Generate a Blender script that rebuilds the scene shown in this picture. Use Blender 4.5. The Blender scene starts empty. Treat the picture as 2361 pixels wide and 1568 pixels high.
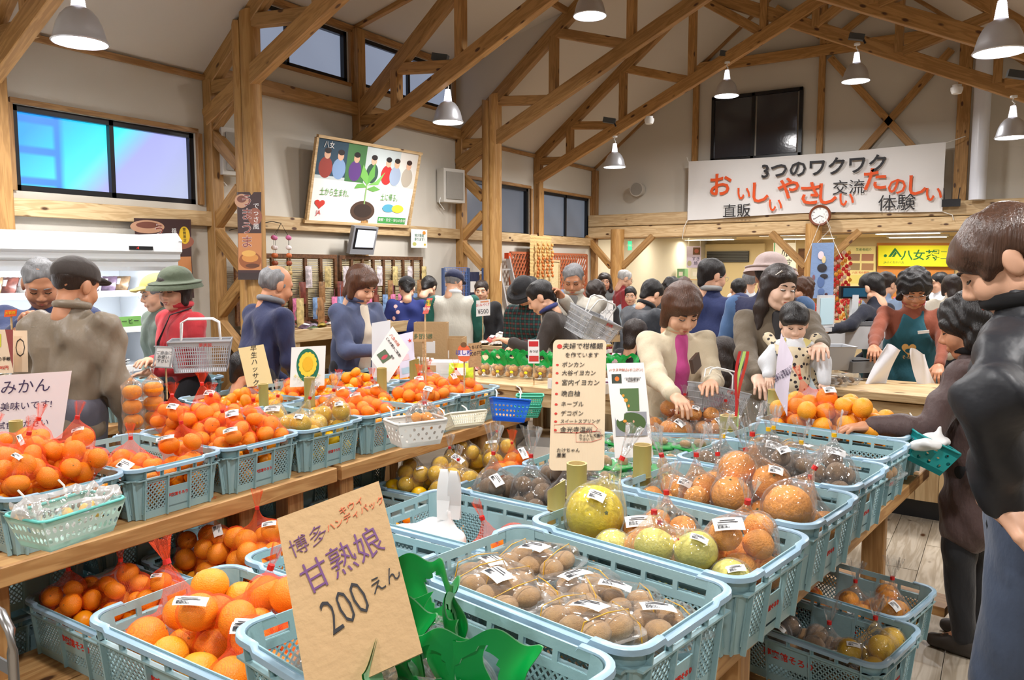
import bpy, bmesh, math, random
import numpy as np
from mathutils import Vector, Matrix, Euler
random.seed(7); RS = np.random.RandomState(7)
S = bpy.context.scene; COL = S.collection; PI = math.pi
# ------------------------------------------------------------- camera, world, exposure
CAMH = 1.6; FPX = 1790.0; YAW = math.radians(32.5); PIT = math.atan(166/FPX)
cd = bpy.data.cameras.new('camera'); cam = bpy.data.objects.new('camera', cd); COL.objects.link(cam)
cam.location = (0, 0, CAMH); cam.rotation_euler = (PI/2-PIT, 0, YAW)
cd.sensor_width = 36; cd.lens = FPX/2361*36; cd.clip_start = .05; S.camera = cam
S.view_settings.view_transform = 'Standard'; S.view_settings.look = 'None'
S.view_settings.gamma = 1; S.view_settings.use_curve_mapping = False
S.view_settings.exposure = 0.36
W = bpy.data.worlds.new('world'); S.world = W; W.use_nodes = True
W.node_tree.nodes['Background'].inputs[0].default_value = (.30, .42, .62, 1)
W.node_tree.nodes['Background'].inputs[1].default_value = .35
S.cycles.max_bounces = 6; S.cycles.diffuse_bounces = 3; S.cycles.glossy_bounces = 2
S.cycles.transmission_bounces = 3; S.cycles.transparent_max_bounces = 12
S.cycles.caustics_reflective = False; S.cycles.caustics_refractive = False
_fw = np.array([-math.sin(YAW)*math.cos(PIT), math.cos(YAW)*math.cos(PIT), -math.sin(PIT)])
_rt = np.array([math.cos(YAW), math.sin(YAW), 0.]); _up = np.cross(_rt, _fw); _C = np.array([0, 0, CAMH])
def _ray(x, y): return _fw*FPX+_rt*(x-1180.5)-_up*(y-784)
# points of the room surveyed in the photograph: on a level, on a wall plane or at a distance
def gz(x, y, z): d = _ray(x, y); return Vector(_C+d*(z-CAMH)/d[2])
def gx(x, y, v): d = _ray(x, y); return Vector(_C+d*v/d[0])
def gy(x, y, v): d = _ray(x, y); return Vector(_C+d*v/d[1])
def gd(x, y, v): d = _ray(x, y); return Vector(_C+d*v/(d@_fw))
# ------------------------------------------------------------- materials
MATS = {}
def mat(name, col=(.8, .8, .8), rough=.6, metal=0., bump=0., bscale=40., var=0., vscale=6., emit=0., alpha=1., spec=.5, sheen=0., trans=0., coat=0., stretch=(1, 1, 1)):
    if name in MATS: return MATS[name]
    m = bpy.data.materials.new(name); m.use_nodes = True; MATS[name] = m
    nt = m.node_tree; N = nt.nodes; L = nt.links; b = N['Principled BSDF']; I = b.inputs
    c = tuple(((x/255+.055)/1.055)**2.4 if x > 10.3 else x/255/12.92 for x in col) if max(col) > 1.01 else col
    I['Base Color'].default_value = (*c, 1); I['Roughness'].default_value = rough; I['Metallic'].default_value = metal
    I['Specular IOR Level'].default_value = spec; I['Alpha'].default_value = alpha
    if sheen: I['Sheen Weight'].default_value = sheen
    if trans: I['Transmission Weight'].default_value = trans
    if coat: I['Coat Weight'].default_value = coat; I['Coat Roughness'].default_value = .15
    if emit: I['Emission Color'].default_value = (*c, 1); I['Emission Strength'].default_value = emit
    if bump or var:
        tc = N.new('ShaderNodeTexCoord'); mp = N.new('ShaderNodeMapping'); L.new(tc.outputs['Object'], mp.inputs[0]); mp.inputs['Scale'].default_value = stretch
        oi = N.new('ShaderNodeObjectInfo'); L.new(oi.outputs['Random'], mp.inputs['Location'])
    if var:
        n = N.new('ShaderNodeTexNoise'); n.inputs['Scale'].default_value = vscale; n.inputs['Detail'].default_value = 3; L.new(mp.outputs[0], n.inputs['Vector'])
        r = N.new('ShaderNodeMapRange'); L.new(n.outputs['Fac'], r.inputs[0]); r.inputs[1].default_value = .3; r.inputs[2].default_value = .7
        r.inputs[3].default_value = 1-var; r.inputs[4].default_value = 1+var*.6
        x = N.new('ShaderNodeVectorMath'); x.operation = 'SCALE'; x.inputs[0].default_value = c; L.new(r.outputs[0], x.inputs['Scale']); L.new(x.outputs[0], I['Base Color'])
    if bump:
        n = N.new('ShaderNodeTexNoise'); n.inputs['Scale'].default_value = bscale; n.inputs['Detail'].default_value = 4; L.new(mp.outputs[0], n.inputs['Vector'])
        bn = N.new('ShaderNodeBump'); bn.inputs['Strength'].default_value = bump; bn.inputs['Distance'].default_value = .01
        L.new(n.outputs['Fac'], bn.inputs['Height']); L.new(bn.outputs[0], I['Normal'])
    return m
def lin(c): return tuple(((x/255+.055)/1.055)**2.4 for x in c)
def wood(name, c1, c2, knots=True, rough=.55, scale=1., axis="x"):
    m = mat(name, c1, rough); nt = m.node_tree; N = nt.nodes; L = nt.links; b = N['Principled BSDF']
    tc = N.new('ShaderNodeTexCoord'); oi = N.new('ShaderNodeObjectInfo'); mp = N.new('ShaderNodeMapping')
    mu = N.new('ShaderNodeMath'); mu.operation = 'MULTIPLY'; mu.inputs[1].default_value = 37; L.new(oi.outputs['Random'], mu.inputs[0])
    L.new(tc.outputs['Object'], mp.inputs[0]); L.new(mu.outputs[0], mp.inputs['Location']); mp.inputs["Scale"].default_value = (.9*scale, 9*scale, 9*scale) if axis == "x" else (9, 9, .9)
    n = N.new('ShaderNodeTexNoise'); n.inputs['Scale'].default_value = 2.2; n.inputs['Detail'].default_value = 3; n.inputs['Distortion'].default_value = .6; L.new(mp.outputs[0], n.inputs['Vector'])
    s = N.new('ShaderNodeMath'); s.operation = 'MULTIPLY'; s.inputs[1].default_value = 26; L.new(n.outputs['Fac'], s.inputs[0])
    si = N.new('ShaderNodeMath'); si.operation = 'SINE'; L.new(s.outputs[0], si.inputs[0])
    r = N.new('ShaderNodeMapRange'); L.new(si.outputs[0], r.inputs[0]); r.inputs[1].default_value = -1; r.inputs[2].default_value = 1
    mx = N.new('ShaderNodeMix'); mx.data_type = 'RGBA'; L.new(r.outputs[0], mx.inputs[0]); mx.inputs[6].default_value = (*lin(c1), 1); mx.inputs[7].default_value = (*lin(c2), 1)
    out = mx.outputs[2]
    # slow tone drift from board to board
    hs = N.new('ShaderNodeHueSaturation'); mr = N.new('ShaderNodeMapRange'); L.new(oi.outputs['Random'], mr.inputs[0]); mr.inputs[3].default_value = .86; mr.inputs[4].default_value = 1.12
    L.new(mr.outputs[0], hs.inputs['Value']); L.new(out, hs.inputs['Color']); out = hs.outputs[0]
    if knots:
        mp2 = N.new('ShaderNodeMapping'); L.new(tc.outputs['Object'], mp2.inputs[0]); L.new(mu.outputs[0], mp2.inputs['Location']); mp2.inputs['Scale'].default_value = (4*scale, 9*scale, 9*scale)
        v = N.new('ShaderNodeTexVoronoi'); v.inputs['Scale'].default_value = 1.0; L.new(mp2.outputs[0], v.inputs['Vector'])
        k = N.new('ShaderNodeMapRange'); k.inputs[1].default_value = .10; k.inputs[2].default_value = .17; k.inputs[3].default_value = 1; k.inputs[4].default_value = 0; L.new(v.outputs['Distance'], k.inputs[0])
        m2 = N.new('ShaderNodeMix'); m2.data_type = 'RGBA'; L.new(k.outputs[0], m2.inputs[0]); L.new(out, m2.inputs[6]); m2.inputs[7].default_value = (*lin((80, 48, 25)), 1); out = m2.outputs[2]
    L.new(out, b.inputs['Base Color'])
    bp = N.new('ShaderNodeBump'); bp.inputs['Strength'].default_value = .12; bp.inputs['Distance'].default_value = .003; L.new(r.outputs[0], bp.inputs['Height']); L.new(bp.outputs[0], b.inputs['Normal'])
    return m
M = {}
M['beam'] = wood('cedar_beam', (184, 140, 84), (160, 118, 66))
M["log"] = wood("cedar_log", (196, 152, 92), (176, 130, 72), knots=False, axis="z")
M['pine'] = wood('pine_board', (212, 184, 140), (190, 158, 114))
M['table'] = wood('table_wood', (196, 152, 98), (170, 124, 74))
M['trim'] = wood('trim_wood', (176, 134, 84), (150, 108, 62), knots=False)
M['darkwood'] = wood('dark_wood', (110, 72, 40), (84, 52, 28), knots=False)
M['floorwood'] = wood('floor_plank_wood', (196, 184, 166), (170, 156, 136), rough=.38)
M['wall'] = mat('wall_cloth', (208, 202, 190), .9, bump=.15, bscale=260)
M['ceil'] = mat('ceiling_cloth', (208, 200, 188), .9, bump=.15, bscale=260)
M['white'] = mat('white_paint', (232, 232, 230), .45)
M['black'] = mat('black_frame', (16, 17, 22), .35)
M['grey'] = mat('grey_plastic', (120, 122, 125), .5)
M['steel'] = mat('brushed_steel', (190, 190, 192), .32, metal=1.)
M['alu'] = mat('spun_aluminium', (206, 208, 214), .36, metal=.55)
M['paper'] = mat('white_paper', (240, 238, 236), .7)
M['card'] = mat('cardboard', (188, 155, 112), .85, bump=.25, bscale=60, var=.06, vscale=3)
M['ink'] = mat('black_ink', (24, 22, 28), .6)
M['red'] = mat('red_ink', (206, 52, 40), .6)
M['purple'] = mat('purple_ink', (104, 60, 112), .6)
M['green'] = mat('green_ink', (20, 110, 84), .6)
M['orangeink'] = mat('orange_ink', (214, 104, 62), .6)
M['cyrope'] = mat('white_cord', (225, 222, 214), .8)
# ------------------------------------------------------------- mesh builder
class MB:
    def __init__(s): s.v = []; s.f = []; s.m = []; s.n = 0
    def add(s, V, F, mi=0):
        s.v.append(np.asarray(V, float).reshape(-1, 3)); o = s.n; s.f.extend([tuple(int(i)+o for i in f) for f in F]); s.m.extend([mi]*len(F)); s.n += len(s.v[-1]); return s
    def box(s, c, d, R=None, mi=0):
        h = np.array(d, float)/2; V = np.array([(x, y, z) for x in (-1, 1) for y in (-1, 1) for z in (-1, 1)])*h
        if R is not None: V = V@np.array(R.to_3x3() if hasattr(R, 'to_3x3') else R).T
        return s.add(V+np.array(c, float), [(0, 1, 3, 2), (4, 6, 7, 5), (0, 4, 5, 1), (2, 3, 7, 6), (0, 2, 6, 4), (1, 5, 7, 3)], mi)
    def bar(s, p, q, w, h, mi=0, up=(0, 0, 1)):
        p = Vector(p); q = Vector(q); d = q-p; R = frame(d, up); return s.box((p+q)/2, (d.length, w, h), R, mi)
    def cyl(s, p, q, r0, r1=None, n=12, cap=True, mi=0):
        r1 = r0 if r1 is None else r1; p = Vector(p); q = Vector(q); R = np.array(frame(q-p).to_3x3()); a = np.linspace(0, 2*PI, n, endpoint=False)
        c = np.stack([0*a, np.cos(a), np.sin(a)], 1)@R.T; V = np.vstack([np.array(p)+c*r0, np.array(q)+c*r1])
        F = [(i, (i+1) % n, n+(i+1) % n, n+i) for i in range(n)]
        if cap: F += [tuple(range(n))[::-1], tuple(range(n, 2*n))]
        return s.add(V, F, mi)
    def tube(s, P, r, n=6, closed=False, mi=0, flat=1.):
        P = [Vector(p) for p in P]; K = len(P); V = []; up = Vector((0, 0, 1))
        rr = r if hasattr(r, '__len__') else [r]*K
        for i, p in enumerate(P):
            t = (P[(i+1) % K]-P[i-1]) if closed else (P[min(i+1, K-1)]-P[max(i-1, 0)])
            R = frame(t, up)
            for j in range(n):
                a = 2*PI*j/n; V.append(p+R@Vector((0, math.cos(a)*rr[i], math.sin(a)*rr[i]*flat)))
        F = []
        for i in range(K if closed else K-1):
            for j in range(n):
                a = i*n+j; b = i*n+(j+1) % n; c = ((i+1) % K)*n+(j+1) % n; d = ((i+1) % K)*n+j; F.append((a, b, c, d))
        if not closed: F += [tuple(range(n))[::-1], tuple(range((K-1)*n, K*n))]
        return s.add([tuple(v) for v in V], F, mi)
    def lathe(s, prof, n=24, c=(0, 0, 0), mi=0, sq=(1, 1)):
        V = []; K = len(prof)
        for r, z in prof:
            for j in range(n): a = 2*PI*j/n; V.append((c[0]+r*math.cos(a)*sq[0], c[1]+r*math.sin(a)*sq[1], c[2]+z))
        F = [(i*n+j, i*n+(j+1) % n, (i+1)*n+(j+1) % n, (i+1)*n+j) for i in range(K-1) for j in range(n)]
        return s.add(V, F, mi)
    def ell(s, c, r, nu=12, nv=8, mi=0, R=None):
        V = [(0, 0, -1)]+[(math.cos(2*PI*j/nu)*math.cos(t), math.sin(2*PI*j/nu)*math.cos(t), math.sin(t)) for t in [(-PI/2+PI*i/nv) for i in range(1, nv)] for j in range(nu)]+[(0, 0, 1)]
        F = [(0, 1+(j+1) % nu, 1+j) for j in range(nu)]
        for i in range(nv-2):
            for j in range(nu): F.append((1+i*nu+j, 1+i*nu+(j+1) % nu, 1+(i+1)*nu+(j+1) % nu, 1+(i+1)*nu+j))
        e = len(V)-1; F += [(e, 1+(nv-2)*nu+j, 1+(nv-2)*nu+(j+1) % nu) for j in range(nu)]
        V = np.array(V)*np.array(r)
        if R is not None: V = V@np.array(R.to_3x3()).T
        return s.add(V+np.array(c, float), F, mi)
    def grid(s, nx, ny, fn, mi=0, close=False):
        V = [fn(i/nx, j/ny) for i in range(nx+1) for j in range(ny+1)]
        return s.add([tuple(v) for v in V], [(i*(ny+1)+j, (i+1)*(ny+1)+j, (i+1)*(ny+1)+j+1, i*(ny+1)+j+1) for i in range(nx) for j in range(ny)], mi)
    def mesh(s, name, mats, sm=35):
        me = bpy.data.meshes.new(name); V = np.vstack(s.v) if s.v else np.zeros((0, 3)); me.from_pydata(V.tolist(), [], s.f)
        for x in (mats if isinstance(mats, (list, tuple)) else [mats]): me.materials.append(x)
        if len(me.materials) > 1: me.polygons.foreach_set('material_index', s.m)
        if sm: me.shade_smooth(); me.set_sharp_from_angle(angle=math.radians(sm))
        me.update(); return me
def frame(d, up=(0, 0, 1)):
    x = Vector(d).normalized(); u = Vector(up)
    if abs(x.dot(u)) > .98: u = Vector((0, 1, 0)) if abs(x.y) < .9 else Vector((1, 0, 0))
    y = u.cross(x).normalized(); z = x.cross(y); return Matrix((x, y, z)).transposed()
def link(o, parent=None, loc=(0, 0, 0), rot=(0, 0, 0)):
    COL.objects.link(o); o.location = loc; o.rotation_euler = rot
    if parent is not None: o.parent = parent
    return o
def obj(name, mb, mats, parent=None, loc=(0, 0, 0), rot=(0, 0, 0), sm=35, label=None):
    me = mb if isinstance(mb, bpy.types.Mesh) else mb.mesh(name, mats, sm)
    o = link(bpy.data.objects.new(name, me), parent, loc, rot)
    if label: o['label'] = label
    return o
def tag(o, label, cat, group=None):
    o['label'] = label; o['category'] = cat
    if group: o['group'] = group
    return o
def thing(name, label, cat, loc=(0, 0, 0), rotz=0, group=None, rot=None):
    o = link(bpy.data.objects.new(name, None), None, loc, rot or (0, 0, rotz)); o.empty_display_size = .1
    return tag(o, label, cat, group)
def dup(root, loc=None, rotz=None, label=None, group=None, parent=None):
    r = root.copy(); COL.objects.link(r); r.parent = parent
    if loc is not None: r.location = loc
    if rotz is not None: r.rotation_euler = (0, 0, rotz)
    if label: r['label'] = label
    if group: r['group'] = group
    for ch in list(root.children):
        c = ch.copy(); COL.objects.link(c); c.parent = r
        for g in list(ch.children): d = g.copy(); COL.objects.link(d); d.parent = c
    return r
def struct(name, mb, m, sm=35, loc=(0, 0, 0)):
    o = obj(name, mb, m, None, loc, sm=sm); o['kind'] = 'structure'; return o
def beam(name, p, q, w, h, m, parent=None, up=(0, 0, 1)):
    """squared timber from p to q, its long axis the object's own x so that the grain follows it"""
    p = Vector(p); q = Vector(q); mb = MB(); l = (q-p).length; e = min(w, h)*.06
    V = []
    for x in (-l/2, l/2):
        for a, b in ((-w/2+e, -h/2), (w/2-e, -h/2), (w/2, -h/2+e), (w/2, h/2-e), (w/2-e, h/2), (-w/2+e, h/2), (-w/2, h/2-e), (-w/2, -h/2+e)): V.append((x, a, b))
    mb.add(V, [tuple(range(8))[::-1], tuple(range(8, 16))]+[(i, (i+1) % 8, 8+(i+1) % 8, 8+i) for i in range(8)])
    R = frame(q-p, up); c = (p+q)/2; o = obj(name, mb, m, parent, sm=30)
    if parent is not None: c = c-Vector(parent.location)
    o.matrix_local = Matrix.Translation(c) @ R.to_4x4(); return o
_font = None
def text(s, size, m, parent, loc, R=None, align='CENTER', name='lettering', shear=0., thick=0., ext=.0006, sx=1., label=None):
    cu = bpy.data.curves.new(name, 'FONT'); cu.body = s; cu.size = size; cu.align_x = align; cu.align_y = 'CENTER'; cu.shear = shear; cu.offset = thick*size; cu.extrude = ext; cu.resolution_u = 2; cu.space_line = 1.05
    o = bpy.data.objects.new(name, cu); COL.objects.link(o); bpy.context.view_layer.update()
    me = bpy.data.meshes.new_from_object(o.evaluated_get(bpy.context.evaluated_depsgraph_get())); bpy.data.objects.remove(o); bpy.data.curves.remove(cu)
    me.materials.clear(); me.materials.append(m); o = link(bpy.data.objects.new(name, me), parent)
    o.matrix_local = Matrix.Translation(Vector(loc)) @ (R.to_4x4() if R is not None else Matrix.Identity(4)) @ Matrix.Diagonal((sx, 1, 1, 1))
    if label: o['label'] = label
    return o
def mrot(x=0, y=0, z=0): return Euler((math.radians(x), math.radians(y), math.radians(z))).to_matrix()
# ------------------------------------------------------------- lamps' real light is in the lamp builder below
WX = -6.2; WY = 12.4; RX = -2.48; EZ = 3.28; SL = .8; XR = 4.5; YB = -3.6
YT = [.9, 2.8, 4.6, 6.5, 8.4, 10.4]
def wall_panels(mb, axis, c, a0, a1, b0, b1, holes, th):
    """a wall on plane axis=c (a along the wall, b height) with rectangular openings"""
    A = sorted({a0, a1}|{h[0] for h in holes}|{h[1] for h in holes}); B = sorted({b0, b1}|{h[2] for h in holes}|{h[3] for h in holes})
    for i in range(len(A)-1):
        for j in range(len(B)-1):
            am = (A[i]+A[i+1])/2; bm = (B[j]+B[j+1])/2
            if any(h[0] < am < h[1] and h[2] < bm < h[3] for h in holes): continue
            if axis == 'x': mb.box((c-th/2, am, bm), (th, A[i+1]-A[i], B[j+1]-B[j]))
            else: mb.box((am, c+th/2, bm), (A[i+1]-A[i], th, B[j+1]-B[j]))
# floor: slab plus boards where they can be told apart
mb = MB(); mb.box((-1, 7.2, -.055), (14, 22, .08)); floor = struct('floor', mb, mat('floor_base', (150, 136, 118), .4, var=.12, vscale=3))
pm = [MB().box((0, 0, 0), (.914, .178, .014)).mesh('plank', M['floorwood']) for _ in range(1)]
k = 0
for i in range(12):
    for j in range(-1, 6):
        o = link(bpy.data.objects.new('plank', pm[0]), floor, (-1.05+.181*i+.09, 1.3+.92*j+(.46 if i % 2 else 0)+.46, -.007), (0, 0, PI/2)); k += 1
# walls
hL = [(2.93, 4.45, 2.17, 2.80), (4.74, 6.40, 3.62, 4.16), (6.62, 8.28, 3.62, 4.16), (8.52, 10.22, 2.08, 2.80), (10.62, 12.24, 2.08, 2.80)]
mb = MB(); wall_panels(mb, 'x', WX, YB, 19, 0, EZ+.05, [h for h in hL if h[2] < 3], .14)
wall_panels(mb, 'x', WX, 4.6, 8.4, EZ+.05, 4.27, hL[1:3], .14); struct('wall_left', mb, M['wall'])
mb = MB()   # gable wall over the big beam
mb.add([(WX, WY, 2.1), (XR, WY, 2.1), (XR, WY, EZ+.05), (1.24, WY, EZ+.05), (RX, WY, 6.3), (WX, WY, EZ+.05)], [(0, 1, 2, 3, 4, 5)])
mb.add([(WX, WY+.14, 2.1), (XR, WY+.14, 2.1), (XR, WY+.14, EZ+.05), (1.24, WY+.14, EZ+.05), (RX, WY+.14, 6.3), (WX, WY+.14, EZ+.05)], [(5, 4, 3, 2, 1, 0)])
struct('wall_back', mb, M['wall'], sm=0)
mb = MB(); mb.box((XR+.07, 7.7, 2.2), (.14, 22.6, 4.5)); struct('wall_right', mb, M['wall'])
mb = MB(); mb.box((-.85, YB-.07, 3.2), (10.9, .14, 6.5)); struct('wall_front', mb, M['wall'])
# ceilings: thick slabs along the roof slopes, the dormer left open in the main slope
def slab(mb, pts, t=.12):
    p = [Vector(q) for q in pts]; mb.add([tuple(q) for q in p]+[tuple(q+Vector((0, 0, t))) for q in p], [(3, 2, 1, 0), (4, 5, 6, 7), (0, 1, 5, 4), (1, 2, 6, 5), (2, 3, 7, 6), (3, 0, 4, 7)])
def zl(x): return EZ+.05+SL*(x-WX)
DX = -4.56; mb = MB()
for (x0, x1, y0, y1) in ((WX, RX, YB, 4.6), (DX, RX, 4.6, 8.4), (WX, RX, 8.4, WY+.1)):
    slab(mb, [(x0, y0, zl(x0)), (x1, y0, zl(x1)), (x1, y1, zl(x1)), (x0, y1, zl(x0))])
slab(mb, [(RX, YB, zl(RX)), (1.24, YB, EZ+.05), (1.24, WY+.1, EZ+.05), (RX, WY+.1, zl(RX))])
slab(mb, [(1.24, YB, EZ+.05), (XR+.1, YB, EZ+.05), (XR+.1, WY+.1, EZ+.05), (1.24, WY+.1, EZ+.05)])
slab(mb, [(WX, 4.6, 4.24), (DX, 4.6, 4.64), (DX, 8.4, 4.64), (WX, 8.4, 4.24)])
struct('ceiling', mb, M['ceil'], sm=0)
for n_, yy, s_ in (('1', 4.62, 1), ('2', 8.38, -1)):
    mb = MB(); T = [(WX, yy, EZ+.05), (DX, yy, 4.66), (WX, yy, 4.26)]; mb.add(T+[(a, b-.04*s_, c) for a, b, c in T], [(0, 1, 2), (5, 4, 3), (0, 3, 4, 1), (1, 4, 5, 2), (2, 5, 3, 0)]); struct('trim_%s' % n_, mb, M['ceil'], sm=0)
# the lower back room
mb = MB(); mb.box((-.9, 15.7, 2.31), (10.8, 6.5, .1)); struct('ceiling_back', mb, mat('back_ceiling', (236, 214, 172), .85))
mb = MB(); mb.box((-.9, 18.6, 1.2), (10.8, .12, 2.4)); struct('wall_far', mb, mat('cream_wall', (226, 206, 162), .85))
# ------------------------------------------------------------- windows
def win_mat(name, c1, c2, e, cyan=False):
    m = mat(name, c1, .25); nt = m.node_tree; N = nt.nodes; L = nt.links; b = N['Principled BSDF']
    tc = N.new('ShaderNodeTexCoord'); sp = N.new('ShaderNodeSeparateXYZ'); L.new(tc.outputs['Object'], sp.inputs[0])
    if cyan:   # the neon sign outside, seen blurred through frosted glass
        n = N.new('ShaderNodeMath'); n.operation = 'MULTIPLY_ADD'; L.new(sp.outputs[2], n.inputs[0]); n.inputs[1].default_value = -.95; L.new(sp.outputs[1], n.inputs[2])
        r = N.new('ShaderNodeValToRGB'); mr = N.new('ShaderNodeMapRange'); L.new(n.outputs[0], mr.inputs[0]); mr.inputs[1].default_value = -.76; mr.inputs[2].default_value = .8; L.new(mr.outputs[0], r.inputs[0])
        e_ = r.color_ramp.elements; e_[0].color = (.004, .34, 1, 1); e_[1].color = (.42, .47, .68, 1)
        for p, c in ((.22, (.01, .62, .95, 1)), (.4, (.05, .85, 1, 1)), (.52, (.25, .55, 1, 1)), (.6, (.38, .40, .85, 1))): q = r.color_ramp.elements.new(p); q.color = c
        # three glowing squares of the sign
        mod = N.new('ShaderNodeMath'); mod.operation = 'PINGPONG'; L.new(sp.outputs[2], mod.inputs[0]); mod.inputs[1].default_value = .115
        g1 = N.new('ShaderNodeMapRange'); L.new(mod.outputs[0], g1.inputs[0]); g1.inputs[1].default_value = .018; g1.inputs[2].default_value = .04
        ay = N.new('ShaderNodeMath'); ay.operation = 'ADD'; L.new(sp.outputs[1], ay.inputs[0]); ay.inputs[1].default_value = .575
        ab = N.new('ShaderNodeMath'); ab.operation = 'ABSOLUTE'; L.new(ay.outputs[0], ab.inputs[0])
        g2 = N.new('ShaderNodeMapRange'); L.new(ab.outputs[0], g2.inputs[0]); g2.inputs[1].default_value = .12; g2.inputs[2].default_value = .15; g2.inputs[3].default_value = 1; g2.inputs[4].default_value = 0
        g3 = N.new('ShaderNodeMapRange'); L.new(ab.outputs[0], g3.inputs[0]); g3.inputs[1].default_value = .17; g3.inputs[2].default_value = .22; g3.inputs[3].default_value = 0; g3.inputs[4].default_value = 1
        mm = N.new('ShaderNodeMath'); mm.operation = 'MULTIPLY'; L.new(g1.outputs[0], mm.inputs[0]); L.new(g2.outputs[0], mm.inputs[1])
        ma = N.new('ShaderNodeMath'); ma.operation = 'MAXIMUM'; L.new(mm.outputs[0], ma.inputs[0]); L.new(g3.outputs[0], ma.inputs[1])
        mx = N.new('ShaderNodeMix'); mx.data_type = 'RGBA'; L.new(ma.outputs[0], mx.inputs[0]); mx.inputs[6].default_value = (.01, .22, .72, 1); L.new(r.outputs[0], mx.inputs[7]); col = mx.outputs[2]
    else:
        n = N.new('ShaderNodeTexNoise'); n.inputs['Scale'].default_value = 1.1; L.new(tc.outputs['Object'], n.inputs['Vector'])
        mx = N.new('ShaderNodeMix'); mx.data_type = 'RGBA'; L.new(n.outputs['Fac'], mx.inputs[0]); mx.inputs[6].default_value = (*lin(c1), 1); mx.inputs[7].default_value = (*lin(c2), 1); col = mx.outputs[2]
    L.new(col, b.inputs['Emission Color']); b.inputs['Emission Strength'].default_value = e; b.inputs['Base Color'].default_value = (.08, .09, .11, 1); return m
GL = [win_mat('window_glass_neon', (0, 0, 0), (0, 0, 0), .95, True), win_mat('window_glass_dusk', (168, 180, 204), (150, 160, 184), .52), None, win_mat('window_glass_dark', (84, 90, 102), (120, 126, 138), .35), None]
GL[2] = GL[1]; GL[4] = win_mat('window_glass_frost', (150, 160, 176), (80, 84, 92), .40)
for i, (a0, a1, b0, b1) in enumerate(hL):
    f = .045; mb = MB(); ym = (a0+a1)/2; zm = (b0+b1)/2; x = WX-.06
    for y, z, sy, sz in ((a0+f/2, zm, f, b1-b0), (a1-f/2, zm, f, b1-b0), (ym, b0+f/2, a1-a0, f), (ym, b1-f/2, a1-a0, f), (ym, zm, f*.8, b1-b0)): mb.box((x-WX, y-ym, z-zm), (.08, sy, sz))
    w = struct('window_%d' % (i+1), mb, M['black'], loc=(WX, ym, zm))
    for s_ in (-1, 1): obj('pane', MB().box((0, 0, 0), (.012, (a1-a0)/2-f, b1-b0-2*f)), GL[i], w, (-.07-.01*s_, s_*(a1-a0)/4, 0)) if i else None
    if i == 0: obj('pane', MB().box((-.07, 0, 0), (.012, a1-a0-2*f, b1-b0-2*f)), GL[0], w)
mb = MB()
for X_, Z_, sx, sz in ((-3.41, 3.31, 1.38, .045), (-3.41, 4.27, 1.38, .05), (-4.08, 3.79, .05, 1.0), (-2.74, 3.79, .05, 1.0), (-3.45, 3.79, .045, 1.0)): mb.box((X_+3.41, 0, Z_-3.79), (sx, .06, sz))
w = struct('window_6', mb, M['black'], loc=(-3.41, WY-.03, 3.79))
dg = mat('dark_glass', (52, 57, 66), .12, spec=.9, bump=.06, bscale=30)
for s_ in (-1, 1): obj('pane', MB().box((0, 0, 0), (.6, .012, .9)), dg, w, (s_*.335-.02, .0, 0))
# ------------------------------------------------------------- posts, rails and trim on the walls
tn = [2]
def trim(p, q, w, h, m=None, up=(0, 0, 1)):
    tn[0] += 1; o = beam('trim_%d' % tn[0], p, q, w, h, m or M['trim'], up=up); o['kind'] = 'structure'; return o
PX = WX+.055
for y in YT: trim((PX, y, 0), (PX, y, EZ if y not in (6.5,) else 4.2), .11, .12, M['beam'])
trim((PX, WY-.06, 0), (PX, WY-.06, EZ), .1, .1)
for y0, y1 in ((YB, 4.6), (4.6, 8.4), (8.4, WY)): trim((PX-.015, y0, 2.045), (PX-.015, y1, 2.045), .07, .13, M['pine'])
trim((PX-.01, 4.6, 3.34), (PX-.01, 8.4, 3.34), .09, .13, M['beam'])
for y0, y1 in ((YB, 4.6), (8.4, WY)): trim((WX+.02, y0, EZ+.02), (WX+.02, y1, EZ+.02), .035, .05)
trim((WX+.02, 4.6, 4.21), (WX+.02, 8.4, 4.21), .035, .045)
for a0, a1, b0, b1 in hL:
    trim((WX+.012, a0-.02, b1+.02), (WX+.012, a1+.02, b1+.02), .03, .04)
    if b0 > 3: trim((WX+.012, a0-.02, b0-.02), (WX+.012, a1+.02, b0-.02), .03, .035)
    for y in (a0-.03, a1+.03): trim((WX+.012, y, b0), (WX+.012, y, b1), .04, .05)
# back wall timbers
for x in (-4.37, RX+.02, -.62): trim((x, WY-.03, 2.5), (x, WY-.03, EZ+SL*(3.72-abs(x-RX))-.02), .09 if x != -.62 else .16, .07, M['beam'])
trim((-4.5, WY-.05, 4.78), (-.5, WY-.05, 4.78), .07, .15, M['beam'])
for a, b in (((-2.35, 4.66), (-1.15, 3.2)), ((-2.1, 3.0), (-.8, 4.55)), ((-3.15, 5.5), (-2.5, 5.0)), ((-1.6, 5.4), (-2.4, 4.85))):
    trim((a[0], WY-.05, a[1]), (b[0], WY-.05, b[1]), .06, .1, M['beam'])
for s_ in (-1, 1): trim((RX+3.72*s_, WY-.02, EZ+.03), (RX, WY-.02, 6.27), .03, .05)
for z, h in ((2.41, .2), (2.205, .19)): trim((WX, WY-.1, z), (XR, WY-.1, z), .2, h, M['pine'])
# dormer ridge line
trim((DX, 4.6, 4.63), (DX, 8.4, 4.63), .05, .07); trim((WX, 6.5, 4.23), (DX, 6.5, 4.61), .06, .07, M['beam'])
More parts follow.
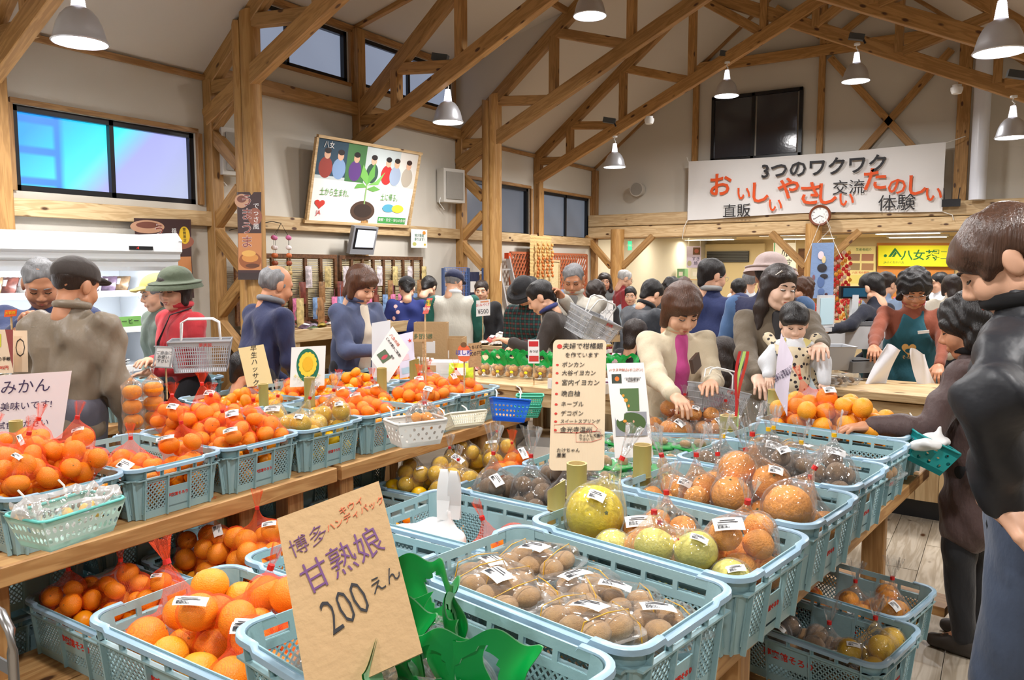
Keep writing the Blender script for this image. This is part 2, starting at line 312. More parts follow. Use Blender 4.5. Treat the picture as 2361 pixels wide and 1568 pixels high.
# ------------------------------------------------------------- roof trusses
NT = ['nearest the camera', 'over the cyan lit window', 'on the first pair of log pillars', 'between the two log pillars', 'on the second log pillar', 'nearest the banner wall']
for i, y in enumerate(YT):
    t = thing('roof_truss', 'open scissor roof truss of brown squared cedar, '+NT[i], 'roof truss', (RX, y, 3.2), group='roof trusses')
    w = .1; LC = lambda x, s_: 2.94+.475*(3.72-abs(x-RX)) # lower chord height on its own side
    for s_ in (-1, 1):
        X = lambda d: RX+s_*(3.72-d)    # d measured inwards from the eave
        ru = lambda d: EZ+SL*d-.03; lc = lambda d: 2.94+.475*d
        beam('rafter', (X(0), y, ru(0)), (X(3.74), y, ru(3.74)), w, .15, M['beam'], t)
        beam('lower_chord', (X(.02), y+.02*s_, lc(.02)), (X(4.9), y+.02*s_, lc(4.9)), w*.9, .16, M['beam'], t)
        for d0, d1 in ((.62, 1.38), (1.5, 2.42), (2.5, 3.4)):
            beam('web_tie', (X(d0), y, ru(d0)-.04), (X(d1), y, lc(d1)+.04), w*.9, .11, M['beam'], t)
        for d0 in (.60, 1.45, 2.46, 3.4): beam('web_post', (X(d0), y, ru(d0)-.04), (X(d0), y, lc(d0)+.02), w*.9, .11, M['beam'], t)
        beam('collar', (X(0), y, 3.22), (X(.62), y, 3.2), w*.9, .11, M['beam'], t)
        if s_ == -1 and i in (0, 2, 4):
            for a, b in (((.03, 2.85), (.42, 3.12)), ((.03, 2.83), (.42, 2.50)), ((.42, 2.30), (.03, 1.97)), ((.03, 1.95), (.42, 1.60)), ((.42, 1.48), (.03, 1.15)), ((.03, 1.12), (.42, .80)), ((.42, .66), (.03, .32))):
                beam('brace', (X(a[0]), y, a[1]), (X(b[0]), y, b[1]), w*.85, .11, M['beam'], t)
# round log pillars, two half logs side by side
for i, (y, nm) in enumerate(((.9, 'beside the cooler'), (4.6, 'with an upright food poster on it'), (8.4, 'behind the shoppers'))):
    if i == 0: continue
    t = thing('log_pillar', 'tall round cedar log pillar %s' % nm, 'pillar', (-5.655, y, 0), group='log pillars')
    for s_, zt in ((-1, 3.72), (1, 3.78)):
        mb = MB(); n = 20; V = []; 
        for z in (0, 1.2, 2.4, zt):
            for j in range(n):
                a = 2*PI*j/n; r = .088*(1+.03*math.sin(3*a+z)); xx = max(-.044, r*math.cos(a)) if s_ > 0 else min(.044, r*math.cos(a)); V.append((xx, r*math.sin(a), z+(0 if z < zt else .25*xx*s_)))
        mb.add(V, [(q*n+j, q*n+(j+1) % n, (q+1)*n+(j+1) % n, (q+1)*n+j) for q in range(3) for j in range(n)]+[tuple(range(3*n, 4*n))])
        obj('half_log', mb, M['log'], t, (.047*s_, 0, 0), sm=50)
for x, y, zt, nm in ((-5.62, 12.15, 2.25, 'under the left end of the big beam'), (RX+.03, 12.12, 2.25, 'under the wall clock')):
    t = thing('round_column', 'short round wooden column with diagonal struts %s' % nm, 'pillar', (x, y, 0), group='columns under the big beam')
    mb = MB(); mb.cyl((0, 0, 0), (0, 0, zt), .115, n=20); obj('log', mb, M['log'], t)
    for s_ in (-1, 1): beam('strut', (x+.1*s_, y, 1.62), (x+.62*s_, y+.05, 2.13), .09, .1, M['beam'], t)
# ------------------------------------------------------------- pendant lamps
def pendant():
    t = thing('pendant_lamp', 'x', 'lamp', (0, 0, 0), group='pendant lamps hanging from the trusses')
    pr = [(.158, .0), (.163, .006), (.158, .014), (.148, .03), (.142, .06), (.128, .11), (.104, .16), (.074, .195), (.044, .212), (.040, .214)]
    mb = MB(); mb.lathe(pr, 40); mb.lathe([(r-.004, z) for r, z in pr[::-1]], 40); obj('shade', mb, M['alu'], t)
    mb = MB()
    for k_ in range(9): mb.lathe([(.0, .212+.013*k_), (.043-.0017*k_, .212+.013*k_), (.043-.0017*k_, .218+.013*k_), (.0, .218+.013*k_)], 20)
    mb.cyl((0, 0, .21), (0, 0, .335), .026, n=14); obj('glowing_neck', mb, mat('neck_glow', (250, 248, 255), .4, emit=.8), t)
    mb = MB(); mb.tube([(0, 0, .33), (.012, 0, .36), (-.01, 0, .39), (0, 0, .42)], .007, 8); mb.cyl((0, 0, .42), (0, 0, .44), .035, n=14); obj('hook', mb, M['white'], t)
    mb = MB(); mb.lathe([(0, -.001), (.06, .0), (.12, .002), (.153, .005)], 32)
    obj('glowing_lens', mb, mat('lamp_glow', (255, 252, 255), .5, emit=9.), t); return t
LP = [(185, 100, 4.75, 'at the top left over the cyan window'), (1033, 283, 8.0, 'in front of the clerestory windows'), (1360, 38, 7.4, 'cut by the top edge of the photo'),
      (1675, 222, 10.2, 'left above the dark gable window'), (1973, 188, 9.2, 'in front of the crossed timbers'), (2304, 122, 5.15, 'large at the top right corner'), (1417, 386, 11.1, 'small, nearest the round wall vent'), (2332, 318, 8.3, 'at the right edge above the wooden beam')]
p0 = pendant()
lamps = [tuple(gd(a, b, c)) for a, b, c, d in LP]
PW = 40
def plight(x, y, z, w=PW, s=.30, col=(1., .98, .965)):
    l = bpy.data.lights.new('pendant_light', 'AREA'); l.shape = 'DISK'; l.size = s; l.energy = w; l.color = col; l.spread = math.radians(172)
    o = bpy.data.objects.new('pendant_light', l); COL.objects.link(o); o.location = (x, y, z); return o
for i, (x, y, z) in enumerate(lamps):
    o = p0 if i == 0 else dup(p0); o.location = (x, y, z); o['label'] = 'aluminium bell pendant lamp '+LP[i][3]; plight(x, y, z-.015)
extra = [(-4.2, .6, 3.4), (-.8, 1.2, 3.3), (-2.6, -1., 3.5), (-2.45, 3.1, 3.5), (1.2, 2.6, 3.1), (.6, -1.2, 3.2), (-2.5, 5.2, 3.8), (2.2, 6.2, 3.0), (2.6, 10, 3.)]
for k_, (x, y, z) in enumerate(extra):
    # the lamps of the same rows that hang over and behind the camera
    if True: o = dup(p0, (x, y, z)); o['label'] = 'aluminium bell pendant lamp of the rows above the photo frame'; o['group'] = 'pendant lamps above the frame'
    plight(x, y, z-.015)
# ------------------------------------------------------------- smooth implicit surfaces (bodies, clothes, bags)
def cap(a, b, r0, r1=None, k=None, op=1): return ('c', np.array(a, float), np.array(b, float), r0, r0 if r1 is None else r1, k, op)
def elp(c, r, R=None, k=None, op=1): return ('e', np.array(c, float), np.array(r if hasattr(r, '__len__') else (r, r, r), float), R, 0, k, op)
def sdf(prims, h, k=.03, noise=None, pad=.0):
    lo = np.full(3, 1e9); hi = np.full(3, -1e9); bb = []
    for p in prims:
        if p[0] == 'c': r = max(p[3], p[4]); l = np.minimum(p[1], p[2])-r; u = np.maximum(p[1], p[2])+r
        else: r = p[2].max(); l = p[1]-r; u = p[1]+r
        bb.append((l, u))
        if p[6] > 0: lo = np.minimum(lo, l); hi = np.maximum(hi, u)
    lo = lo-3*h-pad; hi = hi+3*h+pad; n = np.ceil((hi-lo)/h).astype(int)+1
    D = np.full(n, .5, np.float32); ax = [lo[i]+h*np.arange(n[i]) for i in range(3)]
    for p, (l, u) in zip(prims, bb):
        kk = p[5] if p[5] is not None else k; m = kk*1.2+3*h
        i0 = np.maximum(((l-m-lo)/h).astype(int), 0); i1 = np.minimum(((u+m-lo)/h).astype(int)+2, n)
        if (i1 <= i0).any(): continue
        X, Y, Z = np.meshgrid(*[ax[i][i0[i]:i1[i]] for i in range(3)], indexing='ij')
        if p[0] == 'c':
            a, b = p[1], p[2]; ba = b-a; L = ba@ba+1e-12
            t = np.clip(((X-a[0])*ba[0]+(Y-a[1])*ba[1]+(Z-a[2])*ba[2])/L, 0, 1)
            d = np.sqrt((X-a[0]-t*ba[0])**2+(Y-a[1]-t*ba[1])**2+(Z-a[2]-t*ba[2])**2)-(p[3]+t*(p[4]-p[3]))
        else:
            q = [X-p[1][0], Y-p[1][1], Z-p[1][2]]
            if p[3] is not None: R = np.array(p[3].to_3x3()).T; q = [R[i][0]*q[0]+R[i][1]*q[1]+R[i][2]*q[2] for i in range(3)]
            k0 = np.sqrt(sum((q[i]/p[2][i])**2 for i in range(3))); k1 = np.sqrt(sum((q[i]/p[2][i]**2)**2 for i in range(3)))+1e-9
            d = k0*(k0-1)/k1
        S_ = tuple(slice(i0[i], i1[i]) for i in range(3)); o = D[S_]
        if p[6] > 0:
            hh = np.maximum(kk-np.abs(o-d), 0)/kk; D[S_] = np.minimum(o, d)-hh*hh*kk*.25
        else:
            hh = np.maximum(kk-np.abs(o+d), 0)/kk; D[S_] = np.maximum(o, -d)+hh*hh*kk*.25
    if noise:
        X, Y, Z = np.meshgrid(*ax, indexing='ij'); a, f = noise[:2]; ph = noise[2] if len(noise) > 2 else 0
        D = D+a*(np.sin(f*(X*.7+Z*.6)+ph+1.7*np.sin(f*.6*Y+ph)+1.2*np.sin(f*.45*Z))*.6+np.sin(f*1.9*(Y*.8-Z*.55+X*.3)+1.5*np.sin(f*.9*X+ph))*.4)
    return nets(D, lo, h)
def nets(D, lo, h):
    neg = D < 0; c = [neg[i:neg.shape[0]-1+i, j:neg.shape[1]-1+j, k:neg.shape[2]-1+k] for i in (0, 1) for j in (0, 1) for k in (0, 1)]
    s = sum(x.astype(np.int8) for x in c); act = (s > 0) & (s < 8); I = np.argwhere(act); idx = np.full(act.shape, -1); idx[act] = np.arange(len(I))
    co = [(i, j, k) for i in (0, 1) for j in (0, 1) for k in (0, 1)]; v = np.stack([D[I[:, 0]+a, I[:, 1]+b, I[:, 2]+g] for a, b, g in co], 1)
    P = np.zeros((len(I), 3)); W_ = np.zeros(len(I))
    for a in range(8):
        for b in range(a+1, 8):
            if sum(abs(co[a][q]-co[b][q]) for q in range(3)) != 1: continue
            m = (v[:, a] < 0) != (v[:, b] < 0); t = v[m, a]/(v[m, a]-v[m, b]); ca = np.array(co[a]); cb = np.array(co[b])
            P[m] += ca+t[:, None]*(cb-ca); W_[m] += 1
    V = lo+h*(I+P/W_[:, None]); F = []
    for axs in range(3):
        e = np.argwhere(np.take(neg, range(neg.shape[axs]-1), axs) != np.take(neg, range(1, neg.shape[axs]), axs))
        a1, a2 = [q for q in range(3) if q != axs]
        e = e[(e[:, a1] > 0) & (e[:, a2] > 0) & (e[:, a1] < D.shape[a1]-1) & (e[:, a2] < D.shape[a2]-1)]
        def g(d1, d2): q = e.copy(); q[:, a1] += d1; q[:, a2] += d2; return idx[q[:, 0], q[:, 1], q[:, 2]]
        Q = np.stack([g(-1, -1), g(0, -1), g(0, 0), g(-1, 0)], 1); fl = neg[e[:, 0], e[:, 1], e[:, 2]]
        if axs == 1: fl = ~fl
        Q[~fl] = Q[~fl][:, ::-1]; F.append(Q[(Q >= 0).all(1)])
    return V, np.vstack(F)
def vf_mesh(name, V, F, mats, smooth=True):
    me = bpy.data.meshes.new(name); n = len(V); m = len(F); me.vertices.add(n); me.vertices.foreach_set('co', np.asarray(V, np.float32).ravel())
    me.loops.add(m*4); me.loops.foreach_set('vertex_index', np.asarray(F, np.int32).ravel()); me.polygons.add(m)
    me.polygons.foreach_set('loop_start', np.arange(0, m*4, 4, dtype=np.int32)); me.update(calc_edges=True); me.validate()
    for x in (mats if isinstance(mats, (list, tuple)) else [mats]): me.materials.append(x)
    if smooth: me.shade_smooth()
    return me
def sobj(name, prims, h, m, parent, k=.03, noise=None, loc=(0, 0, 0), rot=(0, 0, 0), label=None):
    V, F = sdf(prims, h, k, noise); return obj(name, vf_mesh(name, V, F, m), None, parent, loc, rot, label=label)
# ------------------------------------------------------------- harvest crates
CL, CW, CH = .61, .392, .195
M['crate'] = mat('crate_plastic', (150, 184, 190), .38, bump=.05, bscale=120, var=.05, vscale=5)
M['rim'] = mat('crate_rim_plastic', (156, 186, 206), .33, bump=.05, bscale=120, var=.04, vscale=8)
M['cratein'] = M['crate']
def crate_meshes():
    def halfx(z): return CL/2-.012-(CH-z)*.11
    def halfy(z): return CW/2-.012-(CH-z)*.11
    rc = .05; out = {}
    # rim: rounded loop, raised at the corners
    P = []; hx, hy = CL/2-.008, CW/2-.008
    for cx, cy, a0 in ((hx-rc, hy-rc, 0), (-hx+rc, hy-rc, 90), (-hx+rc, -hy+rc, 180), (hx-rc, -hy+rc, 270)):
        for j in range(7): a = math.radians(a0+15*j); P.append((cx+rc*math.cos(a), cy+rc*math.sin(a)))
    mb = MB(); sec = [(-.007, -.002), (-.006, .002), (.004, .004), (.010, .001), (.011, -.010), (.007, -.010), (.006, -.003)]
    V = []; K = []
    for i in range(4):
        for j in range(7): K.append((*P[i*7+j], 0.0))
        a = P[i*7+6]; b = P[((i+1) % 4)*7]; d = (b[0]-a[0], b[1]-a[1]); l = math.hypot(*d); o_ = .035/l
        for t, z in ((o_, 0), (o_+.008/l, -.009), (1-o_-.008/l, -.009), (1-o_, 0)): K.append((a[0]+d[0]*t, a[1]+d[1]*t, z))
    n = len(K)
    for i in range(n):
        p = K[i]; q0 = K[i-1]; q1 = K[(i+1) % n]; t = Vector((q1[0]-q0[0], q1[1]-q0[1], 0)).normalized(); nrm = Vector((t.y, -t.x, 0))
        for u, w in sec: V.append((p[0]+nrm.x*u, p[1]+nrm.y*u, CH-.004+p[2]+w))
    s = len(sec); mb.add(V, [(i*s+j, ((i+1) % n)*s+j, ((i+1) % n)*s+(j+1) % s, i*s+(j+1) % s) for i in range(n) for j in range(s)]); out['rim'] = mb.mesh('rim', M['rim'], 50)
    # walls
    wl = MB(); lt = MB(); rb = MB()
    def wall(kind, s_):
        hxy = halfy if kind == 'x' else halfx; half = (CL/2-.062) if kind == 'x' else (CW/2-.062); nrm = s_
        def P3(u, z, o=0): v = (hxy(z)+o)*nrm; return (u*1., v, z) if kind == 'x' else (v, u, z)
        def bx(mb, u0, u1, z0, z1, th=.003, o=0):
            V = [P3(u, z, o+w) for w in (-th/2, th/2) for u, z in ((u0, z0), (u1, z0), (u1, z1), (u0, z1))]
            mb.add(V, [(0, 1, 2, 3), (7, 6, 5, 4), (0, 4, 5, 1), (1, 5, 6, 2), (2, 6, 7, 3), (3, 7, 4, 0)])
        bx(wl, -half, half, .0, .028); bx(wl, -half, half, .132, .150); bx(wl, -half, half, .170, .19)
        # slot row between the top bands
        nt = 6 if kind == 'x' else 4
        for i in range(nt+1): u = -half+2*half*i/nt; bx(wl, max(u-.006, -half), min(u+.006, half), .150, .170)
        hh = [(-half, -.075), (-.075, .075), (.075, half)] if kind == 'x' else [(-half, -.045), (-.045, .045), (.045, half)]
        # centre: blank name panel over a little lattice (long side), hand hole over the panel (short side)
        (a, b), (c, d), (e, f) = hh
        if kind == 'x': bx(wl, c, d, .062, .132); panels = [(a, b, .028, .132), (c, d, .028, .062), (e, f, .028, .132)]
        else: bx(wl, c, d, .022, .100); panels = [(a, b, .028, .132), (e, f, .028, .132)]
        for u in (a, b, e, f):
            bx(wl, u-.005, u+.005, .02, .152, .004); bx(rb, u-.0025, u+.0025, .0, .150, .012, .006)
        bx(rb, -half-.03, half+.03, .146, .151, .013, .006)
        for j in range(nt+1): u = -half+2*half*j/nt; bx(rb, u-.0015, u+.0015, .15, .182, .012, .006)
        for (u0, u1, z0, z1) in panels:
            st = .0165
            for sg in (-1, 1):
                m_ = int((u1-u0+z1-z0)/st)+2
                for i in range(-m_, m_):
                    # line z = z0 + sg*(u-c)*1.15
                    c_ = u0+i*st; pts = []
                    for u, in ((u0,), (u1,)):
                        z = z0+sg*(u-c_)*1.15
                        if z0 <= z <= z1: pts.append((u, z))
                    for z in (z0, z1):
                        u = c_+sg*(z-z0)/1.15
                        if u0 < u < u1: pts.append((u, z))
                    if len(pts) >= 2 and abs(pts[0][0]-pts[1][0]) > .003:
                        (ua, za), (ub, zb) = pts[:2]; l = math.hypot(ub-ua, zb-za); nx, nz = -(zb-za)/l*.0021, (ub-ua)/l*.0021
                        V = [P3(u, z, w) for w in (-.001, .0015) for u, z in ((ua-nx, za-nz), (ub-nx, zb-nz), (ub+nx, zb+nz), (ua+nx, za+nz))]
                        lt.add(V, [(0, 1, 2, 3), (7, 6, 5, 4), (0, 4, 5, 1), (3, 2, 6, 7)])
    for s_ in (-1, 1): wall('x', s_); wall('y', s_)
    # corners: curved solid sheets
    for sx in (-1, 1):
        for sy in (-1, 1):
            V = []
            for z in (0, .06, .13, CH-.006):
                for j in range(8):
                    a = math.radians(90*j/7); X_ = halfx(z)-rc+rc*math.cos(a); Y_ = halfy(z)-rc+rc*math.sin(a); V.append((sx*X_, sy*Y_, z))
            F = [(i*8+j, (i+1)*8+j, (i+1)*8+j+1, i*8+j+1) for i in range(3) for j in range(7)]; wl.add(V, F)
            V2 = [(v[0]-sx*.003, v[1]-sy*.003, v[2]) for v in V]; wl.add(V2, F)
            V = []
            for o in (.001, .011):
                for z in (.146, .151):
                    for j in range(8):
                        a = math.radians(90*j/7); V.append((sx*(halfx(z)-rc+(rc+o)*math.cos(a)), sy*(halfy(z)-rc+(rc+o)*math.sin(a)), z))
            rb.add(V, [(j, j+1, 8+j+1, 8+j) for j in range(7)]+[(16+j, 16+j+1, 24+j+1, 24+j) for j in range(7)]+[(8+j, 8+j+1, 24+j+1, 24+j) for j in range(7)]+[(j, j+1, 16+j+1, 16+j) for j in range(7)])
            a = PI/4; rb.bar((sx*(halfx(.01)-rc+rc*.72), sy*(halfy(.01)-rc+rc*.72), .0), (sx*(halfx(.15)-rc+rc*.75), sy*(halfy(.15)-rc+rc*.75), .148), .004, .012)
    out['wall_panels'] = wl.mesh('wall_panels', M['crate'], 40); out['lattice'] = lt.mesh('lattice', M['crate'], 0); out['ribs'] = rb.mesh('ribs', M['crate'], 0)
    mb = MB(); mb.box((0, 0, .006), (halfx(0)*2-.02, halfy(0)*2-.02, .006)); mb.box((0, 0, .0), (halfx(0)*2-.12, halfy(0)*2-.12, .008)); out['base'] = mb.mesh('base', M['crate'], 0)
    return out, halfx, halfy
CM, _hx, _hy = crate_meshes()
M['darkcrate'] = mat('dark_crate_plastic', (70, 92, 104), .5)  # darker blue-grey version of the crate plastic, not assigned
_ct = []
for s_ in (-1, 1):
    tl = math.degrees(math.atan(.11))
    _ct.append((text('夢実館そろり', .03, M['red'], None, (0, 0, 0), thick=.02).data, (0, s_*(_hy(.1)+.0022), .1), Euler((PI/2-s_*0+math.radians(tl), 0, 0 if s_ < 0 else PI))))
    _ct.append((text('夢実館そろり', .0145, M['red'], None, (0, 0, 0), thick=.02).data, (s_*(_hx(.066)+.0022), 0, .066), Euler((PI/2+math.radians(tl), 0, PI/2*s_))))
for o in [o for o in bpy.data.objects if o.name.startswith('lettering') and o.parent is None]: bpy.data.objects.remove(o)
def crate(x, y, z, rot, label, group, letters=True, dark=False):
    t = thing('harvest_crate', label, 'crate', (x, y, z), math.radians(rot), group)
    for n_ in ('rim', 'wall_panels', 'lattice', 'ribs', 'base'):
        o = link(bpy.data.objects.new(n_, CM[n_]), t)
        if n_ == 'lattice': o['kind'] = 'stuff'
    if letters:
        for me, l, e in _ct: o = link(bpy.data.objects.new('lettering', me), t, l); o.rotation_euler = e; o['label'] = 'small red Japanese shop name print'
    return t
# ------------------------------------------------------------- fruit
def fruit_mesh(name, m, flat=.86, nu=16, nv=11, dim=.12, mc=None, neck=0, lump=0.):
    mb = MB(); V = []
    def rad(t):   # t = latitude -90..90 as -1..1
        r = 1-dim*math.exp(-((1-t)/.12)**2)-dim*.5*math.exp(-((1+t)/.1)**2); return r
    rings = [-PI/2+PI*i/nv for i in range(1, nv)]
    V.append((0, 0, -flat*rad(-1)))
    for th in rings:
        for j in range(nu):
            a = 2*PI*j/nu; r = rad(math.sin(th))*(1+lump*math.sin(5*a+3*th)*math.cos(th)); V.append((r*math.cos(th)*math.cos(a), r*math.cos(th)*math.sin(a), flat*r*math.sin(th)+(neck*max(0, math.sin(th))**6)))
    V.append((0, 0, flat*rad(1)+neck)); e = len(V)-1
    F = [(0, 1+(j+1) % nu, 1+j) for j in range(nu)]+[(1+i*nu+j, 1+i*nu+(j+1) % nu, 1+(i+1)*nu+(j+1) % nu, 1+(i+1)*nu+j) for i in range(nv-2) for j in range(nu)]+[(e, 1+(nv-2)*nu+j, 1+(nv-2)*nu+(j+1) % nu) for j in range(nu)]
    mb.add(V, F); return mb.mesh(name, m, 180), flat*rad(1)+neck
def calyx_mesh():
    mb = MB(); V = [(0, 0, .03)]
    for j in range(10): a = 2*PI*j/10; r = .11 if j % 2 else .05; V.append((r*math.cos(a), r*math.sin(a), .0+.012*(j % 2 == 0)))
    mb.add(V, [(0, 1+j, 1+(j+1) % 10) for j in range(10)]); mb.cyl((0, 0, .0), (0, 0, .05), .03, .02, 6); return mb.mesh('calyx', mat('calyx_green', (96, 108, 52), .8), 0)
M['mandarin'] = mat('mandarin_peel', (252, 154, 16), .36, bump=.35, bscale=14, var=.06, vscale=2, spec=.5)
M['orange'] = mat('orange_peel', (252, 164, 36), .36, bump=.3, bscale=12, var=.06, vscale=2)
M['deko'] = mat('dekopon_peel', (250, 164, 62), .42, bump=.5, bscale=9, var=.06, vscale=2)
M['yellow'] = mat('yuzu_peel', (240, 188, 12), .38, bump=.35, bscale=12, var=.08, vscale=2)
M['pomelo'] = mat('pomelo_peel', (236, 208, 22), .4, bump=.3, bscale=8, var=.06, vscale=2)
M['pale'] = mat('pale_citrus_peel', (232, 220, 110), .4, bump=.3, bscale=8, var=.06, vscale=2)
M['kiwi'] = mat('kiwi_skin', (200, 154, 98), .8, bump=.6, bscale=22, var=.15, vscale=4, sheen=.4)
M['kiwi2'] = mat('round_kiwi_skin', (146, 112, 74), .75, bump=.6, bscale=22, var=.15, vscale=4, sheen=.3)
FR = {k_: fruit_mesh(n_, M[k_], *a) for k_, n_, a in (('mandarin', 'mandarin', (.84, 16, 11, .10)), ('orange', 'orange', (.93, 20, 13, .05)), ('deko', 'dekopon', (.9, 18, 12, .06, None, .16, .02)),
      ('yellow', 'yuzu', (.94, 16, 11, .05)), ('pomelo', 'pomelo', (.98, 28, 18, .05)), ('pale', 'pale_citrus', (.94, 18, 12, .05)), ('kiwi', 'kiwi', (.8, 14, 10, .02)), ('kiwi2', 'kiwi', (.9, 14, 10, .02)))}
CX = calyx_mesh(); FN = dict(mandarin='mandarin', orange='orange', deko='dekopon', yellow='yellow_citrus', pomelo='pomelo', pale='pale_citrus', kiwi='kiwifruit', kiwi2='kiwifruit')
CNT = {}; HID = []
def fruit(kind, p, r, label, group, big=False, R=None):
    me, top = FR[kind]; o = link(bpy.data.objects.new(FN[kind], me)); s_ = r*random.uniform(.94, 1.06)
    o.rotation_euler = R or (random.gauss(0, .7), random.gauss(0, .7), random.uniform(0, 6.3)); o.location = p
    o.scale = (s_*1.22, s_*.95, s_) if kind == 'kiwi' else (s_, s_, s_)
    tag(o, label, 'kiwi' if 'kiwi' in kind else 'fruit', group); CNT[kind] = CNT.get(kind, 0)+1
    if big and 'kiwi' not in kind: c = link(bpy.data.objects.new('calyx', CX), o, (0, 0, top*.985))
    return o
class Pile:
    """fruit dropped one by one on the lowest free spot of a crate"""
    def __init__(s, x, y, z, rot, hx=.262, hy=.155): s.o = (x, y, z); s.a = math.radians(rot); s.P = np.zeros((0, 4)); s.hx = hx; s.hy = hy
    def drop(s, n, r, cx=0, cy=0, sx=.3, sy=.2, bias=.0, tries=40, keep=1.):
        out = []
        for _ in range(n):
            rr = r*random.uniform(.95, 1.05); X = RS.uniform(max(-s.hx+.0, cx-sx)+r*0, min(s.hx, cx+sx), tries); Y = RS.uniform(max(-s.hy, cy-sy), min(s.hy, cy+sy), tries)
            X = np.clip(X, -s.hx-.008+rr, s.hx+.008-rr); Y = np.clip(Y, -s.hy-.009+rr, s.hy+.009-rr)
            Z = np.full(tries, .012+rr)
            if len(s.P):
                d2 = (X[:, None]-s.P[:, 0])**2+(Y[:, None]-s.P[:, 1])**2; R2 = ((rr+s.P[:, 3])*.95)**2
                Z = np.maximum(Z, np.where(d2 < R2, s.P[:, 2]+np.sqrt(np.maximum(R2-d2, 0)), -1).max(1))
            sc = Z+bias*np.hypot((X-cx)/1.4, Y-cy); i = int(sc.argmin()); s.P = np.vstack([s.P, (X[i], Y[i], Z[i], rr)]); out.append(len(s.P)-1)
        return out
    def w(s, i):
        x, y, z, r = s.P[i]; c, q = math.cos(s.a), math.sin(s.a); return Vector((s.o[0]+x*c-y*q, s.o[1]+x*q+y*c, s.o[2]+z))
def net_mat(name, col, dens=900., op=.55, film=False):
    m = bpy.data.materials.new(name); m.use_nodes = True; nt = m.node_tree; N = nt.nodes; L = nt.links; b = N['Principled BSDF']
    out = N['Material Output']; tr = N.new('ShaderNodeBsdfTransparent'); mx = N.new('ShaderNodeMixShader'); tc = N.new('ShaderNodeTexCoord')
    b.inputs['Base Color'].default_value = (*lin(col), 1)
    if not film:
        fs = []
        for rot in ((0, 0, 0), (0, .9, 1.4)):
            w = N.new('ShaderNodeTexWave'); w.inputs['Scale'].default_value = dens/20; mp = N.new('ShaderNodeMapping'); mp.inputs['Rotation'].default_value = (.6+rot[0], .7+rot[1], rot[2]); L.new(tc.outputs['Object'], mp.inputs[0]); L.new(mp.outputs[0], w.inputs['Vector']); fs.append(w)
        mm = N.new('ShaderNodeMath'); mm.operation = 'MAXIMUM'; L.new(fs[0].outputs['Fac'], mm.inputs[0]); L.new(fs[1].outputs['Fac'], mm.inputs[1])
        r = N.new('ShaderNodeMapRange'); L.new(mm.outputs[0], r.inputs[0]); r.inputs[1].default_value = .82; r.inputs[2].default_value = .97; r.inputs[3].default_value = op*.18; r.inputs[4].default_value = op
        lw = N.new('ShaderNodeLayerWeight'); lw.inputs[0].default_value = .25; m2 = N.new('ShaderNodeMath'); m2.operation = 'MULTIPLY_ADD'; L.new(lw.outputs['Facing'], m2.inputs[0]); m2.inputs[1].default_value = .30; L.new(r.outputs[0], m2.inputs[2]); m2.use_clamp = True
        L.new(m2.outputs[0], mx.inputs[0]); b.inputs['Roughness'].default_value = .5
        L.new(tr.outputs[0], mx.inputs[1]); L.new(b.outputs[0], mx.inputs[2])
    else:   # clear crinkled film
        b.inputs['Roughness'].default_value = .07; b.inputs['Specular IOR Level'].default_value = .9
        v = N.new('ShaderNodeTexVoronoi'); v.feature = 'DISTANCE_TO_EDGE'; v.inputs['Scale'].default_value = dens; n = N.new('ShaderNodeTexNoise'); n.inputs['Scale'].default_value = dens*.6; n.inputs['Detail'].default_value = 3
        mp = N.new('ShaderNodeMapping'); L.new(tc.outputs['Object'], mp.inputs[0]); mp.inputs['Scale'].default_value = (1, 1, .45); L.new(mp.outputs[0], n.inputs['Vector'])
        ad = N.new('ShaderNodeVectorMath'); L.new(mp.outputs[0], ad.inputs[0]); sc = N.new('ShaderNodeVectorMath'); sc.operation = 'SCALE'; sc.inputs['Scale'].default_value = .08; L.new(n.outputs['Color'], sc.inputs[0]); L.new(sc.outputs[0], ad.inputs[1]); L.new(ad.outputs[0], v.inputs['Vector'])
        hm = N.new('ShaderNodeMath'); hm.operation = 'ADD'; L.new(v.outputs[0], hm.inputs[0]); L.new(n.outputs['Fac'], hm.inputs[1])
        bp = N.new('ShaderNodeBump'); bp.inputs['Strength'].default_value = .9; bp.inputs['Distance'].default_value = .012; L.new(hm.outputs[0], bp.inputs['Height'])
        gl = N.new('ShaderNodeBsdfGlossy'); gl.inputs['Roughness'].default_value = .08; gl.inputs['Color'].default_value = (1, 1, 1, 1); L.new(bp.outputs[0], gl.inputs['Normal'])
        lw = N.new('ShaderNodeLayerWeight'); lw.inputs[0].default_value = .35; L.new(bp.outputs[0], lw.inputs['Normal'])
        r = N.new('ShaderNodeMapRange'); L.new(lw.outputs['Fresnel'], r.inputs[0]); r.inputs[1].default_value = .0; r.inputs[2].default_value = 1; r.inputs[3].default_value = op*.2; r.inputs[4].default_value = min(1, op*1.5)
        b.inputs['Alpha'].default_value = 1; L.new(r.outputs[0], mx.inputs[0]); L.new(tr.outputs[0], mx.inputs[1]); tr.inputs['Color'].default_value = (*[x**.12 for x in lin(col)], 1)
        df = N.new('ShaderNodeMixShader'); df.inputs[0].default_value = .62; b.inputs['Roughness'].default_value = .4; L.new(b.outputs[0], df.inputs[1]); L.new(gl.outputs[0], df.inputs[2]); L.new(df.outputs[0], mx.inputs[2])
    L.new(mx.outputs[0], out.inputs['Surface']); return m
M['net'] = net_mat('red_orange_net', (248, 80, 24), 2600, .34)
M['film'] = net_mat('clear_film', (236, 238, 240), 26, .38, True)
M['clam'] = net_mat('clear_clamshell', (238, 240, 240), 14, .27, True)
M['whitefilm'] = net_mat('milky_film', (240, 240, 238), 16, .62, True)
M['label'] = mat('sticker_white', (238, 236, 234), .6)
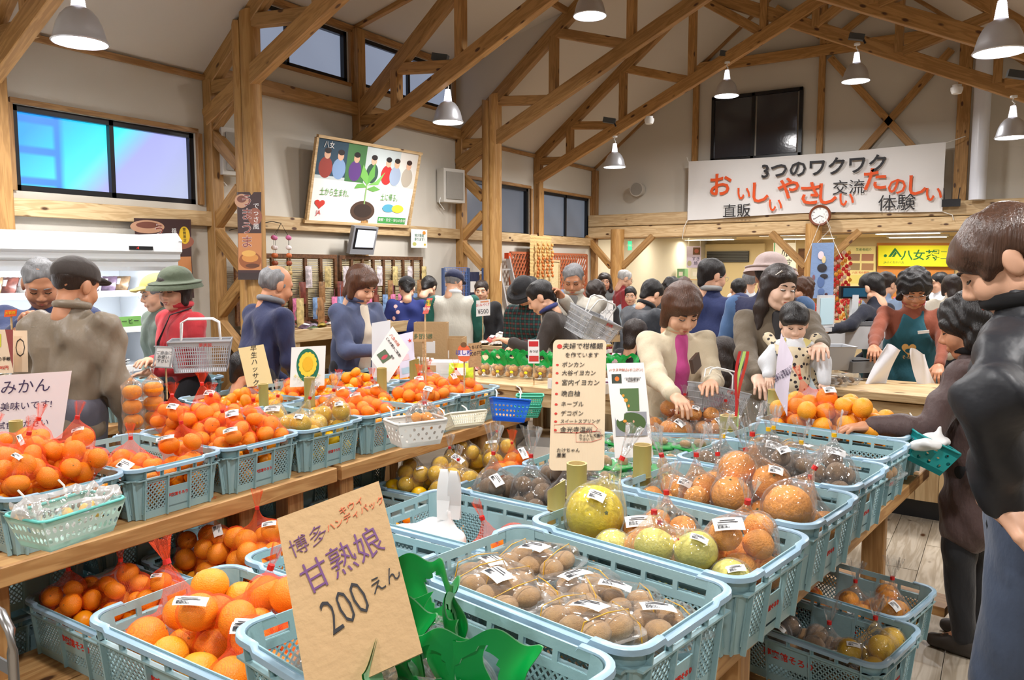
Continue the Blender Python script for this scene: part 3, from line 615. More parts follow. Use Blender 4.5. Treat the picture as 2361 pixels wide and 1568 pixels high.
M['tape'] = mat('red_tape', (208, 34, 30), .5)
M['barcode'] = mat('barcode_ink', (60, 60, 64), .7)
def sticker(name='price_label'):
    mb = MB(); mb.grid(6, 3, lambda u, v: (-.03+.06*u, -.02+.04*v, .004*math.sin(PI*u)+.0015*math.sin(5*v)), 0)
    for i in range(9): mb.box((-.022+.0026*i, -.008, .0035+.001*math.sin(PI*(i/18+.15))), (.0012 if i % 3 else .0019, .012, .0012), mi=1)
    for i in range(2): mb.box((-.002, .004+.006*i, .0046), (.04-.01*i, .0016, .0012), mi=1)
    return mb.mesh(name, [M['label'], M['barcode']], 60)
ST = sticker()
def bag(P, ids, kind, label, group, parent_rot=0, lean=(0, 0), mouth=None, neckh=.07, stick=True, res=.011, band=None, tl='red'):
    """a net or film bag drawn round a few fruit, gathered at its neck"""
    W_ = [P.w(i) for i in ids] if not isinstance(P, list) else P; rr = [P.P[i][3] for i in ids] if not isinstance(P, list) else ids
    c = sum(W_, Vector())/len(W_); zt = max(w.z+r for w, r in zip(W_, rr)); zb = min(w.z-r for w, r in zip(W_, rr))
    t = thing('net_bag' if kind == 'net' else 'clear_bag', label, 'bag', (c.x, c.y, zb), group=group); o = Vector((c.x, c.y, zb))
    pr = [elp(tuple(w-o), (r+.004,)*3, k=.035 if kind == 'net' else .06) for w, r in zip(W_, rr)]
    top = Vector((lean[0], lean[1], zt-zb+neckh*.55)); pr.append(cap((lean[0]*.4, lean[1]*.4, (zt-zb)*.8), tuple(top), .035, .006, k=.045))
    V, F = sdf(pr, res, .04); obj('net' if kind == 'net' else 'film', vf_mesh('net', V, F, M['net'] if kind == 'net' else M[kind]), None, t)
    d = (top-Vector((lean[0]*.4, lean[1]*.4, (zt-zb)*.8))).normalized(); R = frame(d)
    mb = MB(); mb.cyl(top-d*.006, top+d*.006, .008, .008, 8); obj('tie', mb, M['tape'] if not band else band, t, label='%s tie' % tl)
    mb = MB(); K = 14; V = []; L_ = neckh*.8
    for i in range(4):
        for j in range(K):
            a = 2*PI*j/K; q = L_*i/3; r = (.006+.30*q)*(1+.35*math.sin(j*2.6+i*.6)); V.append(top+R@Vector((q+.004*math.sin(j*1.9), r*math.cos(a), r*math.sin(a)*.6)))
    mb.add([tuple(v) for v in V], [(i*K+j, i*K+(j+1) % K, (i+1)*K+(j+1) % K, (i+1)*K+j) for i in range(3) for j in range(K)]); obj('gathered_top', mb, M['net'] if kind == 'net' else M[kind], t, sm=60)
    if stick:
        # the sticker lies on the bag where it faces the aisle
        k_ = max(range(len(W_)), key=lambda i: W_[i].z*1.0+.6*(-(W_[i].y-c.y)+.55*(W_[i].x-c.x))*.5); q = W_[k_]-o; n = Vector((.32, -.55, .75)).normalized()
        s = link(bpy.data.objects.new('price_label', ST), t); Rz = frame(Vector((.8, random.uniform(-.7, 1.2), random.uniform(-.2, .3))).cross(n).cross(n)*-1, n)
        s.scale = (1, 1, 1); sq = random.uniform(.62, .95)
        s.matrix_local = Matrix.Translation(q+n*(rr[k_]+.009)) @ Rz.to_4x4() @ Matrix.Diagonal((sq*random.choice((1, 1, 1.4)), sq*random.choice((.6, 1, 1)), 1, 1))
    return t
# ------------------------------------------------------------- the crates on the stands and what is in them
LX, LZ = -2.83, .705; GA = 'crates in the long row on the left stand'
LY = [1.31+.393*i for i in range(-1, 7)]
L_ = {}
for i, (y, l) in enumerate(zip(LY, ('at the left edge of the photo, behind the hanging mint basket', 'heaped with mandarin nets behind the mint basket', 'half filled with nets, second from the left', 'overfull with mandarins, third from the left', 'crate of yellow citrus in clear bags beside the heaped mandarins', 'crate behind the white hanging baskets, right of the yellow citrus', 'crate behind the small cream hanging basket', 'far right crate behind the blue hanging basket'))):
    if i == 0: continue
    L_[i] = crate(LX, y, LZ, 0, 'light blue crate '+l, GA)
def fill(P, kind, n, r, zvis, label, group, big=False, keep=None, **k):
    ids = P.drop(n, r, **k); vis = []
    for i in ids:
        if P.P[i][2] > zvis: vis.append(i)
        else: HID.append((kind, P.w(i), P.P[i][3]))
    for i in vis: fruit(kind, P.w(i), P.P[i][3], label, group, big)
    return vis
def near(P, ids, cx, cy, n):
    return sorted(ids, key=lambda i: (P.P[i][0]-cx)**2+(P.P[i][1]-cy)**2-.15*P.P[i][2]*0)[:n]
# left stand -------------------------------------------------
P = Pile(LX, LY[1], LZ, 0); fill(P, 'mandarin', 84, .035, 9, '', ''); Lb = 'orange mandarin in the red nets heaped at the left end of the left stand'
for bx_, by_, n in ((.14, -.08, 13), (.14, .11, 12), (-.12, -.05, 9), (-.12, .12, 8)):
    v = fill(P, 'mandarin', n, .036, .1, Lb, 'mandarins at the left end', cx=bx_, cy=by_, sx=.13, sy=.1, bias=.35, big=True)
    if len(v) > 2: bag(P, v, 'net', 'red net of mandarins with a white label, at the left end crate', 'red nets of mandarins', lean=(.02, .02))
P = Pile(LX, LY[2], LZ, 0); fill(P, 'mandarin', 50, .033, 9, '', ''); Lb = 'orange mandarin in the half filled second crate of the left stand'
v = fill(P, 'mandarin', 16, .034, .09, Lb, 'mandarins in the second crate', cx=.12, cy=-.09, sx=.14, sy=.1, bias=.35, big=True); bag(P, v, 'net', 'red net of mandarins leaning on the rim of the half filled crate', 'red nets of mandarins')
v = fill(P, 'mandarin', 6, .037, .09, Lb, 'mandarins in the second crate', cx=.19, cy=.13, sx=.07, sy=.07, bias=.5, big=True); bag(P, v, 'net', 'small red net of a few mandarins at the right corner of the second crate', 'red nets of mandarins')
# two upright towers of mandarins in narrow clear tubes
for tx, ty, n_ in ((*gz(309, 1010, .84)[:2], 4), (*gz(357, 1000, .84)[:2], 4)):
    zz = LZ+.10
    for i in range(n_): fruit('mandarin', (tx+random.uniform(-.004, .004), ty, zz+.045+i*.066), .043, 'large mandarin stacked in an upright clear tube, left stand', 'mandarins stacked in tubes', True, R=(0, 0, i))
    t = thing('clear_tube_bag', 'upright clear tube of %s' % ('four large mandarins nearer the white sign' if zz and tx == gz(309, 1010, .84)[0] else 'four large mandarins nearer the overfull crate'), 'bag', (tx, ty, zz), group='clear tubes of mandarins')
    mb = MB(); mb.lathe([(.04, 0)]+[(.045+.002*math.cos(i*PI), .033*i+.01) for i in range(2*n_+1)]+[(.02, n_*.066+.035), (.004, n_*.066+.05), (.012, n_*.066+.08)], 16); obj('film', mb, M['film'], t)
P = Pile(LX, LY[3], LZ, 0); fill(P, 'mandarin', 82, .033, 9, '', ''); Lb = 'orange mandarin in the overfull third crate of the left stand'
for j, (bx_, by_, n) in enumerate(((.13, -.09, 14), (.13, .09, 13), (.0, 0, 12), (-.14, .06, 12), (-.1, -.1, 8))):
    v = fill(P, 'mandarin', n, .034, .09, Lb, 'mandarins in the third crate', cx=bx_, cy=by_, sx=.13, sy=.1, bias=.45, big=j < 2)
    if len(v) > 3: bag(P, v, 'net', 'red net of mandarins in the overfull heap, %s' % ('front left', 'front right', 'in the middle of the heap', 'back', 'back left')[j], 'red nets in the overfull crate', lean=(.03, -.02), stick=j != 2)
P = Pile(LX, LY[4], LZ, 0); fill(P, 'yellow', 28, .042, 9, '', ''); Lb = 'yellow citrus fruit in a clear bag in the fourth crate of the left stand'
for j, (bx_, by_, n) in enumerate(((.12, -.08, 7), (.13, .1, 5), (-.12, .0, 5))):
    v = fill(P, 'yellow', n, .043, .08, Lb, 'yellow citrus on the left stand', cx=bx_, cy=by_, sx=.11, sy=.09, bias=.5, big=True)
    if len(v) > 1: bag(P, v, 'film', 'clear bag of yellow citrus, %s' % ('gathered to a tall point', 'with a round white sticker', 'at the back of the crate')[j], 'clear bags of yellow citrus', neckh=.1, lean=(.03, .05 if j == 0 else 0))
for k_, nm in ((5, 'fifth'), (6, 'sixth'), (7, 'seventh')):
    P = Pile(LX, LY[k_], LZ, 0); fill(P, 'mandarin', 84, .033, 9, '', ''); Lb = 'orange mandarin in the %s crate of the left stand' % nm
    for j, (bx_, by_, n) in enumerate(((.12, -.05, 11), (-.12, .05, 8)) if k_ != 6 else ((.1, .05, 14), (-.15, -.05, 4))):
        v = fill(P, 'mandarin', n, .034, .085, Lb, 'mandarins in the %s crate' % nm, cx=bx_, cy=by_, sx=.12, sy=.1, bias=.5)
        if len(v) > 3: bag(P, v, 'net', 'red net of mandarins at the %s of the %s crate of the left stand' % (('front', 'back')[j], nm), 'red nets of mandarins', res=.012)
# second row behind it
for i, (y, nm) in enumerate(((2.72, 'behind the yellow citrus'), (3.115, 'behind the green oval sign'), (3.51, 'behind the white paper sheets'), (3.905, 'at its far end'))):
    crate(-3.475, y, LZ, 0, 'light blue crate in the second row of the left stand, %s' % nm, 'second row crates on the left stand', letters=False)
    P = Pile(-3.475, y, LZ, 0); v = fill(P, 'mandarin', 80, .034, 9, '', ''); v = fill(P, 'mandarin', 9 if i < 3 else 14, .034, .07, 'mandarin in the second row of crates on the left stand', 'mandarins in the second row', cx=.05, cy=0, sx=.2, sy=.12, bias=.6)
    if i in (1, 3): bag(P, v, 'net', 'red net of mandarins in the second row, %s' % nm, 'red nets of mandarins', res=.013)
# right stand -------------------------------------------------
RZ_ = -9.5; RB = .755; GB = 'crates in the right row of the middle stand'
AC = [(-.835, 1.005), (-.766, 1.413), (-.70, 1.822), (-.655, 2.255), (-.625, 2.68), (-.60, 3.09), (-.575, 3.51)]
AN = ['holding the green handled kiwi bags at the bottom edge', 'holding the clear clamshells of kiwifruit', 'holding the big yellow pomelo and bagged oranges', 'holding bagged dekopon, beside the bamboo tube', 'holding bagged round kiwifruit', 'holding small clamshells with yellow labels', 'holding the loose oranges under the reaching hand']
for i, (x, y) in enumerate(AC): crate(x, y, RB, RZ_, 'light blue harvest crate '+AN[i], GB)
# loose oranges at the far end
P = Pile(*AC[6], RB, RZ_); fill(P, 'orange', 44, .04, 9, '', ''); v = fill(P, 'orange', 30, .041, .09, 'bright orange fruit heaped in the far crate under the reaching hand', 'oranges in the far crate', cx=-.03, cy=0, sx=.22, sy=.14, bias=.35)
bag(P, near(P, v, -.12, .0, 9), 'net', 'red net of oranges in the far crate by the reaching hand', 'red nets of oranges', lean=(-.05, 0), res=.012)
# pomelo crate
P = Pile(*AC[2], RB, RZ_); x, y = AC[2]; fill(P, 'deko', 13, .045, 9, '', '')
G = 'citrus in clear bags beside the pomelo'
def lw(P, u, v, z): c, q = math.cos(P.a), math.sin(P.a); return Vector((P.o[0]+u*c-v*q, P.o[1]+u*q+v*c, P.o[2]+z))
p = lw(P, -.205, -.02, .185); fruit('pomelo', p, .082, 'huge yellow pomelo in a clear bag', None, True, R=(1.2, .3, .8)); P.P = np.vstack([P.P, (-.205, -.02, .185, .085)])
bag([p], [.082], 'film', 'clear bag round the huge yellow pomelo', 'film bags', neckh=.12, lean=(.05, .06), res=.011)
v = fill(P, 'deko', 7, .037, .05, 'orange citrus in a clear bag right behind the pomelo', G, cx=-.06, cy=.09, sx=.08, sy=.08, bias=.3, big=True); bag(P, v, 'film', 'clear bag of small oranges right behind the pomelo', 'film bags', neckh=.11)
p = [lw(P, -.015, -.075, .14), lw(P, .065, -.06, .14)]
for q in p: fruit('orange', q, .06, 'large orange of the pair in front of the small bagged ones', 'pair of large oranges', True); 
bag(p, [.06, .06], 'film', 'clear bag with a long sticker round the pair of large oranges', 'film bags', neckh=.05)
v = fill(P, 'pale', 6, .047, .04, 'pale yellow citrus in front of the pomelo crate', 'pale citrus fruit', cx=.1, cy=-.13, sx=.2, sy=.05, bias=0, big=True); bag(P, v[:3], 'film', 'clear bag of pale yellow citrus along the near rim', 'film bags', neckh=.04); bag(P, v[3:], 'film', 'clear bag of pale yellow citrus in the near right corner', 'film bags', neckh=.05)
v = fill(P, 'deko', 8, .04, .05, 'orange citrus in a clear bag at the right end of the pomelo crate', G, cx=.2, cy=.06, sx=.08, sy=.11, bias=.3, big=True); bag(P, v, 'film', 'clear bag of oranges at the right end of the pomelo crate', 'film bags', neckh=.08, lean=(.02, -.03))
# dekopon crate
P = Pile(*AC[3], RB, RZ_); fill(P, 'deko', 15, .045, 9, '', '')
for j, (u, v_, n, r) in enumerate(((-.2, -.02, 5, .036), (-.07, .04, 3, .046), (.03, .1, 2, .055), (.05, -.06, 4, .054), (.2, -.07, 1, .066), (.17, .08, 3, .045), (-.08, -.1, 3, .04))):
    v = fill(P, 'deko', n, r, .04, 'bagged dekopon in the crate beside the bamboo tube', 'dekopon in the third crate', cx=u, cy=v_, sx=.07, sy=.06, bias=.3, big=True)
    if v: bag(P, v, 'film', 'clear bag of %s in the dekopon crate %s' % ('one big dekopon' if n == 1 else 'dekopon', ('at the left end', 'left of the tallest fruit', 'highest of the heap', 'in the middle of the near side', 'in the near right corner', 'at the right end', 'low beside the left rim')[j]), 'film bags', neckh=.12 if j != 4 else .08, lean=((-.03, -.04), (-.03, .02), (-.05, 0), (0, 0), (.06, .03), (0, 0), (0, 0))[j], stick=j in (0, 2, 3))
# kiwi crate
P = Pile(*AC[4], RB, RZ_); fill(P, 'kiwi2', 46, .034, 9, '', '')
for j, (u, v_, n) in enumerate(((-.18, -.03, 8), (-.05, .02, 9), (.08, -.04, 9), (.19, -.06, 9), (.02, -.12, 5))):
    v = fill(P, 'kiwi2', n, .032, .05, 'round brown kiwifruit in a clear bag, fifth crate of the right row', 'bagged kiwifruit', cx=u, cy=v_, sx=.08, sy=.07, bias=.5)
    if v: bag(P, v, 'film', 'clear bag of round kiwifruit, %s' % ('leftmost in its crate', 'with the twisted top', 'in the middle with a beige card', 'rightmost with a white label', 'lying at the near rim')[j], 'film bags', neckh=.1, band=M['yellow'], tl='yellow')
# clamshells ----------------------------------------------------
def clam_mesh(w=.235, d=.138, h=.07):
    mb = MB(); V = []; K = 36
    def ring(sx, sy, z, wob=0):
        o = []
        for j in range(K):
            a = 2*PI*j/K; cx_ = math.copysign(abs(math.cos(a))**.35, math.cos(a)); sy_ = math.copysign(abs(math.sin(a))**.35, math.sin(a)); q = 1+wob*(j % 2)
            o.append((cx_*sx*q, sy_*sy*q, z))
        return o
    R_ = [ring(w*.38, d*.36, 0), ring(w*.43, d*.42, h*.45, .012), ring(w*.5, d*.5, h*.47), ring(w*.5, d*.5, h*.52), ring(w*.44, d*.43, h*.54), ring(w*.41, d*.39, h*.92, .02), ring(w*.36, d*.33, h), ring(w*.1, d*.1, h)]
    for r in R_: V += r
    mb.add(V, [(i*K+j, i*K+(j+1) % K, (i+1)*K+(j+1) % K, (i+1)*K+j) for i in range(len(R_)-1) for j in range(K)]+[tuple(range(K))[::-1], tuple(range((len(R_)-1)*K, len(R_)*K))]); return mb.mesh('clamshell_shell', M['clam'], 40)
CLM = clam_mesh(); bandm = mat('yellow_elastic', (212, 160, 30), .5)
BM = []
for s_ in (-1, 1): bmb = MB(); bmb.tube([(s_*.06, -.068, .03), (s_*.062, -.056, .066), (s_*.065, 0, .072), (s_*.062, .056, .066), (s_*.06, .068, .03)], .0013, 5); BM.append(bmb.mesh('rubber_band', bandm, 60))
def clamshell(u, v, z, a, P, lab, tilt=(0, 0)):
    p = lw(P, u, v, z); t = thing('clamshell', 'clear plastic clamshell of kiwifruit with white sticker, '+lab, 'food box', tuple(p), group='clamshells of kiwifruit', rot=(tilt[0], tilt[1], math.radians(RZ_+a)))
    link(bpy.data.objects.new('shell', CLM), t); [link(bpy.data.objects.new('rubber_band', b), t) for b in BM]
    s = link(bpy.data.objects.new('price_label', ST), t, (random.uniform(-.015, .015), 0, .0735), (0, 0, random.uniform(-.4, .4))); s.scale = (1.15, 1.1, 1)
    Rm = Euler((tilt[0], tilt[1], math.radians(RZ_+a))).to_matrix()
    for i in range(3):
        for j in (-1, 1):
            q = p+Rm@Vector(((i-1)*.060, j*.028, .036)); fruit('kiwi', q, .028, 'brown kiwifruit in a clear clamshell, '+lab, 'kiwifruit in clamshells', R=(random.gauss(0, .1)+tilt[0], random.gauss(0, .1)+tilt[1], math.radians(RZ_+a+random.gauss(90, 12))))
P = Pile(*AC[1], RB, RZ_)
for u, v, z, a, l in ((-.16, .1, .115, 8, 'far left corner of the crate'), (-.19, -.02, .105, -12, 'at the left rim'), (-.10, -.095, .125, -12, 'long one near the left rim'), (-.01, .05, .10, 62, 'turned, in the middle'), (.09, .05, .105, 48, 'turned, right of the middle'), (.13, -.10, .125, -12, 'nearest the near rim'), (.20, .02, .10, 62, 'at the right rim'), (-.2, .08, .012, 0, 'lower layer, left'), (.0, -.05, .02, 5, 'lower layer, middle'), (.17, -.03, .015, 80, 'lower layer, right'), (-.05, .1, .015, 20, 'lower layer, back')):
    clamshell(u, v, z, a, P, l, (random.gauss(0, .07), random.gauss(0, .07)))
P = Pile(*AC[5], RB, RZ_); gl = mat('green_yellow_sticker', (120, 176, 60), .6)
for j, (u, v, z, a) in enumerate(((-.19, .06, .09, 0), (-.04, .02, .085, -5), (.1, -.01, .08, -5), (.22, -.03, .08, 0), (-.2, -.06, .05, 8), (-.06, -.09, .03, 0), (.1, -.1, .03, 0), (-.08, .1, .05, 0))):
    clamshell(u, v, z, a, P, ('far left of the label row', 'second of the label row', 'third of the label row', 'far right of the label row', 'under the kiwi bag knots, left', 'low, middle', 'low, right', 'low, back')[j])
# hidden lower layers as one mesh per kind
def flush_hidden():
    for kd in {h[0] for h in HID}:
        mb = MB(); 
        for k_, p, r in HID:
            if k_ == kd: mb.ell(tuple(p), (r, r, r*.88), 9, 6)
        o = obj('piled_'+{'mandarin': 'mandarins', 'orange': 'oranges', 'deko': 'dekopon', 'yellow': 'yellow_citrus', 'kiwi2': 'kiwifruit', 'kiwi': 'kiwifruit', 'pale': 'citrus'}[kd], mb, M[kd], sm=180)
        tag(o, '%s lying under the upper ones inside the crates' % {'mandarin': 'lower layers of mandarins', 'orange': 'lower layers of oranges', 'deko': 'lower layers of dekopon', 'yellow': 'lower layers of yellow citrus', 'kiwi2': 'lower layers of kiwifruit', 'kiwi': 'kiwifruit', 'pale': 'citrus'}[kd], 'fruit'); o['kind'] = 'stuff'
# middle, lower row
GM = 'crates in the lower middle row'; BZ = .632
BC = [(-1.405, 1.085, 0), (-1.405, 1.50, -1), (-1.375, 1.925, -2), (-1.33, 2.345, -3), (-1.30, 2.75, -3), (-1.29, 3.17, 14), (-1.33, 3.66, 25)]
BN = ['holding the big oranges at the bottom left', 'behind the big oranges crate, hidden by the cardboard sign', 'nearly empty with a white carrier bag', 'of bagged kiwifruit left of the wooden notice', 'of green lidded packs behind the wooden notice', 'of green lidded packs behind the white leaflet', 'of bagged oranges in front of the beige jacket woman']
for i, (x, y, a) in enumerate(BC): crate(x, y, BZ, a, 'light blue crate '+BN[i], GM)
P = Pile(BC[0][0], BC[0][1], BZ, 0); fill(P, 'orange', 10, .044, 9, '', ''); v = fill(P, 'orange', 32, .044, .06, 'big orange in red net at the bottom left of the photo', 'big oranges bottom left', cx=.0, cy=0, sx=.26, sy=.15, bias=.22, big=True)
for j, (u, w_, n) in enumerate(((-.16, -.03, 8), (.0, .04, 10), (.17, .03, 10))): bag(P, near(P, v, u, w_, n), 'net', 'red net of big oranges at the bottom left, %s' % ('with a white tag over the rim', 'with a large white sticker on top', 'cut by the cardboard sign')[j], 'red nets of big oranges', lean=((-.06, 0), (.03, .03), (.05, 0))[j])
P = Pile(BC[2][0], BC[2][1], BZ, -2); v = fill(P, 'orange', 7, .05, 0, 'orange in the small net beside the white carrier bag', 'oranges beside the carrier bag', cx=.12, cy=-.03, sx=.11, sy=.08, bias=.4, big=True); bag(P, v, 'net', 'small red net of oranges beside the white carrier bag', 'red nets of oranges', lean=(-.03, -.03))
P = Pile(BC[3][0], BC[3][1], BZ, -3); fill(P, 'kiwi2', 60, .034, 9, '', '')
for j, (u, v_) in enumerate(((-.2, -.08), (-.06, -.06), (.08, -.03), (.2, -.06), (0, .08))):
    v = fill(P, 'kiwi2', 7, .032, .06, 'brown kiwifruit in a clear bag left of the wooden notice', 'kiwifruit left of the notice', cx=u, cy=v_, sx=.07, sy=.07, bias=.5)
    if v: bag(P, v, 'film', 'clear bag of kiwifruit, %s' % ('with a yellow label at the left rim', 'with a green tie, second', 'tall gathered top', 'beside the bamboo', 'at the back')[j], 'film bags', neckh=.13, stick=j != 1)
M['traygreen'] = mat('green_tray', (56, 170, 84), .5)
for b_, y_ in ((4, 'left'), (5, 'right')):
    x0, y0, a0 = BC[b_]; P = Pile(x0, y0, BZ, a0); fill(P, 'kiwi2', 20, .034, 9, '', '')
    for j in range(6):
        t = thing('lidded_pack', 'kiwi pack with bright green edge, %s of the wooden notice, %s' % ('hidden left' if b_ == 4 else 'right', ('near left', 'near middle', 'near right', 'far left', 'far middle', 'far right')[j]), 'food box', (x0-.18+.17*(j % 3), y0-.08+.16*(j//3), BZ+.10+.01*j), random.uniform(-.6, .6), 'green edged packs')
        mb = MB(); mb.lathe([(.0, 0), (.07, 0), (.085, .03)], 4); mb.box((0, 0, .032), (.15, .12, .006)); obj('tray', mb, M['traygreen'], t); o = link(bpy.data.objects.new('shell', CLM), t, (0, 0, .02)); o.scale = (.72, .9, .7)
        for k_ in (0, 3): fruit('kiwi', (t.location.x+(k_ % 2-.5)*.05, t.location.y+(k_//2-.5)*.045, t.location.z+.05), .022, 'kiwifruit in the green edged packs', 'kiwifruit in green edged packs')
x0, y0, a0 = BC[6]; P = Pile(x0, y0, BZ, a0); fill(P, 'deko', 24, .044, 9, '', '')
for j, (u, v_) in enumerate(((-.2, 0), (-.05, -.05), (.1, 0), (.22, .02), (.02, .1))):
    v = fill(P, 'deko', 6, .04, .06, 'bagged orange in front of the beige jacket woman', 'oranges before the beige jacket woman', cx=u, cy=v_, sx=.08, sy=.08, bias=.5)
    if v: bag(P, v, 'film', 'clear bag of oranges below the beige jacket woman, %s' % ('leftmost', 'second', 'third', 'rightmost', 'at the back')[j], 'film bags', neckh=.06, res=.012)
# low row at shelf height under the left stand's front edge
GC = 'low crates in the gap before the left stand'; CZ = .285
CC = [(-2.49, 1.45), (-2.49, 1.87), (-2.49, 2.29), (-2.47, 2.71), (-2.43, 3.13), (-2.41, 3.54)]
for i, ((x, y), nm) in enumerate(zip(CC, ('with netted mandarins by the post', 'with the two tall dark nets of oranges', 'with loose small mandarins and white ties', 'dark and hidden behind the cardboard sign', 'of yellow citrus behind the white carrier bag', 'of yellow citrus and one red net'))): crate(x, y, CZ, 0, 'blue low crate '+nm, GC)
P = Pile(*CC[0], CZ, 0); fill(P, 'mandarin', 60, .034, 9, '', '')
for j, (u, v_, n) in enumerate(((-.08, .02, 11), (.1, .1, 8), (-.2, -.08, 6))):
    v = fill(P, 'mandarin', n, .036, .09, 'mandarin in the lowest crate by the wooden post', 'mandarins in the lowest crate', cx=u, cy=v_, sx=.1, sy=.09, bias=.4, big=True)
    if v: bag(P, v, 'net', 'red net of mandarins in the lowest crate, %s' % ('largest', 'with a clear label strip', 'at the left rim')[j], 'low nets', stick=j == 1)
P = Pile(*CC[1], CZ, 0); fill(P, 'orange', 34, .042, 9, '', '')
for j, (u, v_, n) in enumerate(((-.12, .0, 12), (.12, .04, 16))):
    v = fill(P, 'orange', n, .041, .085, 'orange in the two tall nets under the left stand', 'oranges in tall nets', cx=u, cy=v_, sx=.1, sy=.1, bias=.25, big=True); bag(P, v, 'net', 'tall bulging red net of oranges under the left stand, %s one' % ('left dark', 'right bright')[j], 'tall nets', neckh=.09)
P = Pile(*CC[2], CZ, 0); fill(P, 'mandarin', 30, .032, 9, '', ''); v = fill(P, 'mandarin', 16, .033, .06, 'small mandarin loose in the low crate left of the cardboard sign', 'loose small mandarins', cx=.1, cy=0, sx=.18, sy=.12, bias=.3, big=True); bag(P, near(P, v, .2, 0, 7), 'net', 'red net half hidden by the cardboard sign with white ties', 'low nets')
P = Pile(*CC[3], CZ, 0); fill(P, 'mandarin', 40, .034, 9, '', '')
for q, nm in ((4, 'left'), (5, 'right')):
    P = Pile(*CC[q], CZ, 0); fill(P, 'yellow', 36, .044, 9, '', '')
    for j, (u, v_, n) in enumerate(((-.18, -.05, 8), (.0, .05, 9), (.17, -.03, 8))):
        kd = 'mandarin' if (q == 5 and j == 2) else 'yellow'
        v = fill(P, kd, n, .042, .07, 'yellow citrus in the low crates by the carrier bag' if kd == 'yellow' else 'orange in the single red net beside the yellow citrus', 'low yellow citrus' if kd == 'yellow' else 'oranges beside yellow citrus', cx=u, cy=v_, sx=.1, sy=.1, bias=.4)
        if v: bag(P, v, 'film' if kd == 'yellow' else 'net', '%s bag in the %s low yellow citrus crate, %s' % ('clear' if kd == 'yellow' else 'red net', nm, ('left', 'middle', 'right')[j]), 'low film bags', neckh=.09)
# empties stacked in the dark under the stands
for i in range(6):
    for j in range(3 if i != 3 else 2): crate(-3.13, .92+.42*i, .004+.204*j, 0, 'empty shaded crate stacked under the left stand, %s stack, %s' % (('nearest', 'second', 'third', 'fourth', 'fifth', 'farthest')[i], ('bottom', 'middle', 'top')[j]), 'empty crates under the left stand', letters=False)
for i, (x, y) in enumerate(((-.98, 1.28), (-.94, 2.2), (-.92, 3.2))): crate(x-.2, y, .004, -9, 'empty shaded crate on the floor under the middle stand, %s' % ('nearest', 'second', 'farthest')[i], 'empty crates under the middle stand', letters=False)
# low crates at the right end
for i, (x, y, a, nm) in enumerate(((-.50, 3.17, -13, 'behind, with oranges in limp clear bags'), (-.52, 2.775, -13, 'in front, with yellow citrus and kiwifruit'))):
    crate(x, y, .19, a, 'low blue crate near the floor at right, '+nm, 'low crates at the right end'); P = Pile(x, y, .19, a); kd = ('mandarin', 'yellow')[i]
    fill(P, ('mandarin', 'kiwi2')[i], 18, .038, 9, '', '')
    for j, (u, v_, n) in enumerate(((-.18, 0, 8), (.05, -.02, 5), (.2, .02, 5))):
        k2 = 'kiwi2' if (i == 1 and j < 2) else ('yellow' if i == 1 else 'orange')
        v = fill(P, k2, n, .042 if k2 != 'kiwi2' else .038, .03, '%s in the low %s crate at the right end' % (FN[k2].replace('_', ' '), ('rear', 'front')[i]), 'fruit in the low %s crate' % ('rear', 'front')[i], cx=u, cy=v_, sx=.08, sy=.1, bias=.3, big=True)
        if v: bag(P, v, 'net' if (i == 0 and j == 0) else 'film', 'bag in the low %s crate at the right end, %s' % (('rear', 'front')[i], ('left', 'middle', 'right')[j]), 'bags at the right end', neckh=.1)
# far crates behind the brown jacket man
for y, nm in ((2.68, 'left one, nearly empty'), (3.08, 'right one, beside the shopping trolley')):
    crate(-4.62, y, .70, 0, 'pale blue crate on the far table, %s' % nm, 'crates by the cooler aisle')
flush_hidden()
# ------------------------------------------------------------- stands of timber under the crates
def stand(name, label, boards, posts, group=None, rails=()):
    t = thing(name, label, 'display stand', (boards[0][0][0], boards[0][0][1], 0), group=group)
    for (a, b, w, h) in boards: beam('board', a, b, w, h, M['table'], t)
    for (x, y, z0, z1) in posts: beam('post', (x, y, z0), (x, y, z1), .09, .09, M['table'], t)
    for (a, b, w, h) in rails: beam('rail', a, b, w, h, M['table'], t)
    return t
stand('timber_stand', 'timber stand under the long left row of crates, nearer half', [((-2.58, .3, .67), (-2.58, 2.47, .67), .14, .065), ((-2.85, .3, .67), (-2.85, 2.47, .67), .30, .06), ((-3.15, .3, .67), (-3.15, 2.47, .67), .16, .06)], [(-2.70, 1.12, 0, .63), (-2.70, 2.36, 0, .63), (-3.15, .9, 0, .63), (-3.15, 2.36, 0, .63), (-2.70, 2.1, 0, .63)], 'timber stands')
stand('timber_stand', 'timber stand under the long left row of crates, farther half', [((-2.58, 2.5, .67), (-2.58, 4.15, .67), .14, .065), ((-2.85, 2.5, .67), (-2.85, 4.15, .67), .30, .06), ((-3.15, 2.5, .67), (-3.15, 4.15, .67), .28, .06), ((-3.5, 2.5, .67), (-3.5, 4.15, .67), .34, .06)], [(-2.62, 2.6, 0, .63), (-2.62, 3.75, 0, .63), (-3.6, 2.7, 0, .63), (-3.6, 4.05, 0, .63), (-2.62, 4.05, 0, .63)], 'timber stands')
stand('timber_stand', 'low timber shelf for the crates in the gap', [((-2.33, .9, .26), (-2.33, 3.78, .26), .3, .045), ((-2.64, .9, .26), (-2.64, 3.78, .26), .3, .045)], [(-2.25, 1.0, 0, .235), (-2.25, 3.7, 0, .235), (-2.74, 3.7, 0, .235)], 'timber stands')
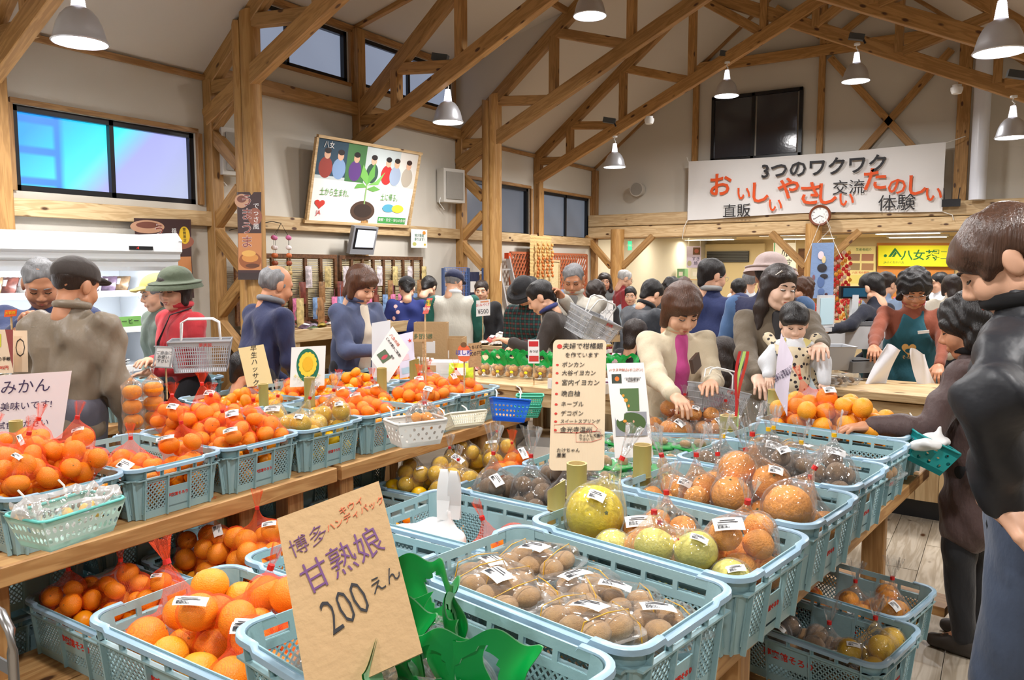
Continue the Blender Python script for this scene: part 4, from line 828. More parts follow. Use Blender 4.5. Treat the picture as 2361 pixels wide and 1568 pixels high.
stand('timber_stand', 'middle timber stand of two steps under the crates', [((-1.2, .85, .605), (-1.2, 4.0, .605), .2, .05), ((-1.45, .85, .605), (-1.45, 4.0, .605), .24, .05), ((-1.65, .85, .605), (-1.65, 4.0, .605), .1, .05)]+[((AC[0][0]+o-.07, .72, .725), (AC[6][0]+o+.02, 3.75, .725), .19, .05) for o in (-.2, 0, .215)],
      [(-1.3, 1.0, 0, .58), (-1.6, 1.0, 0, .58), (-1.55, 3.8, 0, .58), (-1.1, .85, 0, .7), (-.66, .95, 0, .7), (-.60, 1.66, 0, .7), (-.54, 1.84, 0, .7), (-.44, 3.66, 0, .7), (-.88, 3.66, 0, .7)], 'timber stands')
stand('timber_stand', 'low timber shelf near the floor at the right', [((-.9, 2.67, .165), (-.40, 2.56, .165), .15, .04), ((-.9, 2.84, .165), (-.38, 2.73, .165), .16, .04), ((-.9, 3.02, .165), (-.34, 2.90, .165), .16, .04), ((-.9, 3.22, .165), (-.30, 3.10, .165), .18, .04), ((-.9, 3.42, .165), (-.28, 3.30, .165), .16, .04), ((-.88, 3.82, .165), (-.14, 3.68, .165), .16, .04)], [(-.8, 2.7, 0, .145), (-.45, 2.62, 0, .145), (-.35, 3.4, 0, .145)], 'timber stands')
# ------------------------------------------------------------- people
def cloth(name, c, rough=.85, bump=.9, bs=11, var=.10): return mat(name, c, rough, bump=bump, bscale=bs, var=var, vscale=4, sheen=.15, stretch=(1.6, 1.6, .8))
SK = mat('skin', (226, 176, 146), .5, bump=.05, bscale=60, spec=.4); SK2 = mat('tanned_skin', (196, 138, 104), .5, bump=.05, bscale=60); SKB = mat('fair_skin', (240, 200, 176), .5)
def hairm(name, c, rough=.38):
    m = mat(name, c, rough, bump=.5, bscale=30, var=.3, vscale=12, stretch=(6, 6, .6)); return m
HB = hairm('black_hair', (26, 23, 24)); HBR = hairm('brown_hair', (84, 52, 34)); HG = hairm('grey_hair', (128, 128, 130), .6); HD = hairm('dark_brown_hair', (44, 32, 28)); HWH = hairm('white_hair', (190, 188, 186), .6)
LIP = mat('lips', (186, 96, 86), .45); EW = mat('eye_white', (236, 232, 228), .2); EK = mat('eye_dark', (28, 18, 14), .15); BROW = mat('brow_hair', (48, 36, 32), .8); TEETH = mat('teeth', (240, 238, 230), .3); BLUSH = LIP
def head_prims(sex, k=1.):
    m = sex == 'm'; ch = sex == 'c'
    return [elp((0, -.012, .035), (.077, .095, .086)), elp((0, .022, -.022), (.064, .068, .086)), elp((0, .052, -.09), (.034 if m else .027, .028, .026) if not ch else (.03, .028, .022)),
            elp((.036, .058, -.034), (.026, .026, .03)), elp((-.036, .058, -.034), (.026, .026, .03)), cap((.055, .0, -.06), (.03, .04, -.088), .02, .018), cap((-.055, .0, -.06), (-.03, .04, -.088), .02, .018),
            cap((0, .085, .01), (0, .104 if not ch else .097, -.026), .007, .011, k=.014), cap((-.011, .094, -.034), (.011, .094, -.034), .008, k=.012), cap((-.035, .076, .026), (.035, .076, .026), .011, k=.02),
            elp((.031, .098, .004), (.017, .014, .009), k=.012, op=-1), elp((-.031, .098, .004), (.017, .014, .009), k=.012, op=-1),
            cap((-.017, .086, -.060), (.017, .086, -.060), .0062, k=.008), cap((-.014, .085, -.069), (.014, .085, -.069), .0068, k=.008),
            elp((.078, -.008, -.006), (.010, .021, .034), k=.01), elp((-.078, -.008, -.006), (.010, .021, .034), k=.01), cap((0, -.025, -.05), (0, -.04, -.15), .050, .050, k=.02)]
HT = {}
def head_vf(sex, h):
    if (sex, h) not in HT: HT[(sex, h)] = sdf(head_prims(sex), h, .022)
    return HT[(sex, h)]
HND = {}
def hand_vf(curl, side, h=.0045):
    if (curl, side, h) in HND: return HND[(curl, side, h)]
    pr = [elp((0, .045, 0), (.039, .052, .016)), cap((0, -.03, 0), (0, .02, 0), .024, .026, k=.02)]
    for x, y, l, r in ((-.029, .083, .068, .0088), (-.010, .090, .078, .0092), (.010, .087, .072, .0088), (.028, .076, .056, .0078)):
        a = math.radians(curl*.6+6*abs(x)*10); a2 = a+math.radians(curl*.8); sp = x*.18
        p1 = (x, y, 0); p2 = (x+sp, y+l*.5*math.cos(a), -l*.5*math.sin(a)); p3 = (x+sp*1.6, p2[1]+l*.5*math.cos(a2), p2[2]-l*.5*math.sin(a2))
        pr += [cap((x*.8, .04, 0), p1, .011, r+.0008, k=.008), cap(p1, p2, r+.0008, r, k=.003), cap(p2, p3, r, r*.82, k=.003)]
    pr += [cap((-.026, .012, -.004), (-.052, .045, -.014), .015, .0115, k=.012), cap((-.052, .045, -.014), (-.056+curl*.0003, .080, -.022-curl*.0002), .0112, .0088, k=.003)]
    V, F = sdf(pr, h, .008)
    if side == 'L': V = V*np.array([-1, 1, 1]); F = F[:, ::-1]
    HND[(curl, side, h)] = (V, F); return V, F
def hair_prims(st):
    face = elp((0, .092, -.035), (.066, .076, .080), k=.02, op=-1)
    if st == 'short': return [elp((0, -.016, .042), (.086, .104, .091)), cap((0, -.06, -.01), (0, -.072, -.06), .05, .035), elp((0, .1, -.038), (.072, .072, .090), k=.018, op=-1), elp((0, .03, -.13), (.13, .125, .10), k=.015, op=-1), elp((.09, .0, -.03), (.03, .03, .035), k=.01, op=-1), elp((-.09, .0, -.03), (.03, .03, .035), k=.01, op=-1)]
    if st == 'crop': return [elp((0, -.016, .040), (.082, .100, .086)), elp((0, .1, -.02), (.08, .075, .088), k=.018, op=-1), elp((0, .02, -.13), (.13, .135, .11), k=.015, op=-1), elp((.088, .0, -.02), (.03, .035, .04), k=.01, op=-1), elp((-.088, .0, -.02), (.03, .035, .04), k=.01, op=-1)]
    if st == 'bald': return [elp((0, -.022, .030), (.083, .098, .082)), elp((0, .085, .07), (.09, .10, .12), k=.02, op=-1), elp((0, .03, -.13), (.13, .125, .10), k=.015, op=-1), elp((.09, .0, -.03), (.03, .03, .035), k=.01, op=-1), elp((-.09, .0, -.03), (.03, .03, .035), k=.01, op=-1)]
    if st == 'bob': return [elp((0, -.014, .044), (.094, .108, .094)), cap((.066, -.012, .02), (.074, .012, -.07), .036, .024), cap((-.066, -.012, .02), (-.074, .012, -.07), .036, .024), cap((0, -.05, .0), (0, -.07, -.085), .06, .05), elp((0, .055, .062), (.070, .045, .034)), elp((0, .112, -.045), (.058, .07, .075), k=.018, op=-1), elp((0, .02, -.15), (.05, .1, .05), k=.02, op=-1)]
    if st == 'curly': return [elp((0, -.016, .048), (.104, .115, .10)), cap((.06, -.02, .0), (.07, -.0, -.05), .04, .03), cap((-.06, -.02, .0), (-.07, -.0, -.05), .04, .03), cap((0, -.05, .0), (0, -.06, -.07), .065, .05), elp((0, .118, -.04), (.066, .07, .084), k=.018, op=-1)]
    if st == 'long': return [elp((0, -.014, .044), (.093, .106, .094)), cap((.070, -.015, .02), (.088, .0, -.12), .032, .034), cap((.088, 0, -.12), (.105, .03, -.26), .034, .014), cap((-.070, -.015, .02), (-.09, .0, -.12), .034, .036), cap((-.09, 0, -.12), (-.12, .035, -.27), .036, .014), cap((0, -.05, .0), (0, -.08, -.20), .07, .05), elp((.03, .045, .068), (.06, .045, .03)), elp((0, .112, -.03), (.060, .072, .086), k=.018, op=-1), elp((0, .12, -.15), (.055, .1, .09), k=.02, op=-1)]
    if st == 'tail': return hair_prims('short')[:1]+[elp((0, .035, .05), (.08, .065, .05)), cap((.068, .02, .03), (.066, .05, -.005), .018, .010), cap((-.068, .02, .03), (-.066, .05, -.005), .018, .010), elp((0, -.045, .0), (.08, .06, .06)), elp((0, .118, -.040), (.072, .08, .085), k=.018, op=-1), elp((0, .0, -.13), (.13, .12, .085), k=.015, op=-1), elp((.09, -.01, -.02), (.03, .028, .034), k=.01, op=-1), elp((-.09, -.01, -.02), (.03, .028, .034), k=.01, op=-1)]
def xf(V, R, t, s=1.): return (V*s)@np.array(R).T+np.array(t)
def person(label, px, py, dep, face, lean=6, hp=8, hy=0, L=None, R=None, top=None, bot=None, hair=('short', HB), hat=None, skin=SK, sex='w', fat=1., style='jacket', hs=1., far=False, inner=None, vest=None, apron=None, collar=None, feat=True, curl=30, zt=None, mouth=None, glasses=False, pole=None, hdir=None, eyes='down', group=None, roll=0, sh=1., lipm=None, dx=0, dy=0, hem=0, fold=.004):
    hpos = gd(px, py, dep); yaw = YAW-math.atan((px-1180.5)/FPX)+math.radians(face)
    ln = math.radians(lean); T = np.array([0, math.sin(ln), math.cos(ln)]); B = np.array([0, math.cos(ln), -math.sin(ln)])
    hip = np.array([0, -.09*math.sin(ln), .86]); neck = hip+T*.45; ph = math.radians(lean*.45+hp)
    nk = .126+.05*(hs-1); hd = neck+np.array([0, math.sin(ln*.9)*nk+.016, math.cos(ln*.9)*nk])+np.array([0, .02*math.sin(ph), 0])
    RH = (Matrix.Rotation(math.radians(hy), 3, 'Z') @ Matrix.Rotation(-ph, 3, 'X') @ Matrix.Rotation(math.radians(roll), 3, 'Y'))
    crown = hd[2]+.125*hs; ztop = zt or hpos.z; s = ztop/crown
    c, q = math.cos(yaw), math.sin(yaw); hx, hy_ = hd[0]*s, hd[1]*s
    root = thing('person', label, 'person', (hpos.x-(hx*c-hy_*q)+dx, hpos.y-(hx*q+hy_*c)+dy, 0), yaw, group); root.scale = (s, s, s)
    rl = Vector(root.location)
    def loc(w): v = Vector(w)-rl; return np.array([(v.x*c+v.y*q)/s, (-v.x*q+v.y*c)/s, v.z/s])
    child = sex == 'c'; sw = (.168 if sex == 'w' else .19)*sh*(.92 if child else 1)
    S_ = {'R': neck-T*.055+np.array([sw, 0, 0]), 'L': neck-T*.055-np.array([sw, 0, 0])}; ua, fa = .265, .235
    wr = {}; el = {}
    for k_, tg in (('R', R), ('L', L)):
        sg = 1 if k_ == 'R' else -1
        if tg is None: tg = S_[k_]+np.array([sg*.03, .07, -.475])
        elif tg == 'belly': tg = hip+T*.14+B*.20+np.array([sg*.02, 0, -.0+.03*sg])
        elif tg == 'front': tg = hip+T*.20+B*.34+np.array([sg*.10, 0, 0])
        elif tg == 'low': tg = hip+T*.02+B*.26+np.array([sg*.12, 0, 0])
        elif tg == 'back': tg = hip+T*.05-B*.17+np.array([sg*.03, 0, 0])
        elif isinstance(tg, Vector): tg = loc(tg)
        else: tg = np.array(tg, float)
        v = tg-S_[k_]; d = np.linalg.norm(v)
        if d > ua+fa-.01: v *= (ua+fa-.01)/d; tg = S_[k_]+v; d = ua+fa-.01
        d = max(d, .12); a = (ua**2-fa**2+d*d)/(2*d); h = math.sqrt(max(ua*ua-a*a, 0)); n = v/np.linalg.norm(v)
        po = (pole or {}).get(k_, (sg*.5, -.55, -.8)); pole_ = np.array(po, float); pole_ = pole_-n*(pole_@n); pole_ /= np.linalg.norm(pole_); el[k_] = S_[k_]+n*a+pole_*h; wr[k_] = tg
    # body: one continuous skin mesh, head and hands in finer detail
    hh = .0055 if not far else .008
    Vh, Fh = head_vf(sex if sex in 'mwc' else 'w', hh); Vs = [xf(Vh, RH, hd, hs)]; Fs = [Fh]; n = len(Vh)
    core = [cap(tuple(neck+np.array([0, 0, .05])), tuple(neck-T*.05), .042, .05), cap(tuple(S_['L']), tuple(S_['R']), .03), cap(tuple(neck-T*.08), tuple(hip), .05, .05)]
    legs = {}
    for k_, sg in (('R', 1), ('L', -1)):
        k0 = hip+np.array([sg*.08, 0, -.02]); kn = np.array([sg*.095, .03, .47]); an = np.array([sg*.10, -.01, .09]); legs[k_] = (k0, kn, an)
        core += [cap(S_[k_], el[k_], .028, .026), cap(el[k_], wr[k_], .026, .022), cap(k0, kn, .055, .04), cap(kn, an, .04, .03), cap(an, an+np.array([0, .09, -.05]), .032, .026)]
    Vc, Fc = sdf(core, .02 if not far else .03, .03); Vs.append(Vc); Fs.append(Fc+n); n += len(Vc)
    for k_ in 'RL':
        d = wr[k_]-el[k_] if not (hdir and k_ in hdir) else np.array(hdir[k_], float); Rm = frame(Vector(d), (0, 0, 1)); Rm = Matrix((Rm.col[1]*-1, Rm.col[0], Rm.col[2])).transposed()   # x side, y along, z up
        Vq, Fq = hand_vf(curl, 'R' if k_ == 'R' else 'L', .0045 if not far else .007); Vs.append(xf(Vq, Rm, wr[k_]+np.array(Rm.col[1])*.012)); Fs.append(Fq+n); n += len(Vq)
    obj('body', vf_mesh('body', np.vstack(Vs), np.vstack(Fs), skin), None, root)
    # clothes
    g = .0 if style == 'sweater' else .008; ht = .012 if not far else .02; kk = .05; f_ = fat; zh = hem
    tr = []
    for sg in (-1, 1):
        tr += [cap(hip+np.array([sg*.062*f_, 0, -.06-zh]), hip+T*.14+np.array([sg*.055*f_, .0, 0]), (.098+g)*f_, (.092+g)*f_), cap(hip+T*.14+np.array([sg*.055*f_, 0, 0]), neck-T*.13+np.array([sg*.075*sh, .01, 0]), (.092+g)*f_, .098+g),
               cap(neck-T*.12+np.array([sg*.07*sh, -.01, 0]), S_['R' if sg > 0 else 'L']+np.array([-sg*.015, 0, -.005]), .075+g, .052+g)]
    if sex == 'w': tr += [elp(neck-T*.19+B*.075+np.array([sg*.065, 0, 0]), (.055, .05, .055)) for sg in (-1, 1)]
    tr.append(cap(neck-T*.06, neck+T*.03, .078, .060)); sl = []
    for k_ in 'RL':
        e, w_ = el[k_], wr[k_]; d = (w_-e)/np.linalg.norm(w_-e)
        sl += [cap(S_[k_], e, .058+g, .046+g, k=.035), cap(e, w_-d*.01, .047+g, .034+g*1.2, k=.03)]
    ph_ = random.uniform(0, 6)
    sobj('sweater' if style == 'sweater' else ('coat' if style == 'coat' else 'jacket'), tr+sl, ht, top or cloth('grey_cloth', (90, 90, 94)), root, kk, (fold*1.6, 34, ph_))
    def inflate(P_, a): return [(p[0], p[1], p[2], p[3]+a, p[4]+a, p[5], p[6]) if p[0] == 'c' else (p[0], p[1], p[2]+a, p[3], 0, p[5], p[6]) for p in P_]
    if vest: sobj('vest', inflate(tr, .012), ht, vest, root, kk, (fold*.6, 20, ph_))
    if apron: sobj('apron', inflate(tr[:-1], .013)+[cap(hip+np.array([0, .04, -.1]), hip+np.array([0, .06, -.38]), .13, .15), elp(hip+T*.2-B*.19, (.3, .19, .6), k=.01, op=-1)]+[elp(neck-T*.05+np.array([sg*.17, .02, 0]), (.10, .2, .2), k=.01, op=-1) for sg in (-1, 1)], ht, apron, root, kk, (.003, 22, ph_))
    if inner: sobj('inner_shirt', [cap(neck-T*.02+B*.045, neck-T*.18+B*.095, .045, .047), cap(neck-T*.18+B*.095, hip+T*.04+B*.10*fat, .047, .052)], .011, inner, root, .03)
    if collar:
        mb = MB(); rr_ = .062; cc = neck+T*.042; Rc = frame(Vector(T)); mb.tube([Vector(cc)+Rc@Vector((.0, rr_*math.sin(a), rr_*1.12*math.cos(a))) for a in np.linspace(0, 2*PI, 18, endpoint=False)], .019, 8, True); obj('collar', mb, collar, root, sm=80)
    pm_ = []
    for k_ in 'RL':
        k0, kn, an = legs[k_]; pm_ += [cap(k0+np.array([0, 0, .03]), kn, .095, .066, k=.04), cap(kn, an+np.array([0, 0, .0]), .066, .052, k=.03)]
    pm_ += [cap(hip+np.array([-.05, 0, 0]), hip+np.array([.05, 0, 0]), .105)]
    sobj('trousers', pm_, ht*1.15, bot or cloth('dark_trousers', (44, 44, 50)), root, .04, (.006, 30, ph_))
    for k_ in 'RL':
        an = legs[k_][2]; sobj('shoe', [cap(an+np.array([0, -.03, -.05]), an+np.array([0, .12, -.058]), .04, .032), cap(an+np.array([0, -.02, -.02]), an+np.array([0, .04, -.035]), .042, .036)], .012 if not far else .018, mat('dark_shoes', (52, 46, 42), .5), root, .03)
    # head dress
    def at(lx, ly, lz): return tuple(np.array(RH)@(np.array([lx, ly, lz])*hs)+hd)
    if hair:
        V, F = sdf(hair_prims(hair[0]), .007 if not far else .010, .025, (.004 if hair[0] != 'curly' else .009, 60 if hair[0] != 'curly' else 75, ph_)); obj('hair', vf_mesh('hair', xf(V, RH, hd, hs), F, hair[1]), None, root)
    if hat:
        kd, hm = hat
        if kd == 'cap':
            V, F = sdf([elp((0, -.012, .058), (.094, .110, .082)), elp((0, 0, -.03), (.2, .2, .07), k=.01, op=-1), cap((-.045, .10, .052), (.045, .10, .052), .012), cap((-.03, .14, .045), (.03, .14, .045), .011), elp((0, .115, .05), (.065, .055, .009))], .007, .012)
        elif kd == 'flat': V, F = sdf([elp((0, -.012, .075), (.104, .118, .058)), elp((0, .095, .045), (.07, .055, .012)), elp((0, 0, -.03), (.2, .2, .07), k=.01, op=-1)], .007, .02)
        else: V, F = sdf([elp((0, -.012, .075), (.093, .108, .075)), elp((0, -.008, .048), (.15, .165, .014), k=.03), elp((0, 0, -.02), (.2, .2, .052), k=.006, op=-1)], .007, .02)
        obj('hat', vf_mesh('hat', xf(V, RH, hd, hs), F, hm), None, root)
        if kd == 'bucket':
            mb = MB(); mb.lathe([(.145, .0), (.158, -.012), (.17, -.032), (.173, -.034), (.165, -.014), (.13, .008)], 28, (0, 0, .05), sq=(.9, 1)); me = mb.mesh('brim', hm, 60); o = link(bpy.data.objects.new('brim', me), root); o.matrix_local = Matrix.Translation(hd) @ RH.to_4x4() @ Matrix.Scale(hs, 4)
    if feat:
        M4 = Matrix.Translation(hd) @ RH.to_4x4() @ Matrix.Scale(hs, 4)
        for sg in (-1, 1):
            mb = MB()
            if eyes == 'open': mb.ell((sg*.031, .0835, .004), (.0155, .0075, .0062), 12, 8); mb.ell((sg*.031, .0885, .004), (.0062, .004, .0058), 10, 6, 1)
            else: mb.tube([(sg*.017, .0865, .003), (sg*.025, .0895, -.0005), (sg*.034, .0885, -.001), (sg*.045, .081, .003)], .0022, 6, mi=1); mb.ell((sg*.031, .082, .003), (.0145, .0072, .0052), 10, 6, 0 if eyes == 'half' else 1) if eyes == 'half' else None
            o = obj('eye', mb, [EW, EK], root, sm=80); o.matrix_local = M4
            mb = MB(); mb.tube([(sg*.014, .092, .024), (sg*.028, .093, .029), (sg*.047, .080, .025)], [.003, .0034, .0015], 6); o = obj('eyebrow', mb, BROW if hair is None or hair[1] not in (HG, HWH) else hair[1], root, sm=80); o.matrix_local = M4
        mb = MB()
        if mouth == 'smile': mb.tube([(-.026, .078, -.055), (-.013, .088, -.062), (0, .091, -.064), (.013, .088, -.062), (.026, .078, -.055)], [.0025, .005, .0055, .005, .0025], 8); mb.tube([(-.018, .085, -.063), (0, .0905, -.0735), (.018, .085, -.063)], .0035, 6)
        else: mb.tube([(-.019, .084, -.063), (-.008, .0915, -.0605), (0, .0912, -.062), (.008, .0915, -.0605), (.019, .084, -.063)], [.0012, .0034, .003, .0034, .0012], 6); mb.tube([(-.016, .085, -.066), (0, .0915, -.069), (.016, .085, -.066)], [.0012, .0042, .0012], 6)
        o = obj('lips', mb, lipm or LIP, root, sm=80); o.matrix_local = M4
        if mouth == 'smile': mb = MB(); mb.tube([(-.016, .088, -.062), (0, .0935, -.0665), (.016, .088, -.062)], .0028, 6); o = obj('teeth', mb, TEETH, root); o.matrix_local = M4
    if glasses:
        mb = MB(); 
        for sg in (-1, 1):
            mb.tube([(sg*.033+.021*math.cos(a), .101, .0+.016*math.sin(a)) for a in np.linspace(0, 2*PI, 14, endpoint=False)], .0012, 5, True); mb.tube([(sg*.054, .1, .004), (sg*.078, .07, .006), (sg*.084, -.01, .002)], .0012, 5)
        mb.tube([(-.012, .101, .003), (.012, .101, .003)], .0012, 5); o = obj('glasses', mb, M['steel'], root); o.matrix_local = Matrix.Translation(hd) @ RH.to_4x4() @ Matrix.Scale(hs, 4)
    root['_'] = 0; del root['_']
    INFO = dict(root=root, hd=hd, RH=RH, neck=neck, hip=hip, T=T, B=B, wr=wr, el=el, S=S_, s=s, at=at, w=lambda p: Vector((rl.x+(p[0]*c-p[1]*q)*s, rl.y+(p[0]*q+p[1]*c)*s, p[2]*s))); return INFO
c_navy = cloth('navy_knit', (30, 38, 76)); c_blueg = cloth('blue_grey_cotton', (74, 84, 116)); c_brownj = cloth('brown_grey_nylon', (128, 114, 96), .5, 1., 9); c_red = cloth('red_knit', (196, 52, 60)); c_greyg = cloth('grey_green_cloth', (104, 116, 104))
c_beige = cloth('beige_corduroy', (214, 200, 172)); c_pink = cloth('magenta_knit', (190, 70, 136)); c_black = cloth('black_cloth', (24, 24, 28)); c_plum = cloth('plum_quilt', (78, 58, 56), .6, 1., 14); c_jean = cloth('blue_denim', (64, 76, 98), .9, .9, 12, .3); c_taupe = cloth('taupe_cotton', (110, 98, 82)); c_rust = cloth('rust_brown_knit', (134, 68, 46)); c_teal = cloth('teal_apron_cloth', (22, 84, 98)); c_vest = cloth('beige_vest_cloth', (196, 192, 180)); c_green = cloth('dark_green_knit', (24, 92, 80)); c_cream = cloth('cream_cloth', (214, 204, 186)); c_dkbl = cloth('dark_blue_fleece', (34, 46, 92)); c_denim = cloth('mid_denim', (72, 104, 148)); c_dred = cloth('dark_red_knit', (150, 44, 50)); c_white = cloth('white_cloth', (226, 230, 236)); c_coat = cloth('dark_brown_coat', (52, 44, 40)); c_dj = cloth('charcoal_jacket', (52, 56, 64), .6); c_leather = mat('black_leather_jacket', (30, 32, 38), .5, bump=.9, bscale=9, spec=.4)
# plaid and floral cloth
def plaid(name, cols, sc):
    m = mat(name, cols[0], .85); nt = m.node_tree; N = nt.nodes; L_n = nt.links; tc = N.new('ShaderNodeTexCoord'); out = None
    col = None
    for ax, c1, w in (('Z', cols[1], .35), ('X', cols[2], .3), ('Z', cols[3], .1), ('X', cols[3], .1)):
        wv = N.new('ShaderNodeTexWave'); wv.bands_direction = ax; wv.inputs['Scale'].default_value = sc*(1 if w > .2 else 2.0); L_n.new(tc.outputs['Object'], wv.inputs['Vector'])
        r = N.new('ShaderNodeMapRange'); L_n.new(wv.outputs['Fac'], r.inputs[0]); r.inputs[1].default_value = 1-w; r.inputs[2].default_value = 1-w+.05; r.inputs[4].default_value = .75
        mx = N.new('ShaderNodeMix'); mx.data_type = 'RGBA'; L_n.new(r.outputs[0], mx.inputs[0]); mx.inputs[7].default_value = (*lin(c1), 1)
        if col is None: mx.inputs[6].default_value = (*lin(cols[0]), 1)
        else: L_n.new(col, mx.inputs[6])
        col = mx.outputs[2]
    L_n.new(col, N['Principled BSDF'].inputs['Base Color']); return m
def spots(name, base, dot, sc, th=.22):
    m = mat(name, base, .85); nt = m.node_tree; N = nt.nodes; L_n = nt.links; tc = N.new('ShaderNodeTexCoord'); v = N.new('ShaderNodeTexVoronoi'); v.inputs['Scale'].default_value = sc; L_n.new(tc.outputs['Object'], v.inputs['Vector'])
    r = N.new('ShaderNodeMapRange'); L_n.new(v.outputs['Distance'], r.inputs[0]); r.inputs[1].default_value = th; r.inputs[2].default_value = th+.05; r.inputs[3].default_value = 1; r.inputs[4].default_value = 0
    mx = N.new('ShaderNodeMix'); mx.data_type = 'RGBA'; L_n.new(r.outputs[0], mx.inputs[0]); mx.inputs[6].default_value = (*lin(base), 1); mx.inputs[7].default_value = (*lin(dot), 1); L_n.new(mx.outputs[2], N['Principled BSDF'].inputs['Base Color']); return m
c_plaid = plaid('green_red_plaid', [(24, 52, 56), (110, 44, 40), (30, 84, 80), (14, 20, 24)], 7); c_flor = spots('navy_flower_print', (28, 42, 108), (226, 178, 172), 9, .17); c_oflor = spots('orange_flower_print', (196, 62, 34), (240, 196, 140), 26); c_anim = spots('animal_print', (222, 208, 178), (52, 48, 52), 38, .3)
# left side
pA = person('man in a navy jacket with grey-streaked hair, tasting a sample on a stick', 92, 596, 4.15, 165, 12, 26, 12, L=gd(98, 770, 3.85), R=gd(55, 745, 3.85), top=cloth('slate_blue_jacket', (48, 60, 100)), hair=('crop', HG), skin=SK2, sex='m', curl=60, hs=1.02)
mb = MB(); mb.cyl((0, 0, 0), (.0, .0, .07), .0015, n=6); tag(obj('cocktail_stick', mb, M['pine'], None, pA['at'](-.02, .10, -.066), (1.5, .2, 1.2)), 'wooden cocktail stick between the fingers and mouth of the tasting man', 'stick')
mb = MB(); mb.lathe([(0, 0), (.035, .0), (.045, .012)], 18); tag(obj('tasting_dish', mb, M['white'], None, tuple(gd(95, 757, 3.72)), sm=60), 'small white tasting dish in the palm of the man in navy', 'dish')
person('older man seen from behind in a brown-grey jacket and dark cap', 172, 598, 3.75, -38, 8, 10, -12, R=None, top=c_brownj, bot=cloth('grey_trousers', (100, 98, 110)), hair=('crop', HD), hat=('cap', cloth('dark_brown_cap', (56, 48, 44))), skin=SK2, sex='m', fat=1.0, sh=.95, fold=.008, collar=c_brownj)
pR = person('woman in a red turtleneck and dark green bucket hat with a shoulder strap', 402, 622, 4.75, 118, 3, 4, 22, L='belly', R='belly', top=c_red, hair=('bob', HD), hat=('bucket', cloth('green_hat', (78, 88, 68))), skin=SK, style='sweater', collar=c_red, fold=.003, mouth='smile')
person('person in a grey-green jacket and yellow visor cap behind the woman in red', 360, 634, 5.15, 112, 4, 8, 0, top=c_greyg, hair=('short', HG), hat=('cap', cloth('yellow_cap', (206, 184, 110))), skin=SK, glasses=True, bot=cloth('grey_trousers', (100, 98, 110)))
person('balding man in a navy sweater with a grey collar, walking to the right', 636, 612, 4.95, -62, 14, 10, -6, top=c_navy, hair=('bald', HG), skin=SK2, sex='m', style='sweater', L='low', R='low', collar=cloth('grey_ribbed_collar', (120, 120, 124)), far=False)
person('child with short black hair behind the handwritten yellow cardboard sign', 568, 810, 4.45, -70, 8, 6, 0, top=cloth('child_grey_top', (130, 120, 116)), hair=('short', HB), sex='c', hs=1.25, sh=.85)
person('woman with brown bobbed hair and a slate blue jacket over a cream top', 832, 614, 5.45, -135, 8, 22, 0, L='front', R='front', top=c_blueg, inner=c_cream, hair=('bob', HBR), skin=SK, fat=1.05, hs=1.06, collar=c_blueg)
# middle distance
person('shopper from behind in a navy flower-print shirt and dark cap', 938, 640, 8.3, 0, 10, 20, 0, top=c_flor, hair=('short', HB), hat=('cap', c_black), sex='w', far=True, feat=False)
person('bending shopper with black hair left of the man in the vest', 988, 638, 8.7, -30, 30, 24, 0, top=c_black, hair=('short', HB), far=True, feat=False, sex='m')
person('man from behind in a beige vest over dark green sleeves and navy cap', 1047, 624, 7.7, -8, 8, 16, -24, top=c_green, vest=c_vest, hair=('crop', HG), hat=('cap', cloth('navy_cap', (28, 36, 70))), sex='m', fat=1.12, far=True, feat=False, collar=c_white)
person('shop woman with short dark hair and black cardigan behind the price sign', 1110, 647, 8.6, 172, 3, 4, 0, top=c_black, hair=('short', HD), far=True, eyes='open')
person('shopper in green and red plaid jacket with a black bucket hat', 1208, 642, 6.7, 150, 14, 34, 0, L='front', R='low', top=c_plaid, hair=('bob', HB), hat=('bucket', c_black), far=True)
pB = person('woman with short black hair, dark coat and blue scarf bending left', 1246, 648, 6.0, 85, 26, 18, 0, L=gd(1180, 790, 5.9), R='low', top=c_coat, hair=('short', HB), style='coat', collar=cloth('blue_scarf', (52, 58, 116)), hs=1.05, far=True)
pC = person('grey-haired man in a light beige jacket raising one hand', 1322, 608, 6.3, 168, 6, 22, 6, L=gd(1300, 690, 6.05), R='low', top=cloth('pale_beige_jacket', (186, 180, 168)), inner=cloth('grey_shirt', (130, 128, 126)), hair=('crop', HG), skin=SK2, sex='m', curl=60, collar=cloth('pale_beige_jacket', (186, 180, 168)), fat=1.08)
person('shopper with dark curly hair behind the grey-haired man', 1374, 650, 7.6, 10, 10, 12, 0, top=c_black, hair=('curly', HD), far=True, feat=False)
person('woman with long brown hair facing the camera far back', 1394, 630, 10.6, 185, 2, 2, 0, top=cloth('grey_print', (110, 116, 116)), hair=('long', HD), far=True, eyes='open')
person('grey-haired man in a dark red sweater far back', 1441, 622, 10.4, -75, 6, 16, 0, top=c_dred, hair=('crop', HWH), sex='m', far=True, style='sweater', glasses=True)
person('small child in light blue beside the man in red', 1453, 661, 10.2, 178, 2, 2, 0, top=cloth('pale_blue', (170, 190, 206)), hair=('short', HB), sex='c', hs=1.2, far=True, eyes='open', sh=.8)
person('man in a charcoal jacket bending forward to the right', 1503, 646, 6.5, -50, 24, 20, 0, L='front', R='front', top=c_dj, hair=('short', HB), sex='m', far=True, feat=False, collar=c_black)
person('shopper with dark curly hair behind the bending charcoal jacket', 1549, 643, 8.1, -20, 8, 10, 0, top=c_black, hair=('curly', HB), far=True, feat=False)
person('far shopper with brown hair above the beige jacket woman', 1577, 642, 9.6, 0, 4, 6, 0, top=cloth('brown_top', (96, 76, 64)), hair=('curly', HBR), far=True, feat=False)
